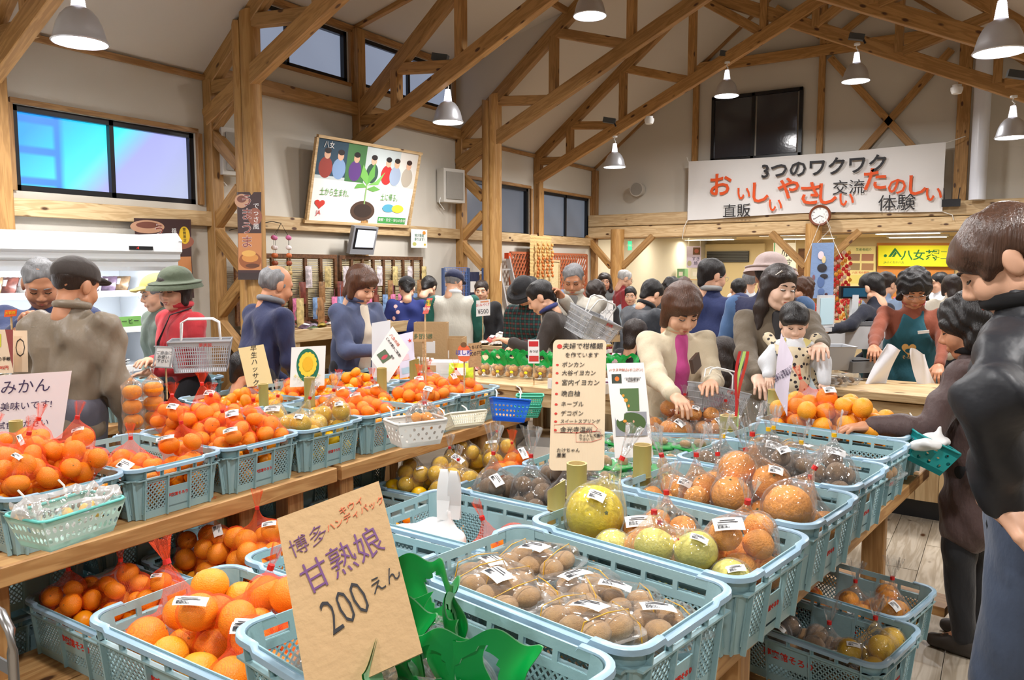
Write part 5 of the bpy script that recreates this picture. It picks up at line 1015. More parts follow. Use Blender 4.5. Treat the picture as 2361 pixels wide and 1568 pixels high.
person('child with dark hair in black, left of the beige jacket woman', 1465, 738, 5.6, -30, 6, 14, 0, top=c_black, hair=('bob', HD), sex='c', hs=1.2, far=True, feat=False, sh=.85)
pD = person('woman with brown bobbed hair, beige jacket and magenta sweater picking a bag', 1572, 655, 4.1, -158, 12, 26, 4, R=gd(1562, 928, 3.72), L=gd(1640, 885, 3.85), top=c_beige, inner=c_pink, hair=('bob', HBR), skin=SK, hs=1.14, fat=1.12, collar=c_beige, curl=45, eyes='down', bot=c_black)
person('tall man with glasses from behind in a dark blue fleece', 1643, 597, 5.9, -18, 4, 8, -40, top=c_dkbl, hair=('short', HB), sex='m', fat=1.25, sh=1.15, glasses=True, feat=False, collar=cloth('grey_lining', (150, 150, 150)), far=True)
person('person from behind in a pink-grey bucket hat and navy vest over denim', 1778, 590, 5.3, -10, 4, 6, -10, top=c_denim, vest=cloth('navy_vest', (38, 42, 78)), hair=('short', HB), hat=('bucket', cloth('pink_grey_hat', (186, 166, 162))), sex='m', fat=1.15, sh=1.1, feat=False, bot=c_jean, far=True, hs=1.08)
person('far grey-haired man between the fleece man and the bucket hat', 1727, 626, 9., 20, 2, 0, 0, top=c_white, hair=('crop', HG), sex='m', far=True, feat=False)
person('far shopper with a black bun of hair below the air vent', 1703, 643, 8.2, 10, 4, 4, 0, top=c_black, hair=('short', HB), far=True, feat=False)
person('shopper in an orange flower-print top, right of the smiling mother', 1851, 642, 8.0, 110, 4, 6, 0, top=c_oflor, hair=('curly', HBR), far=True)
person('girl with long dark hair and a pink top standing low behind the basket', 1668, 778, 4.95, 5, 6, 8, 0, top=cloth('pink_print', (176, 120, 140)), hair=('long', HD), sex='c', hs=1.25, feat=False, sh=.85, bot=c_jean)
# mother and baby
pM = person('smiling young mother with long dark hair and a taupe jacket carrying a baby', 1797, 613, 4.42, -168, 8, 4, 22, L=gd(1890, 800, 4.0), R=gd(1752, 905, 4.0), top=c_taupe, inner=cloth('charcoal_top', (50, 48, 50)), hair=('long', HD), skin=SKB, mouth='smile', eyes='half', hs=1.0, roll=-6, curl=45, bot=cloth('khaki_trousers', (120, 108, 90)))
M4 = Matrix.Translation(pM['hd']) @ pM['RH'].to_4x4(); mb = MB(); mb.box((0, 0, 0), (.045, .006, .009)); o = obj('hair_clip', mb, mat('silver_clip', (220, 214, 206), .25, metal=.6), pM['root']); o.matrix_local = M4 @ Matrix.Translation((.060, .062, .088)) @ Matrix.Rotation(.7, 4, 'Y')
def baby():
    c0 = gd(1832, 708, 4.02); t = thing('person', 'baby with black hair and white sleeves hanging in the front carrier, chewing a yellow bib', 'person', (c0.x, c0.y, 0), YAW-math.atan((1832-1180)/FPX)+math.radians(188)); z = c0.z-.085
    hd = np.array([0, 0, z]); RH = Matrix.Rotation(-.35, 3, 'X'); V, F = head_vf('c', .0055); Vs = [xf(V, RH, hd, .82)]; Fs = [F]; n = len(V)
    S = {1: (.085, 0, z-.13), -1: (-.085, 0, z-.13)}; E = {1: (.13, .045, z-.20), -1: (-.135, .04, z-.19)}; W_ = {1: (.13, .10, z-.255), -1: (-.145, .09, z-.285)}
    pr = [cap((0, -.01, z-.09), (0, 0, z-.14), .035, .05), cap((0, 0, z-.15), (0, .0, z-.33), .07, .075)]; 
    for s_ in (-1, 1):
        pr += [cap(S[s_], E[s_], .03, .026), cap(E[s_], W_[s_], .026, .02), cap((s_*.05, .0, z-.34), (s_*.085, .10, z-.40), .048, .038), cap((s_*.085, .10, z-.40), (s_*.08, .12, z-.50), .036, .025), cap((s_*.08, .12, z-.50), (s_*.08, .17, z-.52), .024, .02)]
    V, F = sdf(pr, .009, .02); Vs.append(V); Fs.append(F+n); n += len(V)
    for s_ in (-1, 1):
        d = Vector(W_[s_])-Vector(E[s_]); Rm = frame(d); Rm = Matrix((Rm.col[1]*-1, Rm.col[0], Rm.col[2])).transposed(); V, F = hand_vf(30, 'R' if s_ > 0 else 'L'); Vs.append(xf(V, Rm, W_[s_], .55)); Fs.append(F+n); n += len(V)
    obj('body', vf_mesh('body', np.vstack(Vs), np.vstack(Fs), SKB), None, t)
    sobj('top', [cap((0, 0, z-.14), (0, 0, z-.32), .082, .088)]+[cap(S[s_], E[s_], .042, .042) for s_ in (-1, 1)]+[cap(E[s_], W_[s_], .042, .032) for s_ in (-1, 1)], .009, c_white, t, .03, (.003, 40))
    sobj('shorts', [cap((0, .01, z-.32), (0, .02, z-.36), .09)]+[cap((s_*.05, .0, z-.34), (s_*.083, .09, z-.40), .066, .06) for s_ in (-1, 1)], .009, cloth('pale_blue_grey', (186, 200, 206)), t, .03, (.003, 40))
    sobj('carrier', [cap((0, .03, z-.17), (0, .05, z-.30), .075, .08), elp((0, -.08, z-.25), (.16, .07, .12))]+[cap((s_*.06, .07, z-.16), (s_*.12, -.05, z-.08), .022, .03) for s_ in (-1, 1)], .009, c_anim, t, .03)
    V, F = sdf([elp((0, -.014, .045), (.088, .104, .090)), elp((0, .06, .05), (.074, .045, .036)), elp((0, .112, -.045), (.068, .07, .078), k=.018, op=-1), elp((0, .03, -.13), (.13, .125, .09), k=.015, op=-1)], .007, .02, (.003, 60)); obj('hair', vf_mesh('hair', xf(V, RH, hd, .84), F, HB), None, t)
    M4 = Matrix.Translation(hd) @ RH.to_4x4() @ Matrix.Scale(.82, 4)
    for sg in (-1, 1):
        mb = MB(); mb.tube([(sg*.016, .086, .002), (sg*.026, .0885, -.001), (sg*.042, .081, .003)], .0026, 6); o = obj('eye', mb, EK, t, sm=80); o.matrix_local = M4
    mb = MB(); K = 14; V = []
    for i in range(4):
        for j in range(K+1): a = PI*(.08+.84*j/K); r = .05+.012*i; V.append((r*math.cos(a)*1.15, .085+.018*i*.6, -.07-r*math.sin(a)*.55+.02*math.cos(2*a)))
    mb.add(V, [(i*(K+1)+j, i*(K+1)+j+1, (i+1)*(K+1)+j+1, (i+1)*(K+1)+j) for i in range(3) for j in range(K)]); o = obj('bib', mb, mat('yellow_bib', (240, 226, 150), .7), t, sm=60); o.matrix_local = M4
baby()
# staff
pS = person('cashier from the side in black with a teal apron strap, reaching left', 2010, 630, 6.35, 62, 10, 14, 0, L=gd(1905, 762, 6.0), R='low', top=cloth('black_knit', (26, 30, 46)), hair=('short', HB), far=False, apron=c_teal, style='sweater')
person('shopper with dark hair behind the side-on cashier', 2046, 628, 7.6, -40, 4, 10, 0, top=cloth('light_blue_shirt', (140, 160, 190)), hair=('short', HD), far=True, feat=False)
pK = person('cashier in a rust brown sweater and teal apron with a heart emblem, folding a bag', 2110, 624, 5.75, -178, 8, 24, 8, L=gd(2165, 845, 5.45), R=gd(2010, 815, 5.5), top=c_rust, apron=c_teal, hair=('curly', HB), skin=SK2, glasses=True, hs=1.14, sh=1.12, fat=1.15, style='sweater', collar=cloth('rust_red_collar', (160, 58, 36)), curl=55)
person('far shop worker with black hair behind the cashier', 2166, 628, 9.0, 120, 2, 4, 0, top=c_white, hair=('short', HB), far=True)
person('far person in a cream hooded top right of the cashier', 2197, 634, 7.7, 8, 2, 4, 0, top=c_cream, hair=('bob', HD), far=True, feat=False)
person('distant man in brown with a flat cap at the right', 2236, 634, 10.5, -20, 4, 4, 0, top=cloth('brown_coat', (92, 76, 54)), hair=('crop', HG), hat=('flat', c_black), sex='m', far=True, feat=False)
# right foreground
pQ = person('short woman with curly black hair and a plum quilted coat reaching for the oranges', 2236, 686, 3.2, 76, 5, 14, 14, L=gd(2010, 985, 3.12), top=c_plum, hair=('curly', HB), skin=SK2, style='coat', hem=.22, fat=1.14, hs=1.1, curl=45, collar=mat('black_scarf', (18, 16, 18), .95, bump=.6, bscale=30), bot=c_black, fold=.007, pole={'L': (-.3, .3, -.9)})
pF = person('woman in a black leather jacket and jeans with pinned brown hair looking down', 2326, 478, 2.0, 80, 8, 30, 14, L=gd(2300, 1165, 1.75), R=(.17, -.03, .84), top=c_leather, bot=c_jean, hair=('tail', hairm('light_brown_hair', (80, 56, 44), .3)), skin=SK, fat=.98, sh=.92, collar=mat('black_knit_collar', (14, 14, 16), .95), curl=12, fold=.008, hem=-.08, pole={'L': (-1, -.05, -.35)}, hdir={'L': (.1, -.75, -.5)})
def strap(P_, m, sg=-1):
    h, T_, B_ = P_['hip'], P_['T'], P_['B']; pts = [h+T_*.47+np.array([sg*.075, -.03, 0]), h+T_*.44+B_*.10+np.array([sg*.07, 0, 0]), h+T_*.28+B_*.150+np.array([0, 0, 0]), h+T_*.10+B_*.13+np.array([-sg*.10, 0, 0]), h+T_*.0+np.array([-sg*.17, .02, 0])]
    mb = MB(); mb.tube(pts, .010, 6, flat=.4); obj('bag_strap', mb, m, P_['root'], sm=80, label='dark shoulder strap')
strap(pR, c_black)
# ------------------------------------------------------------- boards, posters and signs
def pmat(c): return mat('print_%d_%d_%d' % tuple(c), c, .6)
def board(name, label, cat, TL, TR, BL, m, texts=(), shapes=(), th=.004, group=None, border=None, curl=0., round_=0., stick=None, hang=None):
    """a flat sign from three corners; lettering and print sit on its face"""
    TL, TR, BL = Vector(TL), Vector(TR), Vector(BL); w = (TR-TL).length; X = (TR-TL)/w; yv = TL-BL; yv = yv-X*yv.dot(X); h = yv.length; Y = yv/h; Z = X.cross(Y)
    t = thing(name, label, cat, group=group); t.matrix_world = Matrix.Translation(BL+X*((TL-BL).dot(X)*.5*0)) @ Matrix((X, Y, Z)).transposed().to_4x4()
    sk = (TL-BL).dot(X); mb = MB(); Mi = (Matrix.Translation(BL) @ Matrix((X, Y, Z)).transposed().to_4x4()).inverted()
    if stick is not None: a = BL+X*w*.5+Y*h*.3-Z*(th+.006); m2 = MB(); m2.cyl(Mi@a, Mi@Vector((a.x, a.y, stick)), .005, n=6); obj('stick', m2, M['pine'], t)
    if hang is not None:
        for u_ in (.1, .9): a = BL+X*w*u_+Y*h; m2 = MB(); m2.cyl(Mi@a, Mi@Vector((a.x, a.y, hang)), .003, n=5); obj('cord', m2, M['cyrope'], t)
    def cz(u, v): return curl*math.sin(PI*v)*w+curl*.6*math.sin(2.2*PI*u)*w*.3
    nx, ny = (10, 10) if curl else (1, 1)
    if round_:
        K = 6; pts = []; r = round_
        for cx, cy, a0 in ((w-r, h-r, 0), (r, h-r, 90), (r, r, 180), (w-r, r, 270)):
            for j in range(K+1): a = math.radians(a0+90*j/K); pts.append((cx+r*math.cos(a), cy+r*math.sin(a)))
        n = len(pts); mb.add([(x+sk*y/h, y, 0) for x, y in pts]+[(x+sk*y/h, y, -th) for x, y in pts], [tuple(range(n)), tuple(range(n, 2*n))[::-1]]+[(i, n+i, n+(i+1) % n, (i+1) % n) for i in range(n)])
    else:
        for zz, s_ in ((0, 1), (-th, -1)): 
            V = [(u*w+sk*v, v*h, cz(u, v)+zz) for u in np.linspace(0, 1, nx+1) for v in np.linspace(0, 1, ny+1)]; F = [(i*(ny+1)+j, (i+1)*(ny+1)+j, (i+1)*(ny+1)+j+1, i*(ny+1)+j+1) for i in range(nx) for j in range(ny)]
            mb.add(V, F if s_ > 0 else [f[::-1] for f in F])
        for (a, b) in (((0, 0), (1, 0)), ((1, 0), (1, 1)), ((1, 1), (0, 1)), ((0, 1), (0, 0))):
            V = []
            for q in np.linspace(0, 1, 11 if curl else 2): u = a[0]+(b[0]-a[0])*q; v = a[1]+(b[1]-a[1])*q; V += [(u*w+sk*v, v*h, cz(u, v)), (u*w+sk*v, v*h, cz(u, v)-th)]
            mb.add(V, [(2*i, 2*i+1, 2*i+3, 2*i+2) for i in range(len(V)//2-1)])
    obj('sheet' if th < .003 else 'panel', mb, m, t, sm=30 if curl else 0)
    if border:
        bm, bw, bt = border; mb = MB()
        for c, d in (((w/2, -bw/2), (w+2*bw, bw)), ((w/2, h+bw/2), (w+2*bw, bw)), ((-bw/2, h/2), (bw, h)), ((w+bw/2, h/2), (bw, h))): mb.box((c[0]+sk*c[1]/h, c[1], 0), (d[0], d[1], bt))
        obj('frame', mb, bm, t, sm=0)
    for i, sh_ in enumerate(shapes):   # print on the sheet
        kd, u, v, a, b, c = sh_ if sh_[0] != 'p' else ('p', 0, 0, sh_[1], 0, sh_[-1])
        mb = MB(); z = cz(u, v)+.0009+.00012*i; x = u*w+sk*v; y = v*h
        if kd == 'r': mb.add([(x-a*w/2, y-b*h/2, z), (x+a*w/2, y-b*h/2, z), (x+a*w/2, y+b*h/2, z), (x-a*w/2, y+b*h/2, z)], [(0, 1, 2, 3)])
        elif kd == 'e': n = 28; mb.add([(x+a*w/2*math.cos(2*PI*j/n), y+b*h/2*math.sin(2*PI*j/n), z) for j in range(n)], [tuple(range(n))])
        elif kd == 'h': n = 30; mb.add([(x+a*w/2*(16*math.sin(q)**3)/16, y+b*h/2*(13*math.cos(q)-5*math.cos(2*q)-2*math.cos(3*q)-math.cos(4*q))/16, z) for q in [2*PI*j/n for j in range(n)]], [tuple(range(n))[::-1]])
        elif kd == 'p': mb.add([(p*w+sk*q, q*h, z) for p, q in a], [tuple(range(len(a)))])
        obj('print', mb, pmat(c) if not hasattr(c, 'name') else c, t, sm=0)
    for tx in texts:
        s_, u, v, size, tm = tx[:5]; kw = tx[5] if len(tx) > 5 else {}; rt = kw.pop('rot', 0) if kw else 0; kw = dict(kw)
        text(s_, size*h, tm, t, (u*w+sk*v, v*h, cz(u, v)+.0012+.00015*len(shapes)), Matrix.Rotation(math.radians(rt), 3, 'Z'), **kw)
    return t
def G2(a, b, c, d): return gd(*a, b), gd(*c, b if d is None else d)
hand = dict(shear=.12, thick=-.004)
def H(**k): d = dict(hand); d.update(k); return d
# big cardboard price sign
board('price_sign', 'large brown cardboard sign with purple and black handwriting reading 200', 'sign', gd(638, 1196, 1.30), gd(873, 1109, 1.36), gd(712, 1625, 1.14), M['card'],
      [('博多', .24, .80, .115, M['purple'], H(rot=10, thick=-.012)), ('キウイ\nハンディパック', .70, .88, .052, M['orangeink'], H(rot=8)), ('甘熟娘', .50, .62, .19, M['purple'], H(rot=10, thick=-.004, sx=.85)), ('200', .44, .37, .27, M['ink'], H(rot=12, sx=.62, thick=-.012)), ('えん', .83, .43, .095, M['ink'], H(rot=12))], th=.006)
mr = M['red']
def dots(L): return [('e', .09, v, .055, .018, mr) for v in L]
rows = [('夫婦で柑橘類', .945, .062), ('を作ています', .875, .052), ('ポンカン', .80, .052), ('大谷イヨカン', .735, .052), ('宮内イヨカン', .66, .058), ('晩白柚', .575, .058), ('ネーブル', .495, .052), ('デコポン', .425, .052), ('スイートスプリング', .365, .040), ('金光寺温州', .30, .058), ('カットして食べて\n下さい', .245, .032), ('たけちゃん\n農園', .13, .042)]
t = board('wooden_notice', 'tall pale wooden notice board listing citrus varieties with red dots', 'sign', gd(1276, 783, 2.62), gd(1398, 783, 2.62), gd(1266, 1085, 2.52), M['pine'] if False else mat('pale_notice_wood', (226, 204, 172), .6, bump=.1, bscale=20, stretch=(9, .6, 1)),
      [(s_, .17 if i not in (1, 10, 11) else (.22, .52, .12)[(1, 10, 11).index(i)], v, z*.84, M['ink'], H(align='LEFT')) for i, (s_, v, z) in enumerate(rows)], dots([.80, .735, .66, .575, .495, .425, .365, .30])+[('e', .12, .945, .10, .034, mr)], th=.012, round_=.016)
mb = MB(); w_, h_ = .178, .45
mb.tube([(.10*w_+.8*w_*u, .275*h_+.055*h_*v, .0022) for u, v in ((0, 0), (0, 1), (.35, 1.15), (.9, 1.1), (1, .5), (.95, .1), (.5, -.05))], .0007, 4, True); mb.tube([(.5*w_+.47*w_*u, .205*h_+.08*h_*v, .0022) for u, v in ((0, 0), (0, .8), (.5, 1.), (.95, .95), (1, .3), (.6, .0))], .0007, 4, True); obj('red_outline', mb, M['red'], t)
board('leaflet', 'white laminated leaflet with two orchard photos beside the wooden notice', 'sign', gd(1398, 838, 2.6), gd(1484, 836, 2.6), gd(1418, 1056, 2.55), M['paper'],
      [('ハウス不知火(デコポン)', .5, .925, .034, M['orangeink'], H()), ('ハウス栽培の不知火です\n甘くて味が濃い果実\nお早めにどうぞ', .66, .82, .016, M['ink'], {}), ('生産者のみなさん', .45, .225, .014, M['ink'], {}), ('出荷組合', .4, .14, .014, M['ink'], {}), ('福岡県八女市の果樹園より直送', .5, .115, .010, M['ink'], {})],
      [('r', .23, .83, .26, .10, (60, 70, 60)), ('e', .24, .83, .12, .05, (226, 120, 40)), ('r', .52, .605, .50, .24, (86, 116, 70)), ('e', .42, .60, .10, .04, (226, 160, 60)), ('e', .36, .65, .07, .03, (230, 160, 50)), ('e', .48, .54, .06, .03, (230, 150, 50)), ('r', .60, .66, .3, .08, (200, 206, 214)), ('r', .5, .35, .84, .25, (150, 152, 160)), ('e', .5, .36, .78, .22, (70, 96, 50)), ('e', .34, .38, .10, .03, (226, 150, 50)), ('e', .68, .4, .08, .03, (226, 150, 50)), ('e', .40, .30, .11, .10, (226, 228, 226)), ('e', .57, .31, .09, .11, (50, 56, 96)), ('e', .40, .355, .05, .028, (210, 160, 130)), ('e', .57, .375, .05, .028, (210, 160, 130))], th=.0015, curl=.06)
board('hand_sign', 'big white handwritten mikan sign at the left edge of the photo', 'sign', gd(-95, 872, 3.12), gd(165, 855, 3.2), gd(-120, 1032, 3.1), mat('pinkish_paper', (236, 222, 224), .6), [('みかん', .60, .80, .23, M['purple'] if False else mat('violet_ink', (60, 44, 84), .6), H()), ('とても美味いです!', .50, .52, .135, MATS['violet_ink'], H()), ('是非 ご試食ください', .50, .25, .118, MATS['violet_ink'], H())], th=.003)
board('cardboard_sign', 'narrow yellow cardboard sign with vertical handwriting, left stand', 'sign', gd(549, 803, 4.1), gd(607, 794, 4.1), gd(570, 893, 4.05), mat('yellow_card', (228, 204, 150), .75), [('早\n生\nハ\nッ\nサ\nク', .47, .50, .165, M['ink'], H())], th=.004)
fl = [('e', .5, .52, .66, .86, (18, 110, 84)), ('e', .5, .55, .50, .60, (240, 200, 40))]+[('e', .5+.21*math.cos(a), .55+.25*math.sin(a), .12, .13, (244, 210, 60)) for a in np.linspace(0, 2*PI, 14, endpoint=False)]+[('e', .5, .55, .30, .34, (236, 184, 30))]
board('sunflower_sign', 'white sign with a yellow flower on a green oval, left stand', 'sign', gd(672, 801, 4.12), gd(751, 797, 4.12), gd(668, 893, 4.1), M['paper'], [('おてん', .24, .22, .085, mat('pale_yellow_print', (240, 220, 90), .6), dict(rot=-35)), ('さした', .76, .22, .085, MATS['pale_yellow_print'], dict(rot=35))], fl, th=.003)
board('diamond_sheet', 'white paper turned on its corner with a small photo, behind the left stand', 'sign', gd(905, 752, 4.5), gd(944, 806, 4.5), gd(855, 828, 4.45), M['paper'], [('八女の味', .35, .82, .10, M['orangeink'], {}), ('この木製かご新案!', .45, .68, .08, M['ink'], {}), ('組合', .62, .50, .07, M['ink'], {})], [('r', .35, .33, .38, .28, (90, 110, 84)), ('e', .38, .33, .12, .2, (200, 70, 90))], th=.001)
board('plastic_holder', 'translucent grey acrylic sheet standing behind the diamond paper', 'sign', gd(857, 745, 4.6), gd(900, 738, 4.6), gd(858, 872, 4.55), mat('frosted_acrylic', (226, 228, 232), .25, alpha=.75), th=.003)
board('lilac_sheet', 'lilac paper sheet with a small star right of the diamond paper', 'sign', gd(918, 772, 4.85), gd(953, 764, 4.85), gd(922, 873, 4.8), mat('lilac_paper', (216, 214, 236), .6), [('★', .75, .80, .12, M['red'], {})], [('r', .4, .45, .5, .14, (226, 196, 206)), ('r', .4, .15, .5, .14, (170, 200, 220))], th=.0015)
board('lilac_leaflet', 'narrow laminated lilac text sheet in front of the baby', 'sign', gd(1801, 768, 3.25), gd(1829, 826, 3.2), gd(1787, 900, 3.25), mat('lilac_film', (222, 210, 226), .3), [('ジューシーな果汁\nたっぷりの甘さ\nさわやかな香り\n皮がむきやすく\n袋ごと食べられ\nます たねなし\nでお子様にも\n人気の品種です', .5, .5, .085, MATS['violet_ink'], dict(sx=.40))], th=.0015, curl=.08)
board('price_sign', 'white price card reading 500 yen on a stick before the shop woman', 'sign', gd(1098, 693, 7.5), gd(1130, 690, 7.5), gd(1098, 730, 7.5), M['paper'], [('おみやげ', .45, .68, .22, M['red'], H()), ('¥500', .5, .26, .42, M['ink'], dict(sx=.8))], [('r', .6, .88, .6, .1, (220, 150, 110))], stick=.86, th=.006)
board('jam_sign', 'small white and red card above the jam jars', 'sign', gd(1217, 783, 4.9), gd(1243, 783, 4.9), gd(1218, 838, 4.9), M['paper'], [('みつば', .5, .5, .12, M['ink'], {})], [('r', .5, .82, .84, .22, (206, 40, 44)), ('r', .5, .2, .84, .24, (206, 60, 50))], stick=.86, th=.003)
board('dried_persimmon_sign', 'orange persimmon shaped sign with a white name strip', 'sign', gd(1055, 795, 4.45), gd(1083, 795, 4.45), gd(1056, 834, 4.45), mat('persimmon_orange', (238, 110, 62), .6), [('ほし柿', .5, .52, .34, mat('blue_print', (50, 50, 160), .6), dict(thick=.01))], [('r', .5, .5, .94, .34, (236, 226, 240)), ('e', .5, 1.0, .5, .3, (120, 84, 50))], stick=.84, th=.003, round_=.03)
board('cardboard_sign', 'brown cardboard sign reading 200 yen beside the persimmon sign', 'sign', gd(1080, 792, 4.6), gd(1110, 789, 4.6), gd(1080, 848, 4.6), M['card'], [('たちばな', .5, .82, .16, M['ink'], H()), ('200円', .5, .55, .22, M['ink'], H())], stick=.84, th=.005)
board('cardboard_sign', 'brown cardboard sign with green handwriting above the glass bottles', 'sign', gd(952, 765, 4.7), gd(998, 765, 4.7), gd(952, 788, 4.7), M['card'], [('多甘熟娘', .5, .5, .6, M['green'], H(sx=.8))], stick=.84, th=.005)
board('flag_sign', 'small tilted red and yellow card on a thin stick', 'sign', gd(985, 688, 4.6), gd(998, 687, 4.6), gd(974, 724, 4.6), mat('salmon_print', (230, 110, 100), .6), [('特選', .5, .70, .3, M['green'], {}), ('新米', .5, .30, .25, M['paper'], {})], [('r', .5, .70, .7, .4, (236, 200, 60))], stick=.84, th=.003)
board('shop_card', 'orange and red price card at the left edge in front of the cooler', 'sign', gd(11, 715, 3.7), gd(39, 713, 3.7), gd(9, 731, 3.7), mat('orange_red_print', (226, 92, 34), .6), [('お買得', .5, .5, .5, mat('yellow_print', (244, 200, 40), .6), {})], stick=.72, th=.003)
board('face_drawing', 'beige card with a simple line drawing behind the white mikan sign', 'sign', gd(30, 762, 3.5), gd(62, 762, 3.5), gd(32, 858, 3.5), mat('beige_card', (232, 206, 176), .7), [('〇', .5, .55, .5, M['ink'], dict(thick=-.01, sx=.5))], th=.003)
board('price_board', 'beige and dark red card reading 105 yen at the left edge', 'sign', gd(-30, 760, 3.45), gd(30, 760, 3.45), gd(-30, 860, 3.45), MATS['beige_card'], [('田の手帳', .58, .32, .10, M['ink'], {}), ('¥105円', .58, .12, .10, M['red'], {})], [('p', [(.7, 1), (1, 1), (1, .1), (.92, .3)], 0, 0, (150, 70, 66)), ('r', .4, .75, .3, .3, (206, 200, 60))], th=.003)
# posters: food banners
def food(us): return [('r', .5, .5, 1., 1., (64, 40, 40)), ('e', .2, .9, .6, .16, (196, 150, 120)), ('e', .2, .92, .4, .08, (120, 70, 56)), ('e', .75, .72, .6, .2, (150, 90, 70)), ('r', .5, .32, 1., .42, (196, 130, 80)), ('e', .5, .22, .95, .2, (150, 86, 46)), ('e', .5, .25, .7, .10, (206, 140, 70)), ('e', .45, .30, .6, .07, (222, 170, 90)), ('e', .6, .16, .6, .05, (96, 54, 32)), ('r', .5, .04, 1., .08, (52, 36, 34))]
board('food_banner', 'tall brown food poster behind the right end of the cooler', 'poster', gx(313, 503, -6.10), gx(440, 506, -6.10), gx(318, 696, -6.10), M['darkwood'] if False else mat('poster_gloss', (70, 46, 44), .4), [('う\nま\nう\nま', .42, .62, .15, M['paper'], dict(thick=.02)), ('う\nま\nう\nま', .42, .62, .15, mat('maroon_print', (140, 54, 36), .6), dict(ext=.003)), ('福\n岡\nの\n味', .68, .74, .07, M['paper'], {}), ('期\n間\n限\n定', .87, .80, .045, M['ink'], {})], food(0)+[('e', .87, .80, .20, .22, (232, 190, 40))], th=.002)
t = board('food_banner', 'tall brown food poster hung on the nearest log pillar', 'poster', gd(546, 443, 6.72), gd(600, 443, 6.72), gd(551, 645, 6.72), MATS['poster_gloss'], [('う\nま\nう\nま', .40, .66, .15, M['paper'], dict(thick=.02)), ('う\nま\nう\nま', .40, .66, .15, MATS['maroon_print'], dict(ext=.003)), ('で\nっ\nさ\n風', .80, .72, .075, M['paper'], {})], food(0), th=.002)
# framed JA poster leaning out from the wall
def solve_tilt(px, py, y): v = gy(px, py, y); return v
bl = gx(706, 507, -6.10); br = gx(937, 522, -6.10); tl = gy(737, 317, bl.y+.03); tr_ = gy(968, 357, br.y+.03)
ppl = []
for i, (u, c, hc) in enumerate(((.09, (150, 60, 50), (40, 30, 30)), (.21, (130, 160, 200), (40, 30, 30)), (.36, (96, 60, 130), (30, 26, 26)), (.53, (56, 84, 70), (40, 34, 34)), (.68, (190, 50, 50), (40, 34, 34)), (.77, (160, 176, 200), (50, 40, 36)), (.90, (186, 176, 160), (60, 40, 34)))):
    ppl += [('e', u, .66, .12, .26, c), ('e', u, .82, .055, .11, (222, 176, 146)), ('e', u, .865, .06, .07, hc)]
board('framed_poster', 'large framed poster of growers with a seedling, leaning out from the wall', 'poster', tl, tr_, bl, M['paper'], [('八女', .09, .93, .09, M['paper'], {}), ('土から生まれ、', .22, .36, .105, mat('leaf_green_print', (110, 170, 100), .6), dict(sx=.75)), ('土に帰る。', .76, .36, .105, MATS['leaf_green_print'], dict(sx=.75)), ('JA', .09, .10, .08, M['red'], {}), ('新鮮・安全・安心の食材', .82, .055, .05, M['paper'], {})],
      [('r', .5, .76, 1., .48, (196, 206, 206)), ('r', .15, .78, .30, .44, (40, 70, 90)), ('r', .36, .76, .18, .48, (70, 120, 70)), ('r', .90, .76, .2, .48, (226, 222, 214))]+ppl+[('e', .5, .16, .24, .26, (84, 62, 50)), ('e', .5, .16, .18, .18, (60, 46, 40)), ('r', .5, .38, .012, .26, (150, 190, 120)), ('p', [(.5, .5), (.42, .60), (.43, .76), (.50, .62)], 0, 0, (120, 184, 90)), ('p', [(.5, .5), (.5, .66), (.545, .80), (.56, .62)], 0, 0, (104, 170, 80)), ('p', [(.5, .5), (.58, .56), (.66, .70), (.61, .52)], 0, 0, (126, 190, 96)), ('p', [(.5, .47), (.38, .44), (.40, .50), (.46, .52)], 0, 0, (110, 174, 84)), ('p', [(.5, .45), (.57, .50), (.64, .46), (.57, .42)], 0, 0, (110, 170, 84)), ('h', .09, .21, .09, .13, (206, 60, 50)), ('e', .76, .22, .13, .11, (90, 170, 200)), ('e', .86, .22, .13, .11, (230, 220, 70)), ('r', .82, .055, .30, .085, (70, 160, 80))],
      th=.01, border=(M['pine'], .03, .035))
# television on a bracket
tl, tr_, bl = gx(818, 521, -5.90), gx(873, 525, -5.90), gx(806, 586, -5.98)
t = board('television', 'small grey television tilted down on a wall bracket', 'television', tl, tr_, bl, mat('tv_grey', (136, 138, 144), .4), [], [('r', .5, .56, .86, .74, M['black'])], th=.05)
def noise_screen():
    m = bpy.data.materials.new('tv_picture'); m.use_nodes = True; N = m.node_tree.nodes; L_n = m.node_tree.links; tc = N.new('ShaderNodeTexCoord'); n = N.new('ShaderNodeTexVoronoi'); n.inputs['Scale'].default_value = 34; L_n.new(tc.outputs['Object'], n.inputs['Vector']); r = N.new('ShaderNodeValToRGB'); L_n.new(n.outputs['Distance'], r.inputs[0]); e = r.color_ramp.elements; e[0].color = (.04, .1, .5, 1); e[1].color = (.75, .85, 1, 1); q = e.new(.35); q.color = (.3, .55, 1, 1)
    L_n.new(r.outputs[0], N['Principled BSDF'].inputs['Emission Color']); N['Principled BSDF'].inputs['Emission Strength'].default_value = .45; return m
w_ = (tr_-tl).length; h_ = (tl-bl).length; mb = MB(); mb.add([(-w_*.38, -h_*.31, 0), (w_*.38, -h_*.31, 0), (w_*.38, h_*.31, 0), (-w_*.38, h_*.31, 0)], [(0, 1, 2, 3)]); obj('screen', mb, noise_screen(), t, (w_*.54, h_*.57, .003), sm=0)
obj('bracket', MB().box((w_*.5, h_*.5, -.12), (.05, .05, .16)), M['black'], t)
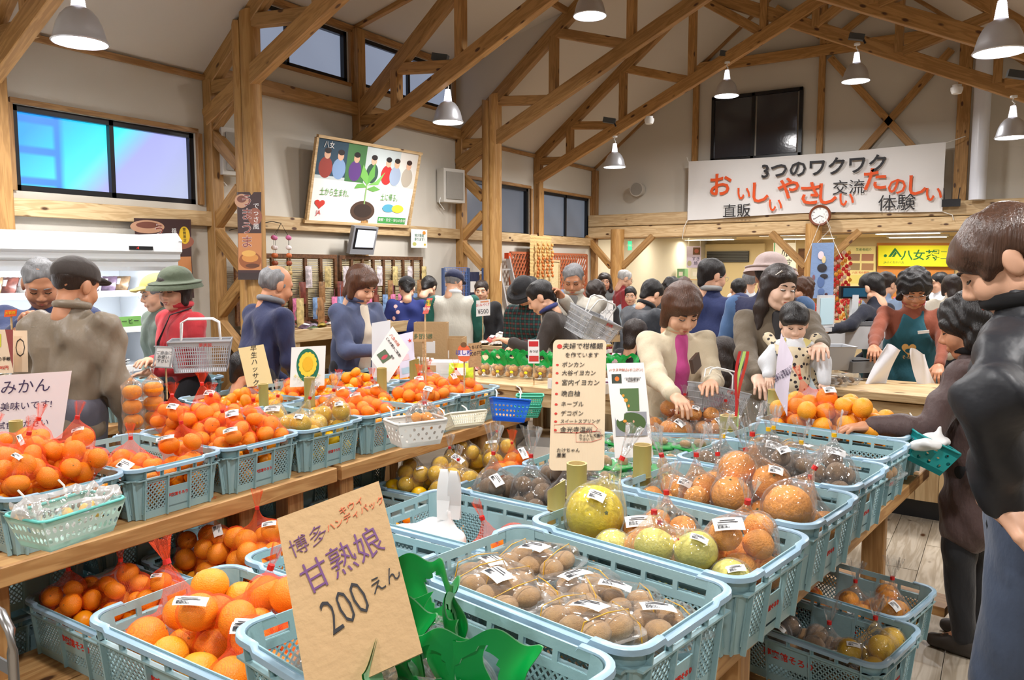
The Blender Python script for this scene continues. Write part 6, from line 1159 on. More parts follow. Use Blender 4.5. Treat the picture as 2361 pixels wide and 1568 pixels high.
board('paper_notice', 'white notice with fruit drawings on the wall rail', 'poster', gx(948, 528, -6.08), gx(985, 530, -6.08), gx(948, 571, -6.08), M['paper'], [('地方発送\n承ります!', .5, .55, .2, M['green'], {})], [('e', .8, .82, .2, .2, (226, 150, 60)), ('e', .2, .2, .24, .2, (190, 190, 110)), ('e', .85, .18, .12, .12, (222, 190, 40))], th=.002)
board('calendar_sheet', 'white sheet pinned on the second log pillar', 'poster', gd(1143, 607, 10.0), gd(1156, 607, 10.0), gd(1143, 648, 10.0), M['paper'], th=.002)
board('white_menu', 'white paper sign above the orange lattice', 'poster', gx(1330, 597, -6.05), gx(1355, 599, -6.05), gx(1331, 622, -6.05), M['paper'], [('梅干', .5, .5, .4, M['ink'], H())], th=.003)
board('clipboard_sheet', 'white sheet clipped up left of the dark red sweater man', 'sign', gd(1384, 693, 7.0), gd(1414, 693, 7.0), gd(1384, 745, 7.0), M['paper'], [('お知らせ', .5, .9, .12, M['ink'], {}), ('〇〇〇', .5, .5, .2, M['grey'], {})], stick=.0, th=.003)
# banner with brush lettering
tl, tr_, bl = Vector((-4.40, 12.16, 3.285)), Vector((-.80, 12.16, 3.27)), Vector((-4.40, 12.16, 2.365)); org = mat('brush_orange', (226, 84, 26), .7)
t = thing('cloth_banner', 'long white cloth banner with black and orange brush lettering', 'banner', tuple(bl))
mb = MB(); mb.grid(60, 14, lambda u, v: (3.6*u, .012*math.sin(17*u+3*v)+.008*math.sin(41*u-4*v)*(1-v), .93*v-.03*math.sin(PI*u)*(v)+(.05*math.sin(PI*u*1.0)**2)*(1-v))); obj('cloth', mb, mat('banner_cloth', (226, 224, 222), .85, bump=.3, bscale=8), t, sm=180)
Rb = mrot(90, 0, 0)
def btx(s_, px, py, size, m, **k): p = gy(px, py, 12.12); text(s_, size, m, t, Vector((p.x, 12.12, p.z))-bl, Rb, ext=.002, **k)
btx('3つのワクワク', 1895, 388, .27, M['ink'], thick=.02)
for s_, px, py, z in (('お', 1660, 430, .42), ('い', 1714, 448, .26), ('し', 1750, 447, .38), ('い', 1787, 475, .26), ('や', 1818, 438, .38), ('さ', 1868, 450, .40), ('し', 1905, 450, .38), ('い', 1951, 462, .26), ('た', 2017, 417, .38), ('の', 2068, 432, .29), ('し', 2112, 430, .34), ('い', 2152, 450, .26)): btx(s_, px, py, z*.92, org, thick=.018)
btx('直販', 1698, 488, .22, M['ink']); btx('交流', 1956, 434, .22, M['ink']); btx('体験', 2067, 470, .24, M['ink'])
mb = MB(); 
for P_ in ([(0, 0, .92), (-.03, 0, 1.0)], [(3.6, 0, .92), (3.72, .05, .96), (3.82, .1, 1.0)], [(3.6, 0, .0), (3.72, .02, -.05), (3.74, 0, -.12)], [(0, 0, 0), (-.05, -.02, -.12), (-.08, 0, -.3)]): mb = MB(); mb.tube(P_, .006, 5); obj('tie_cord', mb, M['cyrope'], t)
# wall clock, hanging quilt
c_ = gy(1891, 497, 12.02); t = thing('wall_clock', 'round brown wall clock with white face below the banner', 'clock', tuple(c_))
mb = MB(); mb.lathe([(.115, -.0), (.15, .0), (.155, .02), (.145, .045), (.122, .04), (.118, .02)], 36); obj('clock_rim', mb, mat('brown_lacquer', (120, 60, 30), .35), t, rot=(PI/2, 0, 0)); mb = MB(); mb.lathe([(0, .022), (.12, .022)], 32); obj('clock_face', mb, M['paper'], t, rot=(PI/2, 0, 0))
mb = MB(); [mb.bar((0, -.028, 0), (l*math.sin(a), -.028, l*math.cos(a)), .007, .003) for a, l in ((2.0, .06), (4.15, .09))]; obj('clock_hand', mb, M['ink'], t)
for k_ in range(12): a = 2*PI*k_/12; text(str(k_ or 12), .026, M['ink'], t, (.096*math.sin(a), -.025, .096*math.cos(a)), Rb)
t = thing('quilt_hanging', 'small blue quilt with a bonneted figure hung from cords under the clock', 'wall hanging', tuple(gy(1893, 688, 11.9))); w_, h_ = .30, .80
mb = MB(); mb.grid(8, 14, lambda u, v: ((u-.5)*w_*(1+.12*(1-v)), .006*math.sin(9*v+5*u), h_*v)); obj('quilt', mb, mat('quilt_blue', (126, 150, 190), .9, bump=.6, bscale=22), t, sm=180)
for cx_, cz_, sx, sz, c in ((-.02, .62, .075, .10, (226, 206, 214)), (.02, .56, .05, .09, (216, 196, 150)), (0, .44, .12, .10, (44, 42, 48)), (.03, .32, .10, .06, (44, 42, 48)), (-.01, .24, .09, .14, (84, 110, 160)), (.0, .10, .08, .08, (84, 110, 160)), (-.03, .03, .05, .03, (70, 40, 52)), (.07, .06, .04, .035, (70, 40, 52)), (-.11, .30, .035, .07, (130, 90, 100))):
    mb = MB(); n = 20; mb.add([(cx_+sx*.5*math.cos(2*PI*j/n)*1.1, -.010, cz_+sz*.6*math.sin(2*PI*j/n)) for j in range(n)]+[(cx_, -.016, cz_)], [(j, (j+1) % n, n) for j in range(n)]); obj('applique', mb, pmat(c), t)
mb = MB(); mb.tube([(-.15, 0, h_), (0, -.02, h_+.42), (.15, 0, h_)], .005, 5); mb.tube([(-.08, 0, h_), (.1, -.01, h_+.2), (0, -.02, h_+.42)], .004, 5); mb.tube([(-.15, 0, h_), (-.24, -.02, h_-.28)], .005, 5); mb.tube([(.15, 0, h_), (.26, -.02, h_-.22)], .005, 5); obj('cord', mb, M['cyrope'], t)
# ------------------------------------------------------------- open chilled cabinet
X0, X1, Y0, Y1 = -6.1, -5.25, .7, 3.62
t = thing('chilled_cabinet', 'long white open chilled cabinet with lit shelves along the left wall', 'refrigerator', (X0, Y0, 0)); wc = mat('cabinet_white', (226, 230, 234), .35); L_ = Y1-Y0
def cb(name, x0, x1, y0, y1, z0, z1, m=wc): return obj(name, MB().box(((x0+x1)/2, (y0+y1)/2, (z0+z1)/2), (x1-x0, y1-y0, z1-z0)), m, t)
cb('back_panel', 0, .06, 0, L_, .1, 1.8); cb('base_panel', 0, .82, 0, L_, 0.02, .42); cb('kick_plate', 0, .78, 0, L_, 0, .12, M['grey'])
for y_ in (0, L_-.03):
    mb = MB(); P_ = [(0, 0), (.84, 0), (.84, .46), (.50, .62), (.46, 1.50), (.78, 1.66), (.86, 1.80), (.80, 1.86), (0, 1.86)]; n = len(P_)
    mb.add([(x, y_, z) for x, z in P_]+[(x, y_+.03, z) for x, z in P_], [tuple(range(n)), tuple(range(n, 2*n))[::-1]]+[(i, (i+1) % n, n+(i+1) % n, n+i) for i in range(n)]); obj('side_panel', mb, wc, t, sm=0)
mb = MB(); P_ = [(0, 1.76), (.0, 1.84), (.80, 1.84), (.855, 1.80), (.855, 1.72), (.83, 1.70), (.83, 1.665), (.80, 1.65), (.80, 1.61), (.74, 1.58), (.5, 1.60), (.45, 1.66)]; n = len(P_)
mb.add([(x, 0, z) for x, z in P_]+[(x, L_, z) for x, z in P_], [tuple(range(n)), tuple(range(n, 2*n))[::-1]]+[(i, (i+1) % n, n+(i+1) % n, n+i) for i in range(n)]); obj('canopy', mb, wc, t, sm=25)
cb('light_tube', .60, .64, .05, L_-.05, 1.585, 1.60, mat('cabinet_tube', (240, 246, 255), .5, emit=5.))
cb('thermometer', .853, .862, L_-.42, L_-.24, 1.73, 1.755, M['black']); text('-4', .022, mat('red_led', (255, 40, 30), .5, emit=2.), t, (.864, L_-.36, 1.742), frame((0, 1, 0), (1, 0, 0)))
ZS = [(.52, .70), (.86, .56), (1.15, .50), (1.42, .40)]
for z, d in ZS[1:]: cb('shelf', .05, d, .03, L_-.03, z-.02, z, wc); cb('price_rail', d-.01, d+.012, .03, L_-.03, z-.035, z+.01, M['white']); cb('shelf_light', d-.06, d-.04, .05, L_-.05, z-.033, z-.022, MATS['cabinet_tube'])
cb('deck', .05, .78, .03, L_-.03, .42, .50, wc)
mb = MB()
for k_ in range(3): mb.tube([(.80, .02, .53+.05*k_), (.80, L_-.02, .53+.05*k_)], .004, 5)
for k_ in range(40): mb.tube([(.80, .05+k_*L_/40, .50), (.80, .05+k_*L_/40, .63)], .003, 4)
obj('front_grille', mb, M['white'], t)
l = bpy.data.lights.new('cabinet_light', 'AREA'); l.shape = 'RECTANGLE'; l.size = 2.8; l.size_y = .08; l.energy = 26; l.color = (.92, .96, 1); o = bpy.data.objects.new('cabinet_light', l); COL.objects.link(o); o.location = (X0+.62, (Y0+Y1)/2, 1.57); o.rotation_euler = (0, math.radians(-22), PI/2); o.rotation_euler = Euler((math.radians(22), 0, PI/2))
# goods: shared shapes
def packet(c, name='packet', w=.12, d=.09, h=.03, lab=True):
    mb = MB(); mb.grid(8, 6, lambda u, v: ((u-.5)*w, (v-.5)*d, h*(.15+math.sin(PI*u)**.5*math.sin(PI*v)**.5)+.003*math.sin(20*u+13*v)), 0); mb.grid(8, 6, lambda u, v: ((u-.5)*w, (.5-v)*d, 0), 0)
    if lab: mb.grid(3, 2, lambda u, v: ((u-.5)*w*.45, (v-.5)*d*.4, h*1.17+.002), 1)
    return mb.mesh(name, [mat('goods_%d_%d_%d' % c, c, .3, var=.5, vscale=30), M['label']], 60)
def jar(c, lid, name='jar', r=.032, h=.07):
    mb = MB(); mb.lathe([(0, 0), (r, 0), (r, h*.75), (r*.85, h*.85)], 16, mi=0); mb.lathe([(r*.9, h*.84), (r*.92, h), (0, h)], 16, mi=1); mb.lathe([(r*1.01, h*.2), (r*1.01, h*.6)], 16, mi=2); return mb.mesh(name, [mat('jar_%d_%d_%d' % c, c, .15), mat('lid_%d_%d_%d' % lid, lid, .3, metal=.4), M['label']], 50)
def tray(c=(70, 50, 46)):
    mb = MB(); mb.lathe([(0, 0), (.055, 0), (.075, .012), (.078, .012)], 4, mi=0); mb.box((0, 0, .010), (.085, .085, .012), mi=1); mb.box((0, 0, .0175), (.04, .03, .002), mi=2); return mb.mesh('tray', [M['white'], mat('food_%d_%d_%d' % c, c, .5, var=.4, vscale=40), M['label']], 0)
def gput(me, name, loc, rz, label, cat, group, tilt=(0, 0), sc=1.): o = link(bpy.data.objects.new(name, me), None, loc, (tilt[0], tilt[1], rz)); o.scale = (sc,)*3; return tag(o, label, cat, group)
BP = [packet(c) for c in ((150, 120, 90), (120, 70, 60), (210, 200, 190), (170, 150, 70), (90, 110, 70), (190, 90, 80), (160, 150, 170), (110, 90, 110))]
JR = [jar(c, (224, 220, 214)) for c in ((90, 110, 50), (226, 226, 220), (190, 110, 50), (150, 50, 40))]; TR = [tray(), tray((206, 190, 160)), tray((110, 60, 90))]
k_ = 0
for i in range(22): gput(JR[i % 4], 'jar', (X0+.33+.0*i, Y0+.15+i*.075, 1.42), 0, 'small labelled jar on the top shelf of the chilled cabinet', 'jar', 'jars on the top cabinet shelf')
for i in range(9): gput(BP[i % 8], 'packet', (X0+.28, Y0+1.85+.115*i, 1.43+.05), random.random(), 'upright clear food packet on the top cabinet shelf', 'packet', 'packets on the top cabinet shelf', (1.2, 0), 1.3)
for i in range(20): gput(BP[(i*3) % 8], 'packet', (X0+.40+.03*(i % 2), Y0+.2+i*.135, 1.15), random.uniform(-.3, .3), 'flat food packet on the middle cabinet shelf', 'packet', 'packets on the middle cabinet shelf')
for i in range(16):
    for j in range(3+(i % 3)): gput(TR[i % 3], 'tray', (X0+.46, Y0+.15+i*.165, .86+.019*j), PI/4+random.uniform(-.06, .06), 'white foam food tray in the stacks on the third cabinet shelf', 'tray', 'food trays on the third cabinet shelf')
for i in range(14): gput(BP[(i*5+1) % 8], 'packet', (X0+.6, Y0+.2+i*.19, .50), random.random(), 'food packet on the bottom deck of the cabinet', 'packet', 'packets on the cabinet deck', sc=1.3)
for s_, y_, c, w_ in (('チョコ大福', 1.62, (236, 234, 230), .26), ('キウイ大福', 1.93, (238, 206, 60), .30), ('コーヒー', 2.22, (120, 176, 90), .22)):
    p = Vector((X0+.58, Y0+y_+.3, 1.165)); board('shelf_label', 'handwritten %s label strip on the cabinet shelf edge' % {'チ': 'white', 'キ': 'yellow', 'コ': 'green'}[s_[0]], 'label', p+Vector((0, 0, .075)), p+Vector((0, w_, .075)), p, pmat(c), [(s_, .5, .5, .62, M['ink'], {})], th=.002)
# ------------------------------------------------------------- wall display table, screens and hanging goods
t = thing('display_table', 'long wooden display table of small crafts along the left wall', 'table', (-5.7, 5.9, 0))
def tb(name, x0, x1, y0, y1, z0, z1, m=M['pine']): p = Vector(t.location); return beam(name, ((x0+x1)/2, y0, (z0+z1)/2), ((x0+x1)/2, y1, (z0+z1)/2), x1-x0, z1-z0, m, t)
tb('tabletop', -6.05, -5.32, 4.75, 7.3, .98, 1.02); tb('front_board', -5.34, -5.30, 4.75, 7.3, .94, 1.05); tb('lower_shelf', -6.0, -5.2, 4.75, 7.3, .50, .54); tb('lower_front', -5.22, -5.18, 4.75, 7.3, .44, .56); tb('back_reed_panel', -5.95, -5.93, 4.75, 7.3, .56, .95, mat('reed', (176, 144, 98), .9, bump=.8, bscale=60))
for y_ in (4.8, 5.65, 6.5, 7.25): beam('leg', (-5.36, y_, 0), (-5.36, y_, .96), .07, .05, M['pine'], t); beam('leg', (-6.0, y_, 0), (-6.0, y_, .98), .06, .06, M['pine'], t)
for i in range(44): gput(BP[(i*3) % 8], 'packet', (-5.45-.16*(i % 4), 4.9+.052*i, 1.022+.01*(i % 2)), random.random()*3, 'small packaged craft on the upper wall table', 'packet', 'crafts on the wall table', (random.gauss(0, .2), .2), 1.05)
for i in range(26): gput(BP[(i*5) % 8], 'packet', (-5.35-.2*(i % 3), 4.9+.09*i, .542), random.random()*3, 'small packaged craft on the lower wall shelf', 'packet', 'crafts on the lower wall shelf', sc=1.2)
reed = mat('bamboo_slat', (196, 182, 146), .7)
def screen(y0, y1, z0, z1, n, nm):
    t = thing('reed_screen', 'dark framed panel of pale bamboo slats, %s' % nm, 'screen', (-6.04, y0, z0), group='bamboo slat panels'); w, h = y1-y0, z1-z0; mb = MB()
    for y_ in np.linspace(0, w, n+1): mb.box((0, y_, h/2), (.03, .035, h))
    for z_ in (0, h): mb.box((0, w/2, z_), (.034, w+.03, .04))
    obj('frame', mb, M['darkwood'], t, sm=0); mb = MB(); k = 0; z_ = .02
    while z_ < h-.02: mb.tube([(-.012, .0, z_), (-.012+.003*math.sin(k), w*.5, z_+.004*math.sin(k*2)), (-.012, w, z_+.003*math.cos(k))], .0062, 5); z_ += .0185; k += 1
    o = obj('slats', mb, reed, t, sm=60); o['kind'] = 'stuff'; return t
screen(4.72, 5.98, 1.08, 1.72, 6, 'behind the hanging charms'); screen(6.05, 7.42, 1.08, 1.715, 8, 'under the television')
# hanging packets and charms in front of the screens
HP = []
for c in ((214, 120, 160), (196, 176, 120), (150, 110, 70), (120, 150, 190), (206, 196, 200), (120, 60, 50)):
    mb = MB(); mb.tube([(0, 0, .10), (0, 0, .18)], .0015, 4); mb.grid(6, 8, lambda u, v: ((u-.5)*.09*(1-.5*abs(v-.5)**2), .018*math.sin(PI*u)*math.sin(PI*v)+.004*math.sin(14*v), .10-.22*v+.1*0), 0); mb.grid(6, 8, lambda u, v: ((.5-u)*.09, -.018*math.sin(PI*u)*math.sin(PI*v), .10-.22*v), 0); mb.ell((0, .02, 0), (.022, .014, .03), 8, 6, 1); HP.append(mb.mesh('hanging_packet', [mat('hang_%d_%d_%d' % c, c, .35, var=.5, vscale=30), M['label']], 60))
for i in range(30):
    y_ = 4.85+.088*i; gput(HP[(i*5) % 6], 'hanging_packet', (-5.98, y_, 1.30+.16*((i*7) % 3)-.1), PI/2, 'small craft packet hanging on the bamboo slat panels', 'packet', 'crafts hanging on the slat panels')
for i in range(9): gput(HP[i % 6], 'hanging_packet', (-5.75, 4.95+.27*i, 1.16), PI/2+.3, 'larger craft packet standing at the back of the wall table', 'packet', 'crafts standing on the wall table', sc=1.5)
t = thing('wind_chime_mobile', 'hanging mobile of pink and orange cloth charms on a bent wire', 'ornament', tuple(gx(648, 515, -5.6)))
mb = MB(); mb.tube([(-.60, -.1, -.05), (-.1, -.02, .02), (0, 0, 0)], .004, 5); [mb.tube([(0, 0, 0), (.09*math.cos(a), .09*math.sin(a), -.12)], .002, 4) for a in (0, 1.6, 3.1, 4.7)]; [mb.tube([(.09*math.cos(a), .09*math.sin(a), -.12), (.09*math.cos(a), .09*math.sin(a), -.46)], .002, 4) for a in (0, 1.6, 3.1, 4.7)]; obj('wires', mb, M['black'], t)
for a in (0, 1.6, 3.1, 4.7):
    for z_, c in ((-.13, (206, 110, 160)), (-.22, (236, 226, 226)), (-.29, (206, 110, 60)), (-.36, (150, 70, 40)), (-.45, (190, 150, 90))): mb = MB(); mb.ell((.09*math.cos(a), .09*math.sin(a), z_), (.024, .024, .022), 8, 6); obj('charm', mb, pmat(c), t, sm=80)
# orange diamond lattice, straw mat with drying persimmons, framed blind
t = thing('diamond_lattice', 'reddish brown diamond lattice panel behind the drying persimmons', 'lattice', (-6.05, 9.45, 1.27)); w, h = 2.4, .55; lat = mat('lattice_brown', (176, 96, 60), .6); mb = MB()
for z_ in (0, h): mb.box((0, w/2, z_), (.03, w, .035))
for y_ in (0, w): mb.box((0, y_, h/2), (.03, .035, h))
obj('frame', mb, lat, t, sm=0); mb = MB(); st = .085
for s_ in (-1, 1):
    for i in range(-8, int(w/st)+8):
        y0_ = i*st; ya, za, yb, zb = y0_, (0 if s_ > 0 else h), y0_+h*.75, (h if s_ > 0 else 0)
        if yb < 0 or ya > w: continue
        if ya < 0: f_ = -ya/(yb-ya); ya, za = 0, za+(zb-za)*f_
        if yb > w: f_ = (w-ya)/(yb-ya); yb, zb = w, za+(zb-za)*f_
        mb.bar((.008*s_, ya, za), (.008*s_, yb, zb), .026, .01, up=(1, 0, 0))
o = obj('slats', mb, lat, t, sm=0); o['kind'] = 'stuff'
t = thing('straw_mat', 'narrow woven straw mat hanging on the wall', 'mat', (-5.98, 9.88, 1.40)); mb = MB(); mb.grid(2, 40, lambda u, v: (.004*math.sin(80*v), .64*u, .68*v)); obj('mat', mb, mat('straw', (206, 176, 118), .95, bump=.9, bscale=60), t)
t = thing('persimmon_strings', 'strings of small orange dried persimmons hanging on the straw mat', 'ornament', (-5.94, 9.95, 2.0))
for i in range(4):
    mb = MB(); mb.tube([(0, .06+.14*i, 0), (0, .08+.14*i, -.3), (0, .05+.14*i, -.56)], .003, 4); obj('string', mb, M['card'], t)
    for j in range(10): mb = MB(); mb.ell((.02, .07+.14*i+.02*math.sin(j*2+i), -.05-.052*j), (.022, .022, .026), 8, 6); obj('dried_persimmon', mb, pmat((206, 116, 50) if j > 3 else (216, 160, 90)), t, sm=80)
board('framed_blind', 'upright wooden frame with a pale reed blind beside the straw mat', 'screen', gx(1255, 602, -5.98), gx(1288, 604, -5.98), gx(1254, 672, -5.98), mat('reed_blind', (216, 196, 150), .9, bump=.9, bscale=50), [('柿', .6, .5, .12, M['ink'], {})], th=.01, border=(M['pine'], .03, .03))
# two speakers, ladder, round vent, pipe, spotlights
for n_, px, py, nm in (('wall_speaker', 1033, 430, 'beside the framed poster'), ('wall_speaker', 540, 355, 'behind the nearest log pillar')):
    p = gx(px, py, -6.12); t = thing('wall_speaker', 'square white wall speaker %s' % nm, 'speaker', tuple(p), group='wall speakers'); obj('cabinet', MB().box((.06, 0, 0), (.14, .34, .42)), mat('speaker_white', (206, 202, 194), .6), t, rot=(0, 0, -.25)); obj('grille', MB().box((.14, 0, 0), (.01, .27, .34)), mat('speaker_grille', (160, 156, 148), .8, bump=.8, bscale=150), t, rot=(0, 0, -.25)); mb = MB(); mb.tube([(.02, -.16, -.1), (.01, -.2, -.22), (.01, -.1, -.3)], .006, 5); obj('cable', mb, M['white'], t)
t = thing('step_ladder', 'aluminium step ladder with orange feet leaning on the wall', 'ladder', (-5.75, 8.95, 0)); mb = MB()
for y_ in (-.18, .18): mb.bar((.32, y_, 0), (-.12, y_*.8, 1.78), .03, .06)
for k_ in range(7): z_ = .2+.23*k_; mb.bar((.32-.44*z_/1.78, -.17, z_), (.32-.44*z_/1.78, .17, z_), .03, .02)
obj('rails', mb, M['alu'], t, sm=0); mb = MB(); [mb.box((-.12, y_, 1.77), (.07, .06, .08)) for y_ in (-.15, .15)]; obj('end_cap', mb, pmat((226, 84, 40)), t)
p = gy(1476, 438, 12.38); t = thing('round_vent', 'round white vent hood on the gable wall', 'vent', tuple(p)); mb = MB(); mb.cyl((0, 0, 0), (0, -.16, 0), .10, .12, 24); obj('hood', mb, mat('vent_white', (196, 190, 180), .6), t); mb = MB(); mb.lathe([(0, .165), (.10, .165), (.11, .155)], 24); obj('grille', mb, mat('vent_grey', (150, 146, 138), .7), t, rot=(PI/2, 0, 0))
t = thing('round_duct', 'tall white round pipe standing at the right of the gable wall', 'pipe', (-.40, 12.1, 2.5)); mb = MB(); mb.cyl((0, 0, 0), (0, 0, 1.9), .10, n=28); obj('pipe', mb, mat('pipe_white', (226, 230, 240), .3), t)
for px, py, d_, nm in ((1015, 133, 8.0, 'over the clerestory windows'), (1405, 278, 10.7, 'over the small far lamp'), (1675, 125, 10.2, 'left above the dark window'), (1975, 85, 9.2, 'in the middle of the roof'), (2345, 172, 7.5, 'at the right edge')):
    t = thing('spotlight', 'small dark spotlight box on a roof beam, %s' % nm, 'spotlight', tuple(gd(px, py, d_)), group='spotlights on the beams'); obj('housing', MB().box((0, 0, 0), (.17, .07, .07)), mat('spot_grey', (70, 74, 76), .5), t, rot=(0, .2, .3)); mb = MB(); mb.cyl((.07, .0, -.03), (.1, .0, -.09), .012, n=8); obj('bracket', mb, M['black'], t)
for px, py, d_, nm in ((1497, 279, 10.6, 'left'), (2206, 208, 9.0, 'right')):
    t = thing('ceiling_sensor', 'small white round sensor under a roof beam, %s one' % nm, 'sensor', tuple(gd(px, py, d_)), group='white sensors'); mb = MB(); mb.lathe([(0, -.04), (.05, -.04), (.065, 0), (.065, .03), (0, .03)], 20); obj('dome', mb, M['white'], t); mb = MB(); mb.cyl((0, 0, .03), (0, 0, .06), .05, n=16); obj('base', mb, M['white'], t)
t = thing('wifi_box', 'small black router box with two antennas beside the banner', 'router', tuple(gy(2193, 468, 12.1))); obj('housing', MB().box((0, 0, 0), (.22, .05, .10)), M['black'], t); mb = MB(); [mb.cyl((x, 0, .04), (x*1.2, 0, .2), .006, n=6) for x in (-.08, .08)]; obj('antenna', mb, M['black'], t)
# ------------------------------------------------------------- bamboo tubes holding the signs
bam = mat('bamboo_green', (160, 150, 84), .45, bump=.2, bscale=30, var=.15, vscale=5, stretch=(1, 1, .3)); bamin = mat('bamboo_inside', (214, 190, 130), .7)
def bamboo(px, pt, pb, dep, r, nm, cut=0, zb=None):
    a = gd(px, pt, dep); b = gd(px, pb, dep); b.z = zb or b.z; h = a.z-b.z; t = thing('bamboo_tube', 'upright green bamboo tube %s' % nm, 'bamboo tube', (a.x, a.y, b.z), group='bamboo sign holders'); mb = MB(); n = 20; V = []; F = []
    zs = [0, h*.50, h*.52, h*.54, h]; rs = [r, r*.97, r*1.07, r*.97, r]
    for z, q in zip(zs, rs):
        for j in range(n): an = 2*PI*j/n; V.append((q*math.cos(an), q*math.sin(an), z+(cut*math.cos(an) if z == h else 0)))
    mb.add(V, [(i*n+j, i*n+(j+1) % n, (i+1)*n+(j+1) % n, (i+1)*n+j) for i in range(4) for j in range(n)]+[tuple(range(n))[::-1]]); obj('culm', mb, bam, t, sm=50)
    V = [(r*q*math.cos(2*PI*j/n), r*q*math.sin(2*PI*j/n), h-dz+(cut*math.cos(2*PI*j/n))) for q, dz in ((1, 0), (.82, 0), (.80, h*.4), (0, h*.4)) for j in range(n)]; mb = MB(); mb.add(V, [(i*n+j, i*n+(j+1) % n, (i+1)*n+(j+1) % n, (i+1)*n+j) for i in range(3) for j in range(n)]); obj('cut_end', mb, bamin, t)
bamboo(1330, 1068, 1240, 2.25, .030, 'in front of the wooden notice'); bamboo(1283, 1120, 1230, 2.36, .028, 'cut at a slant, left of the notice', .02); bamboo(1481, 1025, 1180, 2.5, .030, 'under the white leaflet')
bamboo(1680, 958, 1020, 3.25, .036, 'with red and green ribbons'); bamboo(1785, 898, 965, 3.6, .028, 'under the lilac leaflet'); bamboo(713, 870, 925, 4.03, .028, 'under the sunflower sign', zb=.72); bamboo(880, 848, 905, 4.38, .028, 'below the diamond paper', zb=.72); bamboo(955, 830, 880, 4.75, .030, 'right of the lilac sheet', .01, zb=.72); bamboo(607, 885, 930, 3.98, .025, 'under the yellow cardboard sign', zb=.72); bamboo(36, 970, 1020, 3.02, .024, 'behind the leftmost nets', zb=.72)
t = thing('ribbon_streamer', 'long red and green ribbon rising from a bamboo tube', 'ribbon', tuple(gd(1683, 995, 3.25)))
for i, c in enumerate(((200, 40, 40), (190, 226, 120), (206, 60, 44))):
    mb = MB(); mb.grid(1, 16, lambda u, v: (.012*u+.012*i*.7+.03*v+.01*math.sin(6*v+i), .004*i, -.02+.36*v)); obj('ribbon', mb, pmat(c), t, sm=180)
# ------------------------------------------------------------- little hanging baskets
def basket(name, label, TL, w, d, h, rot, cm, hooks, cell=.012, kind='grid', rim=None, tilt=(0, 0), taper=.75, rimm=None, group=None):
    t = thing(name, label, 'basket', tuple(TL), group=group, rot=(tilt[0], tilt[1], math.radians(rot)))
    def P3(a, b, z, s_): f = taper+(1-taper)*z/h; return {'x': (a*w/2*f, b*d/2*f*s_, z), 'y': (b*w/2*f*s_, a*d/2*f, z)}[s_ and 'x'] if False else None
    wl = MB()
    for axs in 'xy':
        L2, D2 = (w/2, d/2) if axs == 'x' else (d/2, w/2)
        for s_ in (-1, 1):
            def Q(u, z): f = taper+(1-taper)*z/h; return (u*L2*f, s_*D2*f, z) if axs == 'x' else (s_*D2*f, u*L2*f, z)
            n = max(4, int(2*L2/cell)); m = max(2, int(h*.6/cell)); z0, z1 = h*.18, h*.82
            for za, zb in ((0, z0), (z1, h)):
                for o in (0, .002): wl.add([Q(-1, za), Q(1, za), Q(1, zb), Q(-1, zb)], [(0, 1, 2, 3)])
            if kind == 'grid':
                for i in range(n+1): u = -1+2*i/n; wl.bar(Q(u, z0), Q(u, z1), .003, .003)
                for j in range(m+1): z = z0+(z1-z0)*j/m; wl.bar(Q(-1, z), Q(1, z), .003, .003)
            else:   # sheet with round holes
                V = []; F = []
                for i in range(n):
                    for j in range(m):
                        ua, ub = -1+2*i/n, -1+2*(i+1)/n; za, zb = z0+(z1-z0)*j/m, z0+(z1-z0)*(j+1)/m; K = 8; o = len(V); V += [Q(ua, za), Q(ub, za), Q(ub, zb), Q(ua, zb)]; q = .33 if (i+j) % 2 or kind == 'all' else .0
                        if q == 0: F.append((o, o+1, o+2, o+3)); continue
                        for k in range(K): a = 2*PI*(k+.5)/K-PI*.75-PI/K*0; V.append(Q((ua+ub)/2+(ub-ua)*q*math.cos(a), (za+zb)/2+(zb-za)*q*math.sin(a)))
                        for c in range(4):
                            k0 = (2*c) % 8; F += [(o+c, o+4+k0, o+4+(k0+7) % 8), (o+c, o+(c+1) % 4, o+4+(k0+1) % 8, o+4+k0)]
                wl.add(V, F)
    wl.box((0, 0, .001), (w*taper, d*taper, .003)); obj('walls', wl, cm, t, sm=0)
    mb = MB(); r = .02; P = []
    for cx, cy, a0 in ((w/2-r, d/2-r, 0), (-w/2+r, d/2-r, 90), (-w/2+r, -d/2+r, 180), (w/2-r, -d/2+r, 270)): P += [(cx+r*math.cos(math.radians(a0+22.5*j)), cy+r*math.sin(math.radians(a0+22.5*j)), h) for j in range(5)]
    mb.tube(P, .0045, 6, True); obj('rim', mb, rimm or cm, t, sm=80)
    for p, q in hooks: mb = MB(); mb.tube([p, ((p[0]+q[0])/2+.004, (p[1]+q[1])/2, (p[2]+q[2])/2+.008), q], .003, 5); obj('hook_cord', mb, M['cyrope'], t)
    return t
mint = mat('mint_plastic', (196, 226, 214), .4); aqua = mat('aqua_plastic', (110, 206, 196), .35)
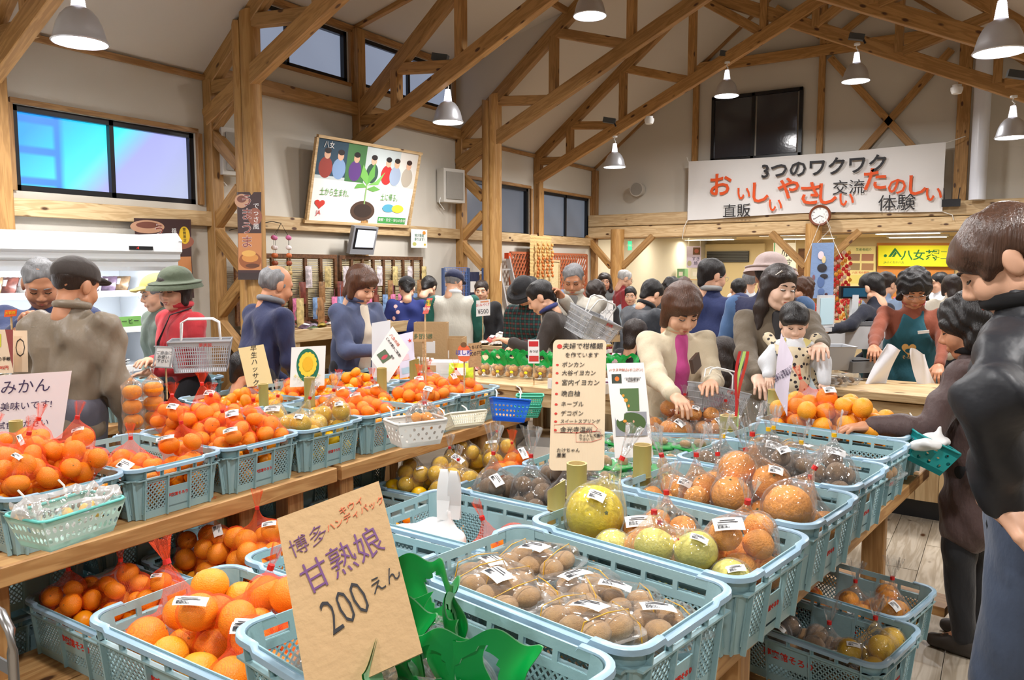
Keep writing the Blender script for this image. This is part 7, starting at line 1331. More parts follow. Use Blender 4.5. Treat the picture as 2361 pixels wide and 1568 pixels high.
# the hanging ones stand clear of the crates' front (x = -2.53)
b1 = basket('hanging_basket', 'mint green basket lined with a milky bag, hanging at the left front', gd(158, 1240, 2.02), .235, .15, .085, 90+8, mint, [((.05, .07, .085), (.05, .10, .13)), ((-.06, .07, .085), (-.06, .10, .13))], .018, 'all', rimm=aqua, tilt=(0, 0))
t = thing('bag_liner', 'crumpled milky plastic bag lining the mint basket', 'bag', tuple(Vector(b1.location)+Vector((0, 0, .02))), math.radians(98)); mb = MB()
n = 40; V = []
for i, (q, z) in enumerate(((.3, .0), (.62, .01), (.74, .04), (.86, .07), (1.02, .092), (1.06, .078), (1.04, .062))):
    for j in range(n): a = 2*PI*j/n; cx_ = math.copysign(abs(math.cos(a))**.5, math.cos(a))*.115; cy_ = math.copysign(abs(math.sin(a))**.5, math.sin(a))*.072; wv = 1+.05*math.sin(7*a+i)+.03*math.sin(13*a+2*i); V.append((cx_*q*wv, cy_*q*wv, z+.006*math.sin(9*a+i)))
mb.add(V, [(i*n+j, i*n+(j+1) % n, (i+1)*n+(j+1) % n, (i+1)*n+j) for i in range(6) for j in range(n)]+[tuple(range(n))[::-1]]); obj('film', mb, M['whitefilm'], t, sm=180)
for i in range(9): mb = MB(); mb.ell((0, 0, 0), (.016, .016, .006), 8, 5); tag(obj('citrus_peel', mb, pmat((240, 190, 90)), None, tuple(Vector(b1.location)+Vector((.02+random.uniform(-.04, .04), random.uniform(-.06, .08), .055+.006*i % .02))), (random.random(), random.random(), 0), sm=80), 'piece of yellow peel in the lined mint basket', 'peel', 'peels in the mint basket')
wh = mat('white_basket', (232, 230, 224), .45); cr = mat('cream_basket', (238, 232, 212), .45); bl_ = mat('blue_basket', (36, 110, 214), .35); tq = mat('turquoise_basket', (84, 190, 160), .4); tq2 = mat('teal_basket', (20, 150, 150), .4)
basket('hanging_basket', 'white perforated basket with orange pieces in a clear bag', gd(958, 1022, 2.70), .19, .13, .085, 65, wh, [((-.06, .06, .085), (-.06, .1, .12)), ((.06, .06, .085), (.06, .1, .12))], .016, 'chk')
p = gd(985, 990, 2.72); P_ = [p+Vector((random.uniform(-.04, .04), random.uniform(-.03, .03), .02+.012*(i % 3))) for i in range(7)]
for q in P_: fruit('deko', q, .02, 'small orange piece in the bag over the white basket', 'orange pieces in the white basket')
bag(P_, [.021]*7, 'film', 'clear bag of orange pieces in the white basket', 'film bags', neckh=.05, stick=False, res=.008)
basket('hanging_basket', 'small cream grid basket hanging on pink cords', gd(1072, 985, 2.95), .16, .11, .05, 62, cr, [((-.05, .05, .05), (-.05, .1, .10)), ((.05, .05, .05), (.05, .1, .10))], .009, 'grid', tilt=(-.35, 0))
basket('hanging_basket', 'bright blue basket with white handles hanging at the stand corner', gd(1172, 972, 3.15), .155, .125, .09, 40, bl_, [((-.05, .05, .09), (-.05, .09, .13)), ((.05, .05, .09), (.05, .09, .13))], .016, 'all', tilt=(-.2, .1)); basket('hanging_basket', 'upper turquoise basket behind the blue one', gd(1222, 935, 3.75), .13, .09, .05, 30, tq, [((-.04, .04, .05), (-.07, .1, .08))], .010, 'grid')
basket('hanging_basket', 'lower turquoise basket behind the blue one', gd(1217, 960, 3.75), .13, .09, .05, 30, tq, [], .010, 'grid'); basket('hanging_basket', 'teal basket with white dots hung at the right end of the middle stand', gd(2122, 1072, 3.05), .17, .13, .11, 20, tq2, [((-.06, .05, .11), (-.10, .1, .16))], .022, 'chk', tilt=(0, .45))
# milky bag in the teal basket and white carrier bag
def carrier(loc, rot, s_, label, ears=True):
    t = thing('carrier_bag', label, 'bag', tuple(loc), rot); t.scale = (s_,)*3; cwm = mat('carrier_white', (238, 238, 238), .4, alpha=.88)
    V, F = sdf([elp((0, 0, .03), (.10, .06, .026)), cap((-.06, 0, .04), (.05, .02, .05), .022), cap((-.09, .01, .02), (.09, 0, .03), .02), cap((.06, 0, .04), (.06, .0, .10), .012)], .007, .02, (.009, 60)); obj('body', vf_mesh('body', V, F, cwm), None, t)
    for x, ph in ((.045, 0), (.075, 1)) if ears else ():
        mb = MB(); mb.grid(2, 18, lambda u, v: (x+(u-.5)*.028*(1+.3*math.sin(9*v)), .012*math.sin(5*v+ph)+.02*(1 if v > .5 else -1)*abs(v-.5)*1.2, .08+.13*math.sin(PI*v))); obj('handle', mb, cwm, t, sm=180)
carrier(lw(Pile(BC[2][0], BC[2][1], BZ, -2), -.13, -.06, .09), .3, 1.2, 'white plastic carrier bag with raised handles lying in the nearly empty crate'); carrier(gd(2145, 1035, 3.0), 1.0, .8, 'milky plastic bag stuffed in the teal basket', False)
# ------------------------------------------------------------- kiwi bags with green handles
gm = mat('green_handle_plastic', (0, 150, 62), .35); gml = mat('pale_green_inside', (150, 206, 160), .45); yl = mat('yellow_print_bag', (240, 226, 30), .5)
def handle_mesh(ph):
    mb = MB(); nu, nv = 26, 14; w, h = .17, .125
    def P(u, v, o): x = (u-.5)*w; s_ = math.sin(PI*(u*1.3+ph))*.022*(.5+v); return (x+.01*math.sin(6*v+ph), s_+o+.010*math.sin(5*v+ph*2)*v, h*v*(1-.10*(2*u-1)**2)+.010*math.sin(4*u*PI+ph))
    for o, mi in ((-.0015, 0), (.0015, 1)):
        V = [P(i/nu, j/nv, o) for i in range(nu+1) for j in range(nv+1)]; F = []
        for i in range(nu):
            for j in range(nv):
                u, v = (i+.5)/nu, (j+.5)/nv
                if ((u-.5)/.20)**2+((v-.52)/.24)**2 < 1: continue
                F.append((i*(nv+1)+j, (i+1)*(nv+1)+j, (i+1)*(nv+1)+j+1, i*(nv+1)+j+1))
        mb.add(V, F, mi)
    return mb.mesh('green_handle', [gm, gml], 60)
HM = [handle_mesh(p) for p in (0, .45, .9, 1.4)]
P = Pile(*AC[0], RB, RZ_)
for j, (u, v, a, z, nm) in enumerate(((.0, .12, 8, .02, 'tallest, touching the cardboard sign'), (.10, .09, -25, .0, 'right behind the first'), (-.02, .02, 20, .0, 'beside the cardboard sign'), (.03, .0, -12, -.005, 'in the middle of the crate'), (-.05, -.07, 10, .0, 'at the bottom left'), (-.03, -.12, -6, 0, 'nearest the camera'), (.17, -.02, 24, .0, 'right of the middle'), (.25, .0, 4, .0, 'at the right with yellow print'), (.12, -.12, -20, 0, 'nearest the right, low'))):
    q = lw(P, u-.085, v-.01, .012); t = thing('kiwi_handle_bag', 'clear kiwi bag with green die cut handle, %s' % nm, 'bag', tuple(q), math.radians(RZ_+a), 'green handled kiwi bags')
    W_ = [Vector((dx, dy, dz)) for dz in (.032, .085) for dx in (-.045, .0, .045) for dy in (-.022, .022)]
    V, F = sdf([elp(tuple(w), (.036, .032, .036), k=.05) for w in W_]+[cap((-.06, 0, .10), (.06, 0, .10), .02), cap((-.07, 0, .15+z), (.07, 0, .15+z), .006)], .011, .04); obj('film', vf_mesh('film', V, F, M['film']), None, t)
    link(bpy.data.objects.new('green_handle', HM[j % 4]), t, (0, 0, .128+z)); mb = MB(); mb.grid(5, 5, lambda u_, v_: ((u_-.5)*.07, -.054-.006*math.sin(PI*u_), .06+.05*v_)); mb.add([(x, y-.001, z_) for x, y, z_ in ((-.02, -.058, .075), (.02, -.058, .075), (.02, -.058, .095), (-.02, -.058, .095))], [(0, 1, 2, 3)], 1); obj('yellow_label', mb, [yl, M['red']], t, sm=60)
    Rz = Matrix.Rotation(math.radians(RZ_+a), 3, 'Z')
    for w in W_[::2]+W_[7:10:2]: fruit('kiwi', q+Rz@w, .026, 'brown kiwifruit in the green handled bags', 'kiwifruit in green handled bags', R=(random.gauss(0, .3), random.gauss(0, .3), random.random()*3))
# ------------------------------------------------------------- middle tables with packed goods
def table(label, x0, x1, y0, y1, z, shelf=None, m=M['pine']):
    t = thing('goods_table', label, 'table', ((x0+x1)/2, (y0+y1)/2, 0), group='goods tables'); n = max(2, int((y1-y0)/.2)); w = (y1-y0)/n
    for i in range(n): beam('board', (x0, y0+w*(i+.5), z-.02), (x1, y0+w*(i+.5), z-.02), w-.004, .035, m, t)
    beam('apron_board', (x0, y0+.03, z-.08), (x1, y0+.03, z-.08), .025, .09, m, t)
    for x in (x0+.06, x1-.06):
        for y in (y0+.07, y1-.06): beam('leg', (x, y, 0), (x, y, z-.04), .08, .08, m, t)
    if shelf:
        for i in range(n): beam('shelf_board', (x0, y0+w*(i+.5), shelf), (x1, y0+w*(i+.5), shelf), w-.004, .03, m, t)
    return t
table('low pine table with jam jars and green kiwi bags behind the baskets', -3.05, -1.78, 4.12, 5.15, .86, .36); GTZ = .86
for i in range(20):
    x, y = -3.0+.10*(i % 10)+.04*(i//10), 4.36+.14*(i//10)+.02*(i % 10); t = thing('kiwi_handle_bag', 'small green topped kiwi bag in the far rows behind the jam jars', 'bag', (x, y, GTZ), .2, 'far green topped kiwi bags'); t.scale = (.72,)*3
    V_ = None; mb = MB(); mb.ell((0, 0, .065), (.075, .05, .066), 12, 8); obj('film', mb, M['film'], t); link(bpy.data.objects.new('green_handle', HM[i % 4]), t, (0, 0, .12)); mb = MB(); [mb.ell((x, -.026+.02*(q % 2), z), (.028, .026, .03), 8, 6) for q, (x, z) in enumerate(((-.035, .04), (.03, .045), (0, .085), (-.03, .095), (.035, .09)))]; obj('kiwifruit_inside', mb, M['kiwi'], t); mb = MB(); mb.ell((.012, -.055, .06), (.018, .004, .014), 12, 6); obj('yellow_label', mb, yl, t)
JJ = jar((120, 24, 26), (206, 170, 80))
bx = thing('pink_box', 'pale pink box carrying the red jam jars', 'box', (-2.38, 4.72, GTZ)); obj('box', MB().box((0, 0, .08), (.36, .24, .16)), pmat((232, 200, 214)), bx)
for i in range(12): gput(JJ, 'jam_jar', (-2.51+.052*(i % 6), 4.66+.07*(i//6), GTZ+.161), 0, 'dark red jam jar with gold lid on the pink box', 'jar', 'red jam jars', sc=.95)
def jbox(loc, rz, d, label, txt=True, tilt=(0, 0), col=(232, 228, 222)):
    t = thing('carton', label, 'box', tuple(loc), group='white cartons', rot=(tilt[0], tilt[1], rz)); mb = MB(); w, l, h = d
    for c, s_ in (((0, 0, .002), (w, l, .004)), ((w/2, 0, h/2), (.004, l, h)), ((-w/2, 0, h/2), (.004, l, h)), ((0, l/2, h/2), (w, .004, h)), ((0, -l/2, h/2), (w, .004, h))): mb.box(c, s_)
    obj('box', mb, mat('carton_white', col, .7), t, sm=0)
    if txt: text('福岡ジャンプ', h*.5, M['red'], t, (0, -l/2-.003, h*.5), mrot(90, 0, 0) @ mrot(0, 0, 180)); obj('print', MB().box((0, -l/2-.0025, h*.5), (w*.86, .0006, h*.72)), pmat((206, 214, 206)), t)
    return t
jbox((-2.15, 4.22, GTZ), -.15, (.40, .25, .06), 'flat white carton with red print on the pine table edge'); 
for i in range(3): gput(TR[2], 'tray', (-2.27+.13*i, 4.22, GTZ+.045), .7, 'white tray of dark red pieces in the flat carton', 'tray', 'trays in the flat carton')
jbox((-2.45, 4.35, .375), .35, (.42, .28, .09), 'open white carton on the low shelf, left one', False); jbox((-2.02, 4.42, .40), -.5, (.38, .26, .08), 'tilted white carton with red print leaning on the other', True, (.0, .45)); jbox((-2.85, 4.42, .375), .0, (.3, .3, .10), 'white carton at the left of the low shelf', False)
table('pine island table with cardboard boxes and bottles behind the left stand', -4.15, -3.15, 4.5, 5.6, .84)
def cbox(loc, rz, d, label, m=None, lid=False):
    t = thing('cardboard_box', label, 'box', tuple(loc), rz, 'cardboard boxes'); mb = MB(); w, l, h = d
    for c, s_ in (((0, 0, .002), (w, l, .004)), ((w/2, 0, h/2), (.005, l, h)), ((-w/2, 0, h/2), (.005, l, h)), ((0, l/2, h/2), (w, .005, h)), ((0, -l/2, h/2), (w, .005, h))): mb.box(c, s_)
    if lid: mb.box((0, 0, h), (w*1.02, l*1.02, .02))
    obj('box', mb, m or M['card'], t, sm=0); mb = MB(); mb.box((0, -l/2-.003, h*.5), (w*.3, .001, h*.25)); obj('print', mb, M['label'], t); return t
cbox(gz(1030, 850, .84), .45, (.27, .2, .24), 'plain brown cardboard box behind the white box'); cbox(gz(1033, 872, .84)+Vector((0, 0, 0)), .5, (.24, .18, .11), 'white lidded box beside the dried persimmon sign', M['white'], True); cbox(gz(977, 872, .84), .5, (.20, .16, .10), 'small cardboard box holding glass bottles')
cbox(gz(972, 858, .84)+Vector((.0, .12, 0)), .5, (.24, .10, .36), 'tall brown cardboard stand behind the bottles', M['card'])
BT = MB(); BT.lathe([(0, 0), (.016, 0), (.017, .06), (.008, .085), (.008, .105), (0, .105)], 12, mi=0); BT.lathe([(.009, .10), (.009, .115), (0, .115)], 10, mi=1); BT = BT.mesh('bottle', [mat('bottle_glass', (214, 212, 180), .1, alpha=.7), M['label']], 50)
c0 = gz(977, 872, .84)
for i in range(8): gput(BT, 'bottle', (c0.x-.06+.04*(i % 4), c0.y-.03+.05*(i//4), .85), 0, 'small clear bottle in the cardboard box of the island table', 'bottle', 'small bottles', sc=1.15)
for i in range(10): gput(BP[i % 8], 'packet', (-3.35-.07*(i % 5)+.0, 4.62+.1*(i//5), .842), random.random()*3, 'packet lying on the island table', 'packet', 'packets on the island table')
for px, py, c, s_ in ((932, 775, (240, 220, 40), 1.3), (1063, 800, (206, 226, 60), 1.4), (918, 775, (226, 70, 40), 1.2)):
    me = packet(c); p = gd(px, py, 5.2); p.z = .90; gput(me, 'packet', tuple(p), .5, 'bright %s packet standing up on the island table' % {932: 'yellow', 1063: 'lime', 918: 'red'}[px], 'packet', None, (1.3, 0), s_)
table('table of packed sweets by the 500 yen card', -4.35, -3.0, 6.1, 6.95, .86)
for i in range(46): gput(BP[(2, 5, 2, 0)[i % 4]], 'packet', (-4.28+.026*i, 6.2+.11*(i % 6), .862+.03*(i % 3)), random.random()*3, 'clear bag of sweets heaped by the 500 yen card', 'packet', 'sweets by the 500 yen card', (random.gauss(0, .4), random.gauss(0, .4)), 1.15)
table('pine table of bagged goods behind the black dressed child', -2.8, -1.9, 5.75, 6.4, .85)
for i in range(20): gput(BP[(i*3) % 8], 'packet', (-2.75+.04*i, 5.85+.12*(i % 4), .852), random.random()*3, 'bagged goods on the table behind the black dressed child', 'packet', 'goods behind the child')
board('cardboard_sign', 'cardboard sign with brush hiragana on the far pine table', 'sign', gd(1396, 752, 6.4), gd(1428, 750, 6.4), gd(1398, 790, 6.4), M['card'], [('ころぼ', .5, .55, .42, M['ink'], H(sx=.8))], stick=.85, th=.004)
t = thing('timber_table', 'timber table under the two pale crates near the cabinet', 'table', (-4.6, 2.9, 0))
for x in (-4.85, -4.62, -4.39): beam('board', (x, 2.4, .675), (x, 3.4, .675), .22, .05, M['table'], t)
for x in (-4.85, -4.40):
    for y in (2.5, 3.3): beam('leg', (x, y, 0), (x, y, .65), .07, .07, M['table'], t)
for i in range(8): gput(BP[(2, 3, 6)[i % 3]], 'packet', (-4.75+.06*i, 2.62+.07*i, .73), random.random()*3, 'clear food pack in the pale crates near the cabinet', 'packet', 'packs in the pale crates')
# shopping trolley basket and hand baskets
sg_ = mat('basket_grey', (176, 178, 182), .4)
def shop_basket(label, loc, rot, tilt=(0, 0), s_=1., handles=True):
    t = thing('shopping_basket', label, 'basket', tuple(loc), group='grey shopping baskets', rot=(tilt[0], tilt[1], rot)); t.scale = (s_,)*3; w, d, h, tp = .42, .30, .22, .82; mb = MB()
    for axs in 'xy':
        L2, D2 = (w/2, d/2) if axs == 'x' else (d/2, w/2)
        for sg in (-1, 1):
            def Q(u, z): f = tp+(1-tp)*z/h; return (u*L2*f, sg*D2*f, z) if axs == 'x' else (sg*D2*f, u*L2*f, z)
            n = int(2*L2/.016)
            for i in range(n+1): u = -1+2*i/n; mb.bar(Q(u, .0), Q(u, h), .005, .003)
            for z in (.0, .05, .10, .15): mb.bar(Q(-1, z), Q(1, z), .004, .006)
            mb.add([Q(-1, h-.035), Q(1, h-.035), Q(1, h), Q(-1, h)], [(0, 1, 2, 3)])
    obj('slatted_sides', mb, sg_, t, sm=0); mb = MB(); mb.tube([(x, y, h) for x, y in ((w/2, d/2), (-w/2, d/2), (-w/2, -d/2), (w/2, -d/2))], .007, 6, True); obj('rim', mb, sg_, t, sm=60); obj('base', MB().box((0, 0, 0), (w*tp, d*tp, .005)), sg_, t); text('夢実館', .03, M['red'], t, (.04, -d/2-.004, h*.88), mrot(90, 0, 0))
    if handles:
        for y_, a in ((.02, .25), (-.02, -.25)): mb = MB(); mb.tube([(-w*.32, y_, h), (-w*.30, y_+a*.12, h+.13), (-w*.2, y_+a*.15, h+.155), (w*.2, y_+a*.15, h+.155), (w*.30, y_+a*.12, h+.13), (w*.32, y_, h)], .007, 8); obj('handle', mb, M['white'], t, sm=80)
    return t
shop_basket('grey shopping basket on a trolley beside the woman in red', gd(466, 853, 4.55), YAW+.3, (0, 0), .8)
board('trolley_card', 'small framed white card clipped to the trolley basket', 'sign', gd(358, 800, 4.15), gd(395, 802, 4.15), gd(359, 845, 4.12), M['paper'], [('ご自由に\nお使い\n下さい', .5, .5, .2, M['grey'], {})], stick=.9, th=.003, border=(sg_, .006, .008))
shop_basket('tilted grey shopping basket carried on an arm in the middle of the photo', gd(1350, 778, 5.4), YAW+.75, (.35, .30), .78); shop_basket('grey basket held low beside the magenta sweater woman', gd(1645, 955, 3.95), YAW+.2, (-.1, .25), .62)
board('wallet', 'dark brown folded wallet in the hand of the beige jacket woman', 'wallet', gd(1596, 830, 3.8), gd(1612, 812, 3.85), gd(1602, 862, 3.8), mat('brown_leather', (70, 52, 44), .4), th=.02)
# ------------------------------------------------------------- wooden service counter at the right
t = thing('service_counter', 'long pine service counter with upright plank front at the right', 'counter', (-.2, 5.9, 0)); cz_ = .78
beam('countertop', (-1.9, 5.82, cz_), (1.6, 5.60, cz_), .66, .05, M['pine'], t); beam('top_rail', (-1.88, 5.56, cz_-.10), (1.6, 5.34, cz_-.10), .03, .12, M['pine'], t)
for i in range(26): x = -1.82+.132*i; y = 5.555-.063*(x+1.88); beam('plank', (x, y, .13), (x, y, cz_-.16), .02, .13, M['pine'], t, up=(1, 0, 0))
beam('kick_board', (-1.88, 5.62, .06), (1.6, 5.40, .06), .02, .12, M['black'], t); beam('back_panel', (-1.88, 6.1, .38), (1.6, 5.88, .38), .02, .72, M['pine'], t)
# counter things
def cpt(px, py, d): return gd(px, py, d)
t = thing('cash_register', 'white cash register with a dark customer display', 'register', (gd(1975, 800, 6.3).x, gd(1975, 800, 6.3).y, gd(1975, 800, 6.3).z), YAW)
wr_ = mat('register_white', (206, 208, 210), .4)
for n_, c, s_, m in (('body', (0, 0, .09), (.34, .34, .18), wr_), ('keyboard', (0, -.1, .20), (.3, .14, .03), M['grey']), ('pole', (0, .08, .3), (.05, .05, .24), wr_), ('display', (0, .08, .44), (.24, .04, .10), M['black']), ('digits', (0, .058, .44), (.2, .004, .07), mat('display_blue', (20, 60, 80), .3, emit=.6))): obj(n_, MB().box(c, s_), m, t, sm=0)
t = thing('pos_monitor', 'slim grey monitor facing the customers on the counter', 'monitor', tuple(gd(1902, 760, 5.9)), YAW+.4); obj('screen', MB().box((0, -.012, .14), (.13, .004, .20)), mat('pale_lcd', (170, 196, 206), .3, emit=.25), t); obj('case', MB().box((0, 0, .14), (.16, .02, .24)), wr_, t); obj('foot', MB().box((0, .02, 0), (.10, .08, .03)), wr_, t)
t = thing('grey_bin', 'grey plastic tray bin on the counter', 'container', tuple(gd(1918, 850, 5.6)), YAW); mb = MB(); mb.lathe([(.0, 0), (.13, 0), (.17, .16), (.18, .17), (.165, .165), (.12, .02), (0, .02)], 4); obj('bin', mb, sg_, t, rot=(0, 0, PI/4), sm=0)
t = thing('card_terminal', 'black and grey card terminal on the counter', 'terminal', tuple(gd(1970, 855, 5.6)), YAW+.2); obj('body', MB().box((0, 0, .04), (.20, .24, .08)), M['grey'], t); obj('keypad', MB().box((0, -.02, .085), (.17, .17, .012)), M['black'], t)
for i in range(3): 
    q = gz(1890+28*i, 893-4*i, cz_+.03); t = thing('clamshell', 'clear pack of brown fruit on the counter, %s' % ('left', 'middle', 'right')[i], 'food box', tuple(q), .4*i, 'packs on the counter'); link(bpy.data.objects.new('shell', CLM), t); link(bpy.data.objects.new('price_label', ST), t, (0, 0, .066))
    for k_ in (-1, 0, 1): fruit('kiwi2', q+Vector((.045*k_, 0, .03)), .024, 'brown fruit in the packs on the counter', 'brown fruit on the counter')
for i, (px, py, a) in enumerate(((2035, 850, -.6), (2130, 860, .5))):
    q = gd(px, py, 5.35); t = thing('paper_bag', 'white plastic bag being opened, %s hand of the folding cashier' % ('held in the left', 'in the right')[i], 'bag', tuple(q), YAW); mb = MB(); mb.grid(10, 12, lambda u, v: ((u-.5)*(.10+.05*v)+a*.22*(v-.5), .02*math.sin(6*u+4*v), (.5-v)*.30+.02*math.sin(5*u))); mb.grid(10, 12, lambda u, v: ((u-.5)*(.10+.05*v)+a*.22*(v-.5), .02*math.sin(6*u+4*v)+.02*math.sin(PI*u), (.5-v)*.30+.02*math.sin(5*u))); obj('film', mb, mat('white_bag_plastic', (232, 232, 238), .5), t, sm=180)
# badge and emblem on the cashier's apron
def on_chest(P_, x, up_, fwd, name, mb, m, tilt=0):
    o = obj(name, mb, m, P_['root'], sm=0); T_, B_ = P_['T'], P_['B']; c = P_['hip']+T_*up_+B_*fwd+np.array([x, 0, 0]); X_ = Vector((-1, 0, 0)); Y_ = Vector(T_); Z_ = X_.cross(Y_); o.matrix_local = Matrix.Translation(c) @ Matrix((X_, Y_, Z_)).transposed().to_4x4() @ Matrix.Rotation(tilt, 4, 'Z'); return o
on_chest(pK, -.07, .30, .165, 'name_badge', MB().box((0, 0, 0), (.075, .022, .006)), M['paper'], .15)
n = 30; mb = MB(); hp_ = [(.048*(16*math.sin(q)**3)/16, .042*(13*math.cos(q)-5*math.cos(2*q)-2*math.cos(3*q)-math.cos(4*q))/13) for q in [2*PI*j/n for j in range(n)]]; mb.add([(x, y, 0) for x, y in hp_], [tuple(range(n))[::-1]]); on_chest(pK, .02, .17, .176, 'heart_emblem', mb, mat('emblem_gold', (206, 160, 90), .6))
mb = MB(); mb.add([(.024*math.cos(2*PI*j/16), .016*math.sin(2*PI*j/16)-.012, .001) for j in range(16)], [tuple(range(16))]); on_chest(pK, .02, .17, .177, 'emblem_centre', mb, c_teal); me = text('そろり', .03, MATS['emblem_gold'], None, (0, 0, 0)); d_ = me.data; bpy.data.objects.remove(me); o = on_chest(pK, .02, .105, .176, 'lettering', MB().box((0, 0, 0), (.001, .001, .001)), MATS['emblem_gold']); o.data = d_
# strap of the woman in red is part of her bag
# ------------------------------------------------------------- the lower back room
def emitter(px, py, d, w, l, nm):
    p = gd(px, py, d); t = thing('ceiling_light', 'flat fluorescent ceiling light of the back room, %s' % nm, 'ceiling light', (p.x, p.y, 2.24), group='fluorescent ceiling lights'); obj('frame', MB().box((0, 0, 0), (w, l, .05)), M['white'], t); obj('diffuser', MB().box((0, 0, -.028), (w*.92, l*.86, .008)), mat('tube_glow', (255, 246, 220), .5, emit=6.), t)
    la = bpy.data.lights.new('ceiling_light_lamp', 'AREA'); la.shape = 'RECTANGLE'; la.size = w; la.size_y = l; la.energy = 16; la.color = (1, .90, .70); o = bpy.data.objects.new('ceiling_light_lamp', la); COL.objects.link(o); o.location = (p.x, p.y, 2.19)
for i, (px, py, d) in enumerate(((1525, 553, 13.6), (1583, 560, 15.2), (1635, 567, 17.), (1785, 547, 12.8), (1810, 555, 14.6), (1862, 561, 16.4), (2065, 541, 12.4), (2092, 549, 13.9), (2115, 557, 15.6))): emitter(px, py, d, 1.1, .3, 'row %s, %s' % (('left', 'middle', 'right')[i//3], ('nearest', 'second', 'farthest')[i % 3]))
t = thing('air_conditioner', 'dark louvred air outlet in a cream wall panel', 'air conditioner', tuple(gy(1678, 592, 18.40))); obj('panel', MB().box((0, .1, -.35), (1.7, .16, 1.3)), mat('cream_panel', (230, 212, 170), .7), t); obj('dark_recess', MB().box((0, .0, 0), (1.0, .06, .26)), M['black'], t)
for k_ in range(7): obj('louvre', MB().box((0, -.035, -.11+.037*k_), (.98, .02, .008)), M['grey'], t)
tl, tr_, bl = gy(2025, 566, 18.40), gy(2196, 566, 18.40), gy(2025, 613, 18.40); gp = mat('banner_green', (20, 110, 60), .7)
board('tea_banner', 'bright yellow banner with green lettering at the back', 'banner', tl, tr_, bl, mat('banner_yellow', (226, 224, 40), .75), [('八女茶', .56, .50, .52, gp, dict(thick=.02)), ('コー\nナー', .84, .52, .30, gp, {}), ('JAふくおか八女', .22, .17, .13, gp, {})], [('p', [(.14, .45), (.23, .88), (.255, .80), (.18, .45)], 0, 0, gp), ('p', [(.19, .45), (.24, .72), (.26, .62), (.225, .45)], 0, 0, gp), ('p', [(.24, .88), (.33, .45), (.30, .45), (.235, .76)], 0, 0, gp), ('e', .10, .50, .045, .14, gp)], th=.004)
board('cork_wall', 'orange brown panel wall below the yellow banner', 'panel', gy(2022, 560, 18.5), gy(2200, 560, 18.5), gy(2022, 700, 18.5), mat('orange_panel', (206, 136, 70), .8), th=.03)
ph = []
for i in range(2):
    for j in range(2): ph.append(('r', .27+.46*i, .74-.22*j, .40, .16, (150+20*i, 120+10*j, 100)))
board('photo_board', 'board of small farm photos and notes left of the yellow banner', 'poster', gy(1951, 568, 18.48), gy(2019, 568, 18.48), gy(1951, 665, 18.48), mat('board_cream', (232, 220, 160), .7), [('生産者紹介', .6, .92, .07, gp, {}), ('八女 旬の野菜', .5, .38, .06, M['red'], {})], ph+[('r', .5, .22, .9, .2, (226, 214, 130))], th=.01)
board('hanging_poster', 'pale lilac poster with a food photo hanging from the back ceiling', 'poster', gy(1583, 568, 12.9), gy(1616, 568, 12.9), gy(1583, 617, 12.9), mat('pale_lilac', (226, 216, 236), .7), [('すき\n焼', .65, .3, .2, MATS['violet_ink'], {})], [('r', .7, .78, .5, .34, (120, 90, 60)), ('e', .7, .78, .3, .2, (190, 110, 90)), ('e', .2, .2, .3, .26, (196, 190, 150))], hang=2.26, th=.003)
board('white_noren', 'tall white cloth sign with a brush character behind the bucket hat', 'banner', gy(1783, 560, 14.2), gy(1835, 560, 14.2), gy(1783, 655, 14.2), mat('noren_cloth', (246, 246, 236), .8), [('旅\n館', .55, .62, .28, M['ink'], H())], [('r', .02, .5, .04, 1., (60, 180, 110))], hang=2.26, th=.004)  # plain off-white cloth colour, no emission
board('exit_sign', 'green and white emergency exit sign beyond the first column', 'sign', gd(1448, 556, 14.5), gd(1457, 556, 14.5), gd(1448, 577, 14.5), mat('exit_green', (40, 180, 130), .5, emit=1.), [('非常口', .5, .5, .25, M['paper'], {})], hang=2.26, th=.03)
board('rolled_blind', 'cream roller blind in the back room', 'blind', gy(1531, 560, 18.48), gy(1583, 560, 18.48), gy(1531, 603, 18.48), mat('cream_blind', (240, 226, 186), .8), th=.02)
for i, (px, w_) in enumerate(((1440, .5), (1885, .9))): p = gy(px, 640, 18.4); t = thing('doorway_panel', 'dark wooden door in the back room, %s' % ('left', 'centre')[i], 'door', (p.x, 18.5, 0)); obj('leaf', MB().box((0, 0, 1.02), (w_, .05, 2.04)), M['darkwood'], t); obj('handle', MB().box((w_*.4, -.04, 1.0), (.02, .03, .15)), M['steel'], t)
t = thing('goods_shelf', 'shelf unit stacked with cream boxes in the back room', 'shelf', (gy(1530, 640, 16.5).x, 16.5, 0)); sw_ = 2.2
for z_ in (.5, .95, 1.35): obj('shelf_board', MB().box((0, 0, z_), (sw_, .4, .03)), M['pine'], t)
for x_ in (-sw_/2, 0, sw_/2): obj('upright', MB().box((x_, 0, .8), (.04, .4, 1.6)), M['pine'], t)
for i in range(20):
    z_ = (.515, .965, 1.365)[i % 3]; h_ = .12+.05*(i % 3); c = ((236, 216, 170), (220, 180, 120), (226, 226, 214), (200, 120, 90), (120, 170, 130))[i % 5]; mb = MB(); mb.box((0, 0, h_/2), (.17, .22, h_)); mb.box((0, -.112, h_/2), (.09, .003, h_*.4), mi=1)
    o = obj('gift_box', mb, [pmat(c), M['label']], None, (t.location.x-1.0+.105*i, 16.42, z_), sm=0); tag(o, 'small gift box on the back room shelf unit', 'box', 'gift boxes on the back shelf')
t = thing('display_table', 'low table of flowers and crafts behind the column under the clock', 'table', (-1.1, 12.6, 0)); obj('tabletop', MB().box((0, 0, .78), (2.4, .7, .04)), M['pine'], t); [obj('leg', MB().box((x, y, .38), (.06, .06, .76)), M['pine'], t) for x in (-1.1, 1.1) for y in (-.3, .3)]
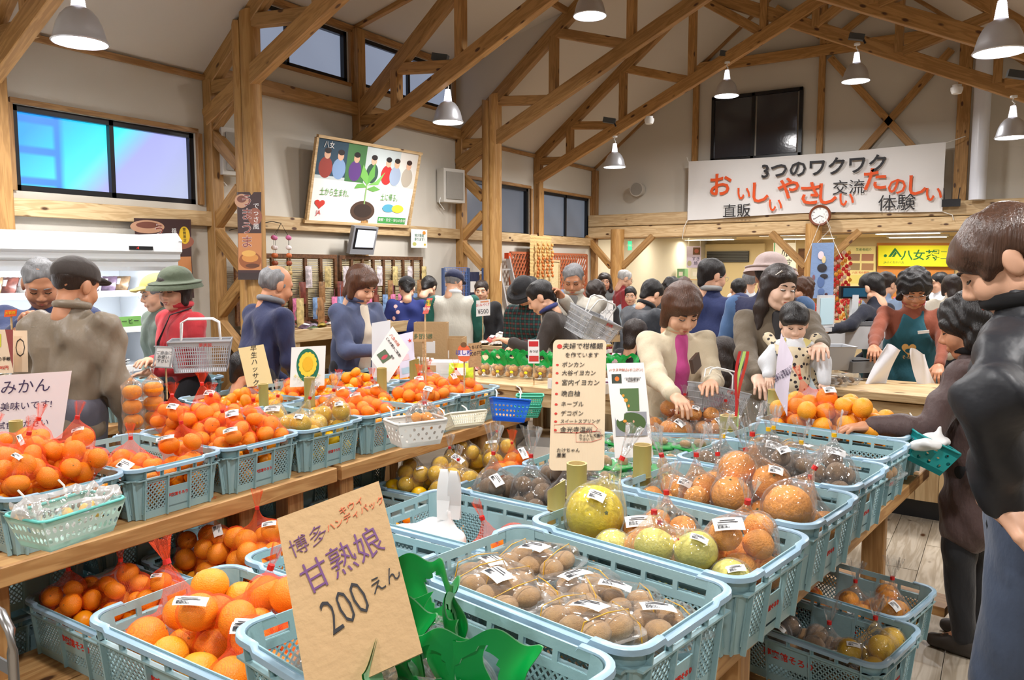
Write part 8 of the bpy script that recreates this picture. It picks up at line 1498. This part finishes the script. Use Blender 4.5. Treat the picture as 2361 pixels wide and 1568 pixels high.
for i in range(16):
    t = thing('flower_spray', 'bunch of artificial red and pink flowers in clear wrap on the back table', 'flowers', (-2.0+.12*i, 12.45+.14*(i % 3), .80), random.random()*6, 'flower bunches on the back table'); mb = MB(); mb.lathe([(.015, 0), (.03, .12), (.07, .26)], 10); obj('wrap', mb, M['film'], t); mb = MB(); mb2 = MB()
    for k_ in range(8): q = (random.gauss(0, .045), random.gauss(0, .045), .26+random.uniform(-.03, .1)); mb.ell(q, (.024, .024, .02), 7, 5); mb2.tube([(0, 0, .02), (q[0]*.5, q[1]*.5, .15), q], .003, 4)
    obj('blossoms', mb, pmat(((206, 40, 50), (236, 120, 150), (236, 190, 60), (226, 226, 226))[i % 4]), t, sm=80); obj('stems', mb2, pmat((90, 130, 70)), t)
for i in range(5):
    p = gd(1928+8*i, 575+6*(i % 2), 11.9); t = thing('sagemon_string', 'long string of red and white cloth charms right of the quilt, %s' % ('first', 'second', 'third', 'fourth', 'fifth')[i], 'ornament', tuple(p), group='strings of cloth charms'); mb = MB(); mb.tube([(0, 0, 0), (.01, 0, -.6), (0, 0, -1.2)], .003, 4); obj('string', mb, M['red'], t)
    for k_ in range(14): mb = MB(); mb.ell((.015*math.sin(k_*2+i), 0, -.05-.083*k_), (.030, .028, .032), 8, 6); obj('charm', mb, pmat(((206, 40, 44), (226, 70, 60), (240, 210, 200), (206, 40, 44), (236, 170, 60))[(k_+i) % 5]), t, sm=80)
t = thing('blue_rack', 'blue wire rack with dark patterned cloths beside the wall table', 'rack', tuple(Vector((-5.75, 7.75, 0)))); mb = MB()
for k_ in range(16): mb.box((0, -.25+.033*k_, 1.12), (.006, .006, .95))
for k_ in range(22): mb.box((0, 0, .66+.045*k_), (.006, .5, .006))
obj('wire_grid', mb, pmat((90, 120, 180)), t, sm=0); obj('dark_cloth', MB().box((-.05, .40, 1.30), (.02, .30, .5)), c_navy, t); obj('cloth_print', MB().box((-.035, .40, 1.36), (.004, .12, .14)), M['paper'], t); [obj('post', MB().box((0, y, .8), (.03, .03, 1.6)), pmat((60, 80, 120)), t) for y in (-.27, .25, .58)]
# table behind under the wall between the lattice and columns
table('pine table of goods below the diamond lattice', -5.95, -5.3, 9.3, 11.8, .95)
for i in range(40): gput(BP[(i*3+1) % 8], 'packet', (-5.4-.14*(i % 4), 9.4+.058*i, .952), random.random()*3, 'packed goods on the table below the lattice', 'packet', 'goods below the lattice', sc=1.25)
for i in range(6): gput(HP[(i+1) % 6], 'hanging_packet', (-5.6, 9.5+.35*i, 1.12), PI/2, 'standing packet on the table below the lattice', 'packet', 'standing goods below the lattice', sc=1.6)
t = thing('chrome_rack_arm', 'bent chrome tube of a trolley at the bottom left corner', 'trolley', tuple(gd(20, 1500, 2.05))); mb = MB(); mb.tube([(-.12, 0, .10), (-.03, 0, .095), (.015, 0, .06), (.02, 0, 0), (.02, 0, -.45)], .013, 10); obj('tube', mb, M['steel'], t, sm=80); mb = MB(); mb.box((-.1, 0, -.05), (.2, .006, .035)); obj('flat_bar', mb, M['grey'], t)
# ------------------------------------------------------------- tell small groups of look-alikes apart by their place in the row
ORD = ['leftmost', 'second from the left', 'third from the left', 'fourth from the left', 'fifth from the left', 'sixth from the left', 'seventh from the left', 'eighth from the left', 'ninth from the left', 'tenth from the left', 'eleventh from the left', 'twelfth from the left'] + [w+' from the left' for w in 'thirteenth fourteenth fifteenth sixteenth seventeenth eighteenth nineteenth twentieth'.split()]
by = {}
for o in bpy.data.objects:
    if o.parent is None and 'category' in o.keys(): by.setdefault(o['label'], []).append(o)
for l, os_ in by.items():
    if not 1 < len(os_) <= 20: continue
    def sx(o): p = np.array(o.location)-_C; return (p@_rt)/max(p@_fw, .01)
    os_.sort(key=sx)
    for i, o in enumerate(os_):
        e = ORD[i] if i < len(os_)-1 or i == 0 else 'rightmost'
        if len(l.split())+len(e.split()) <= 16: o['label'] = l+', '+e
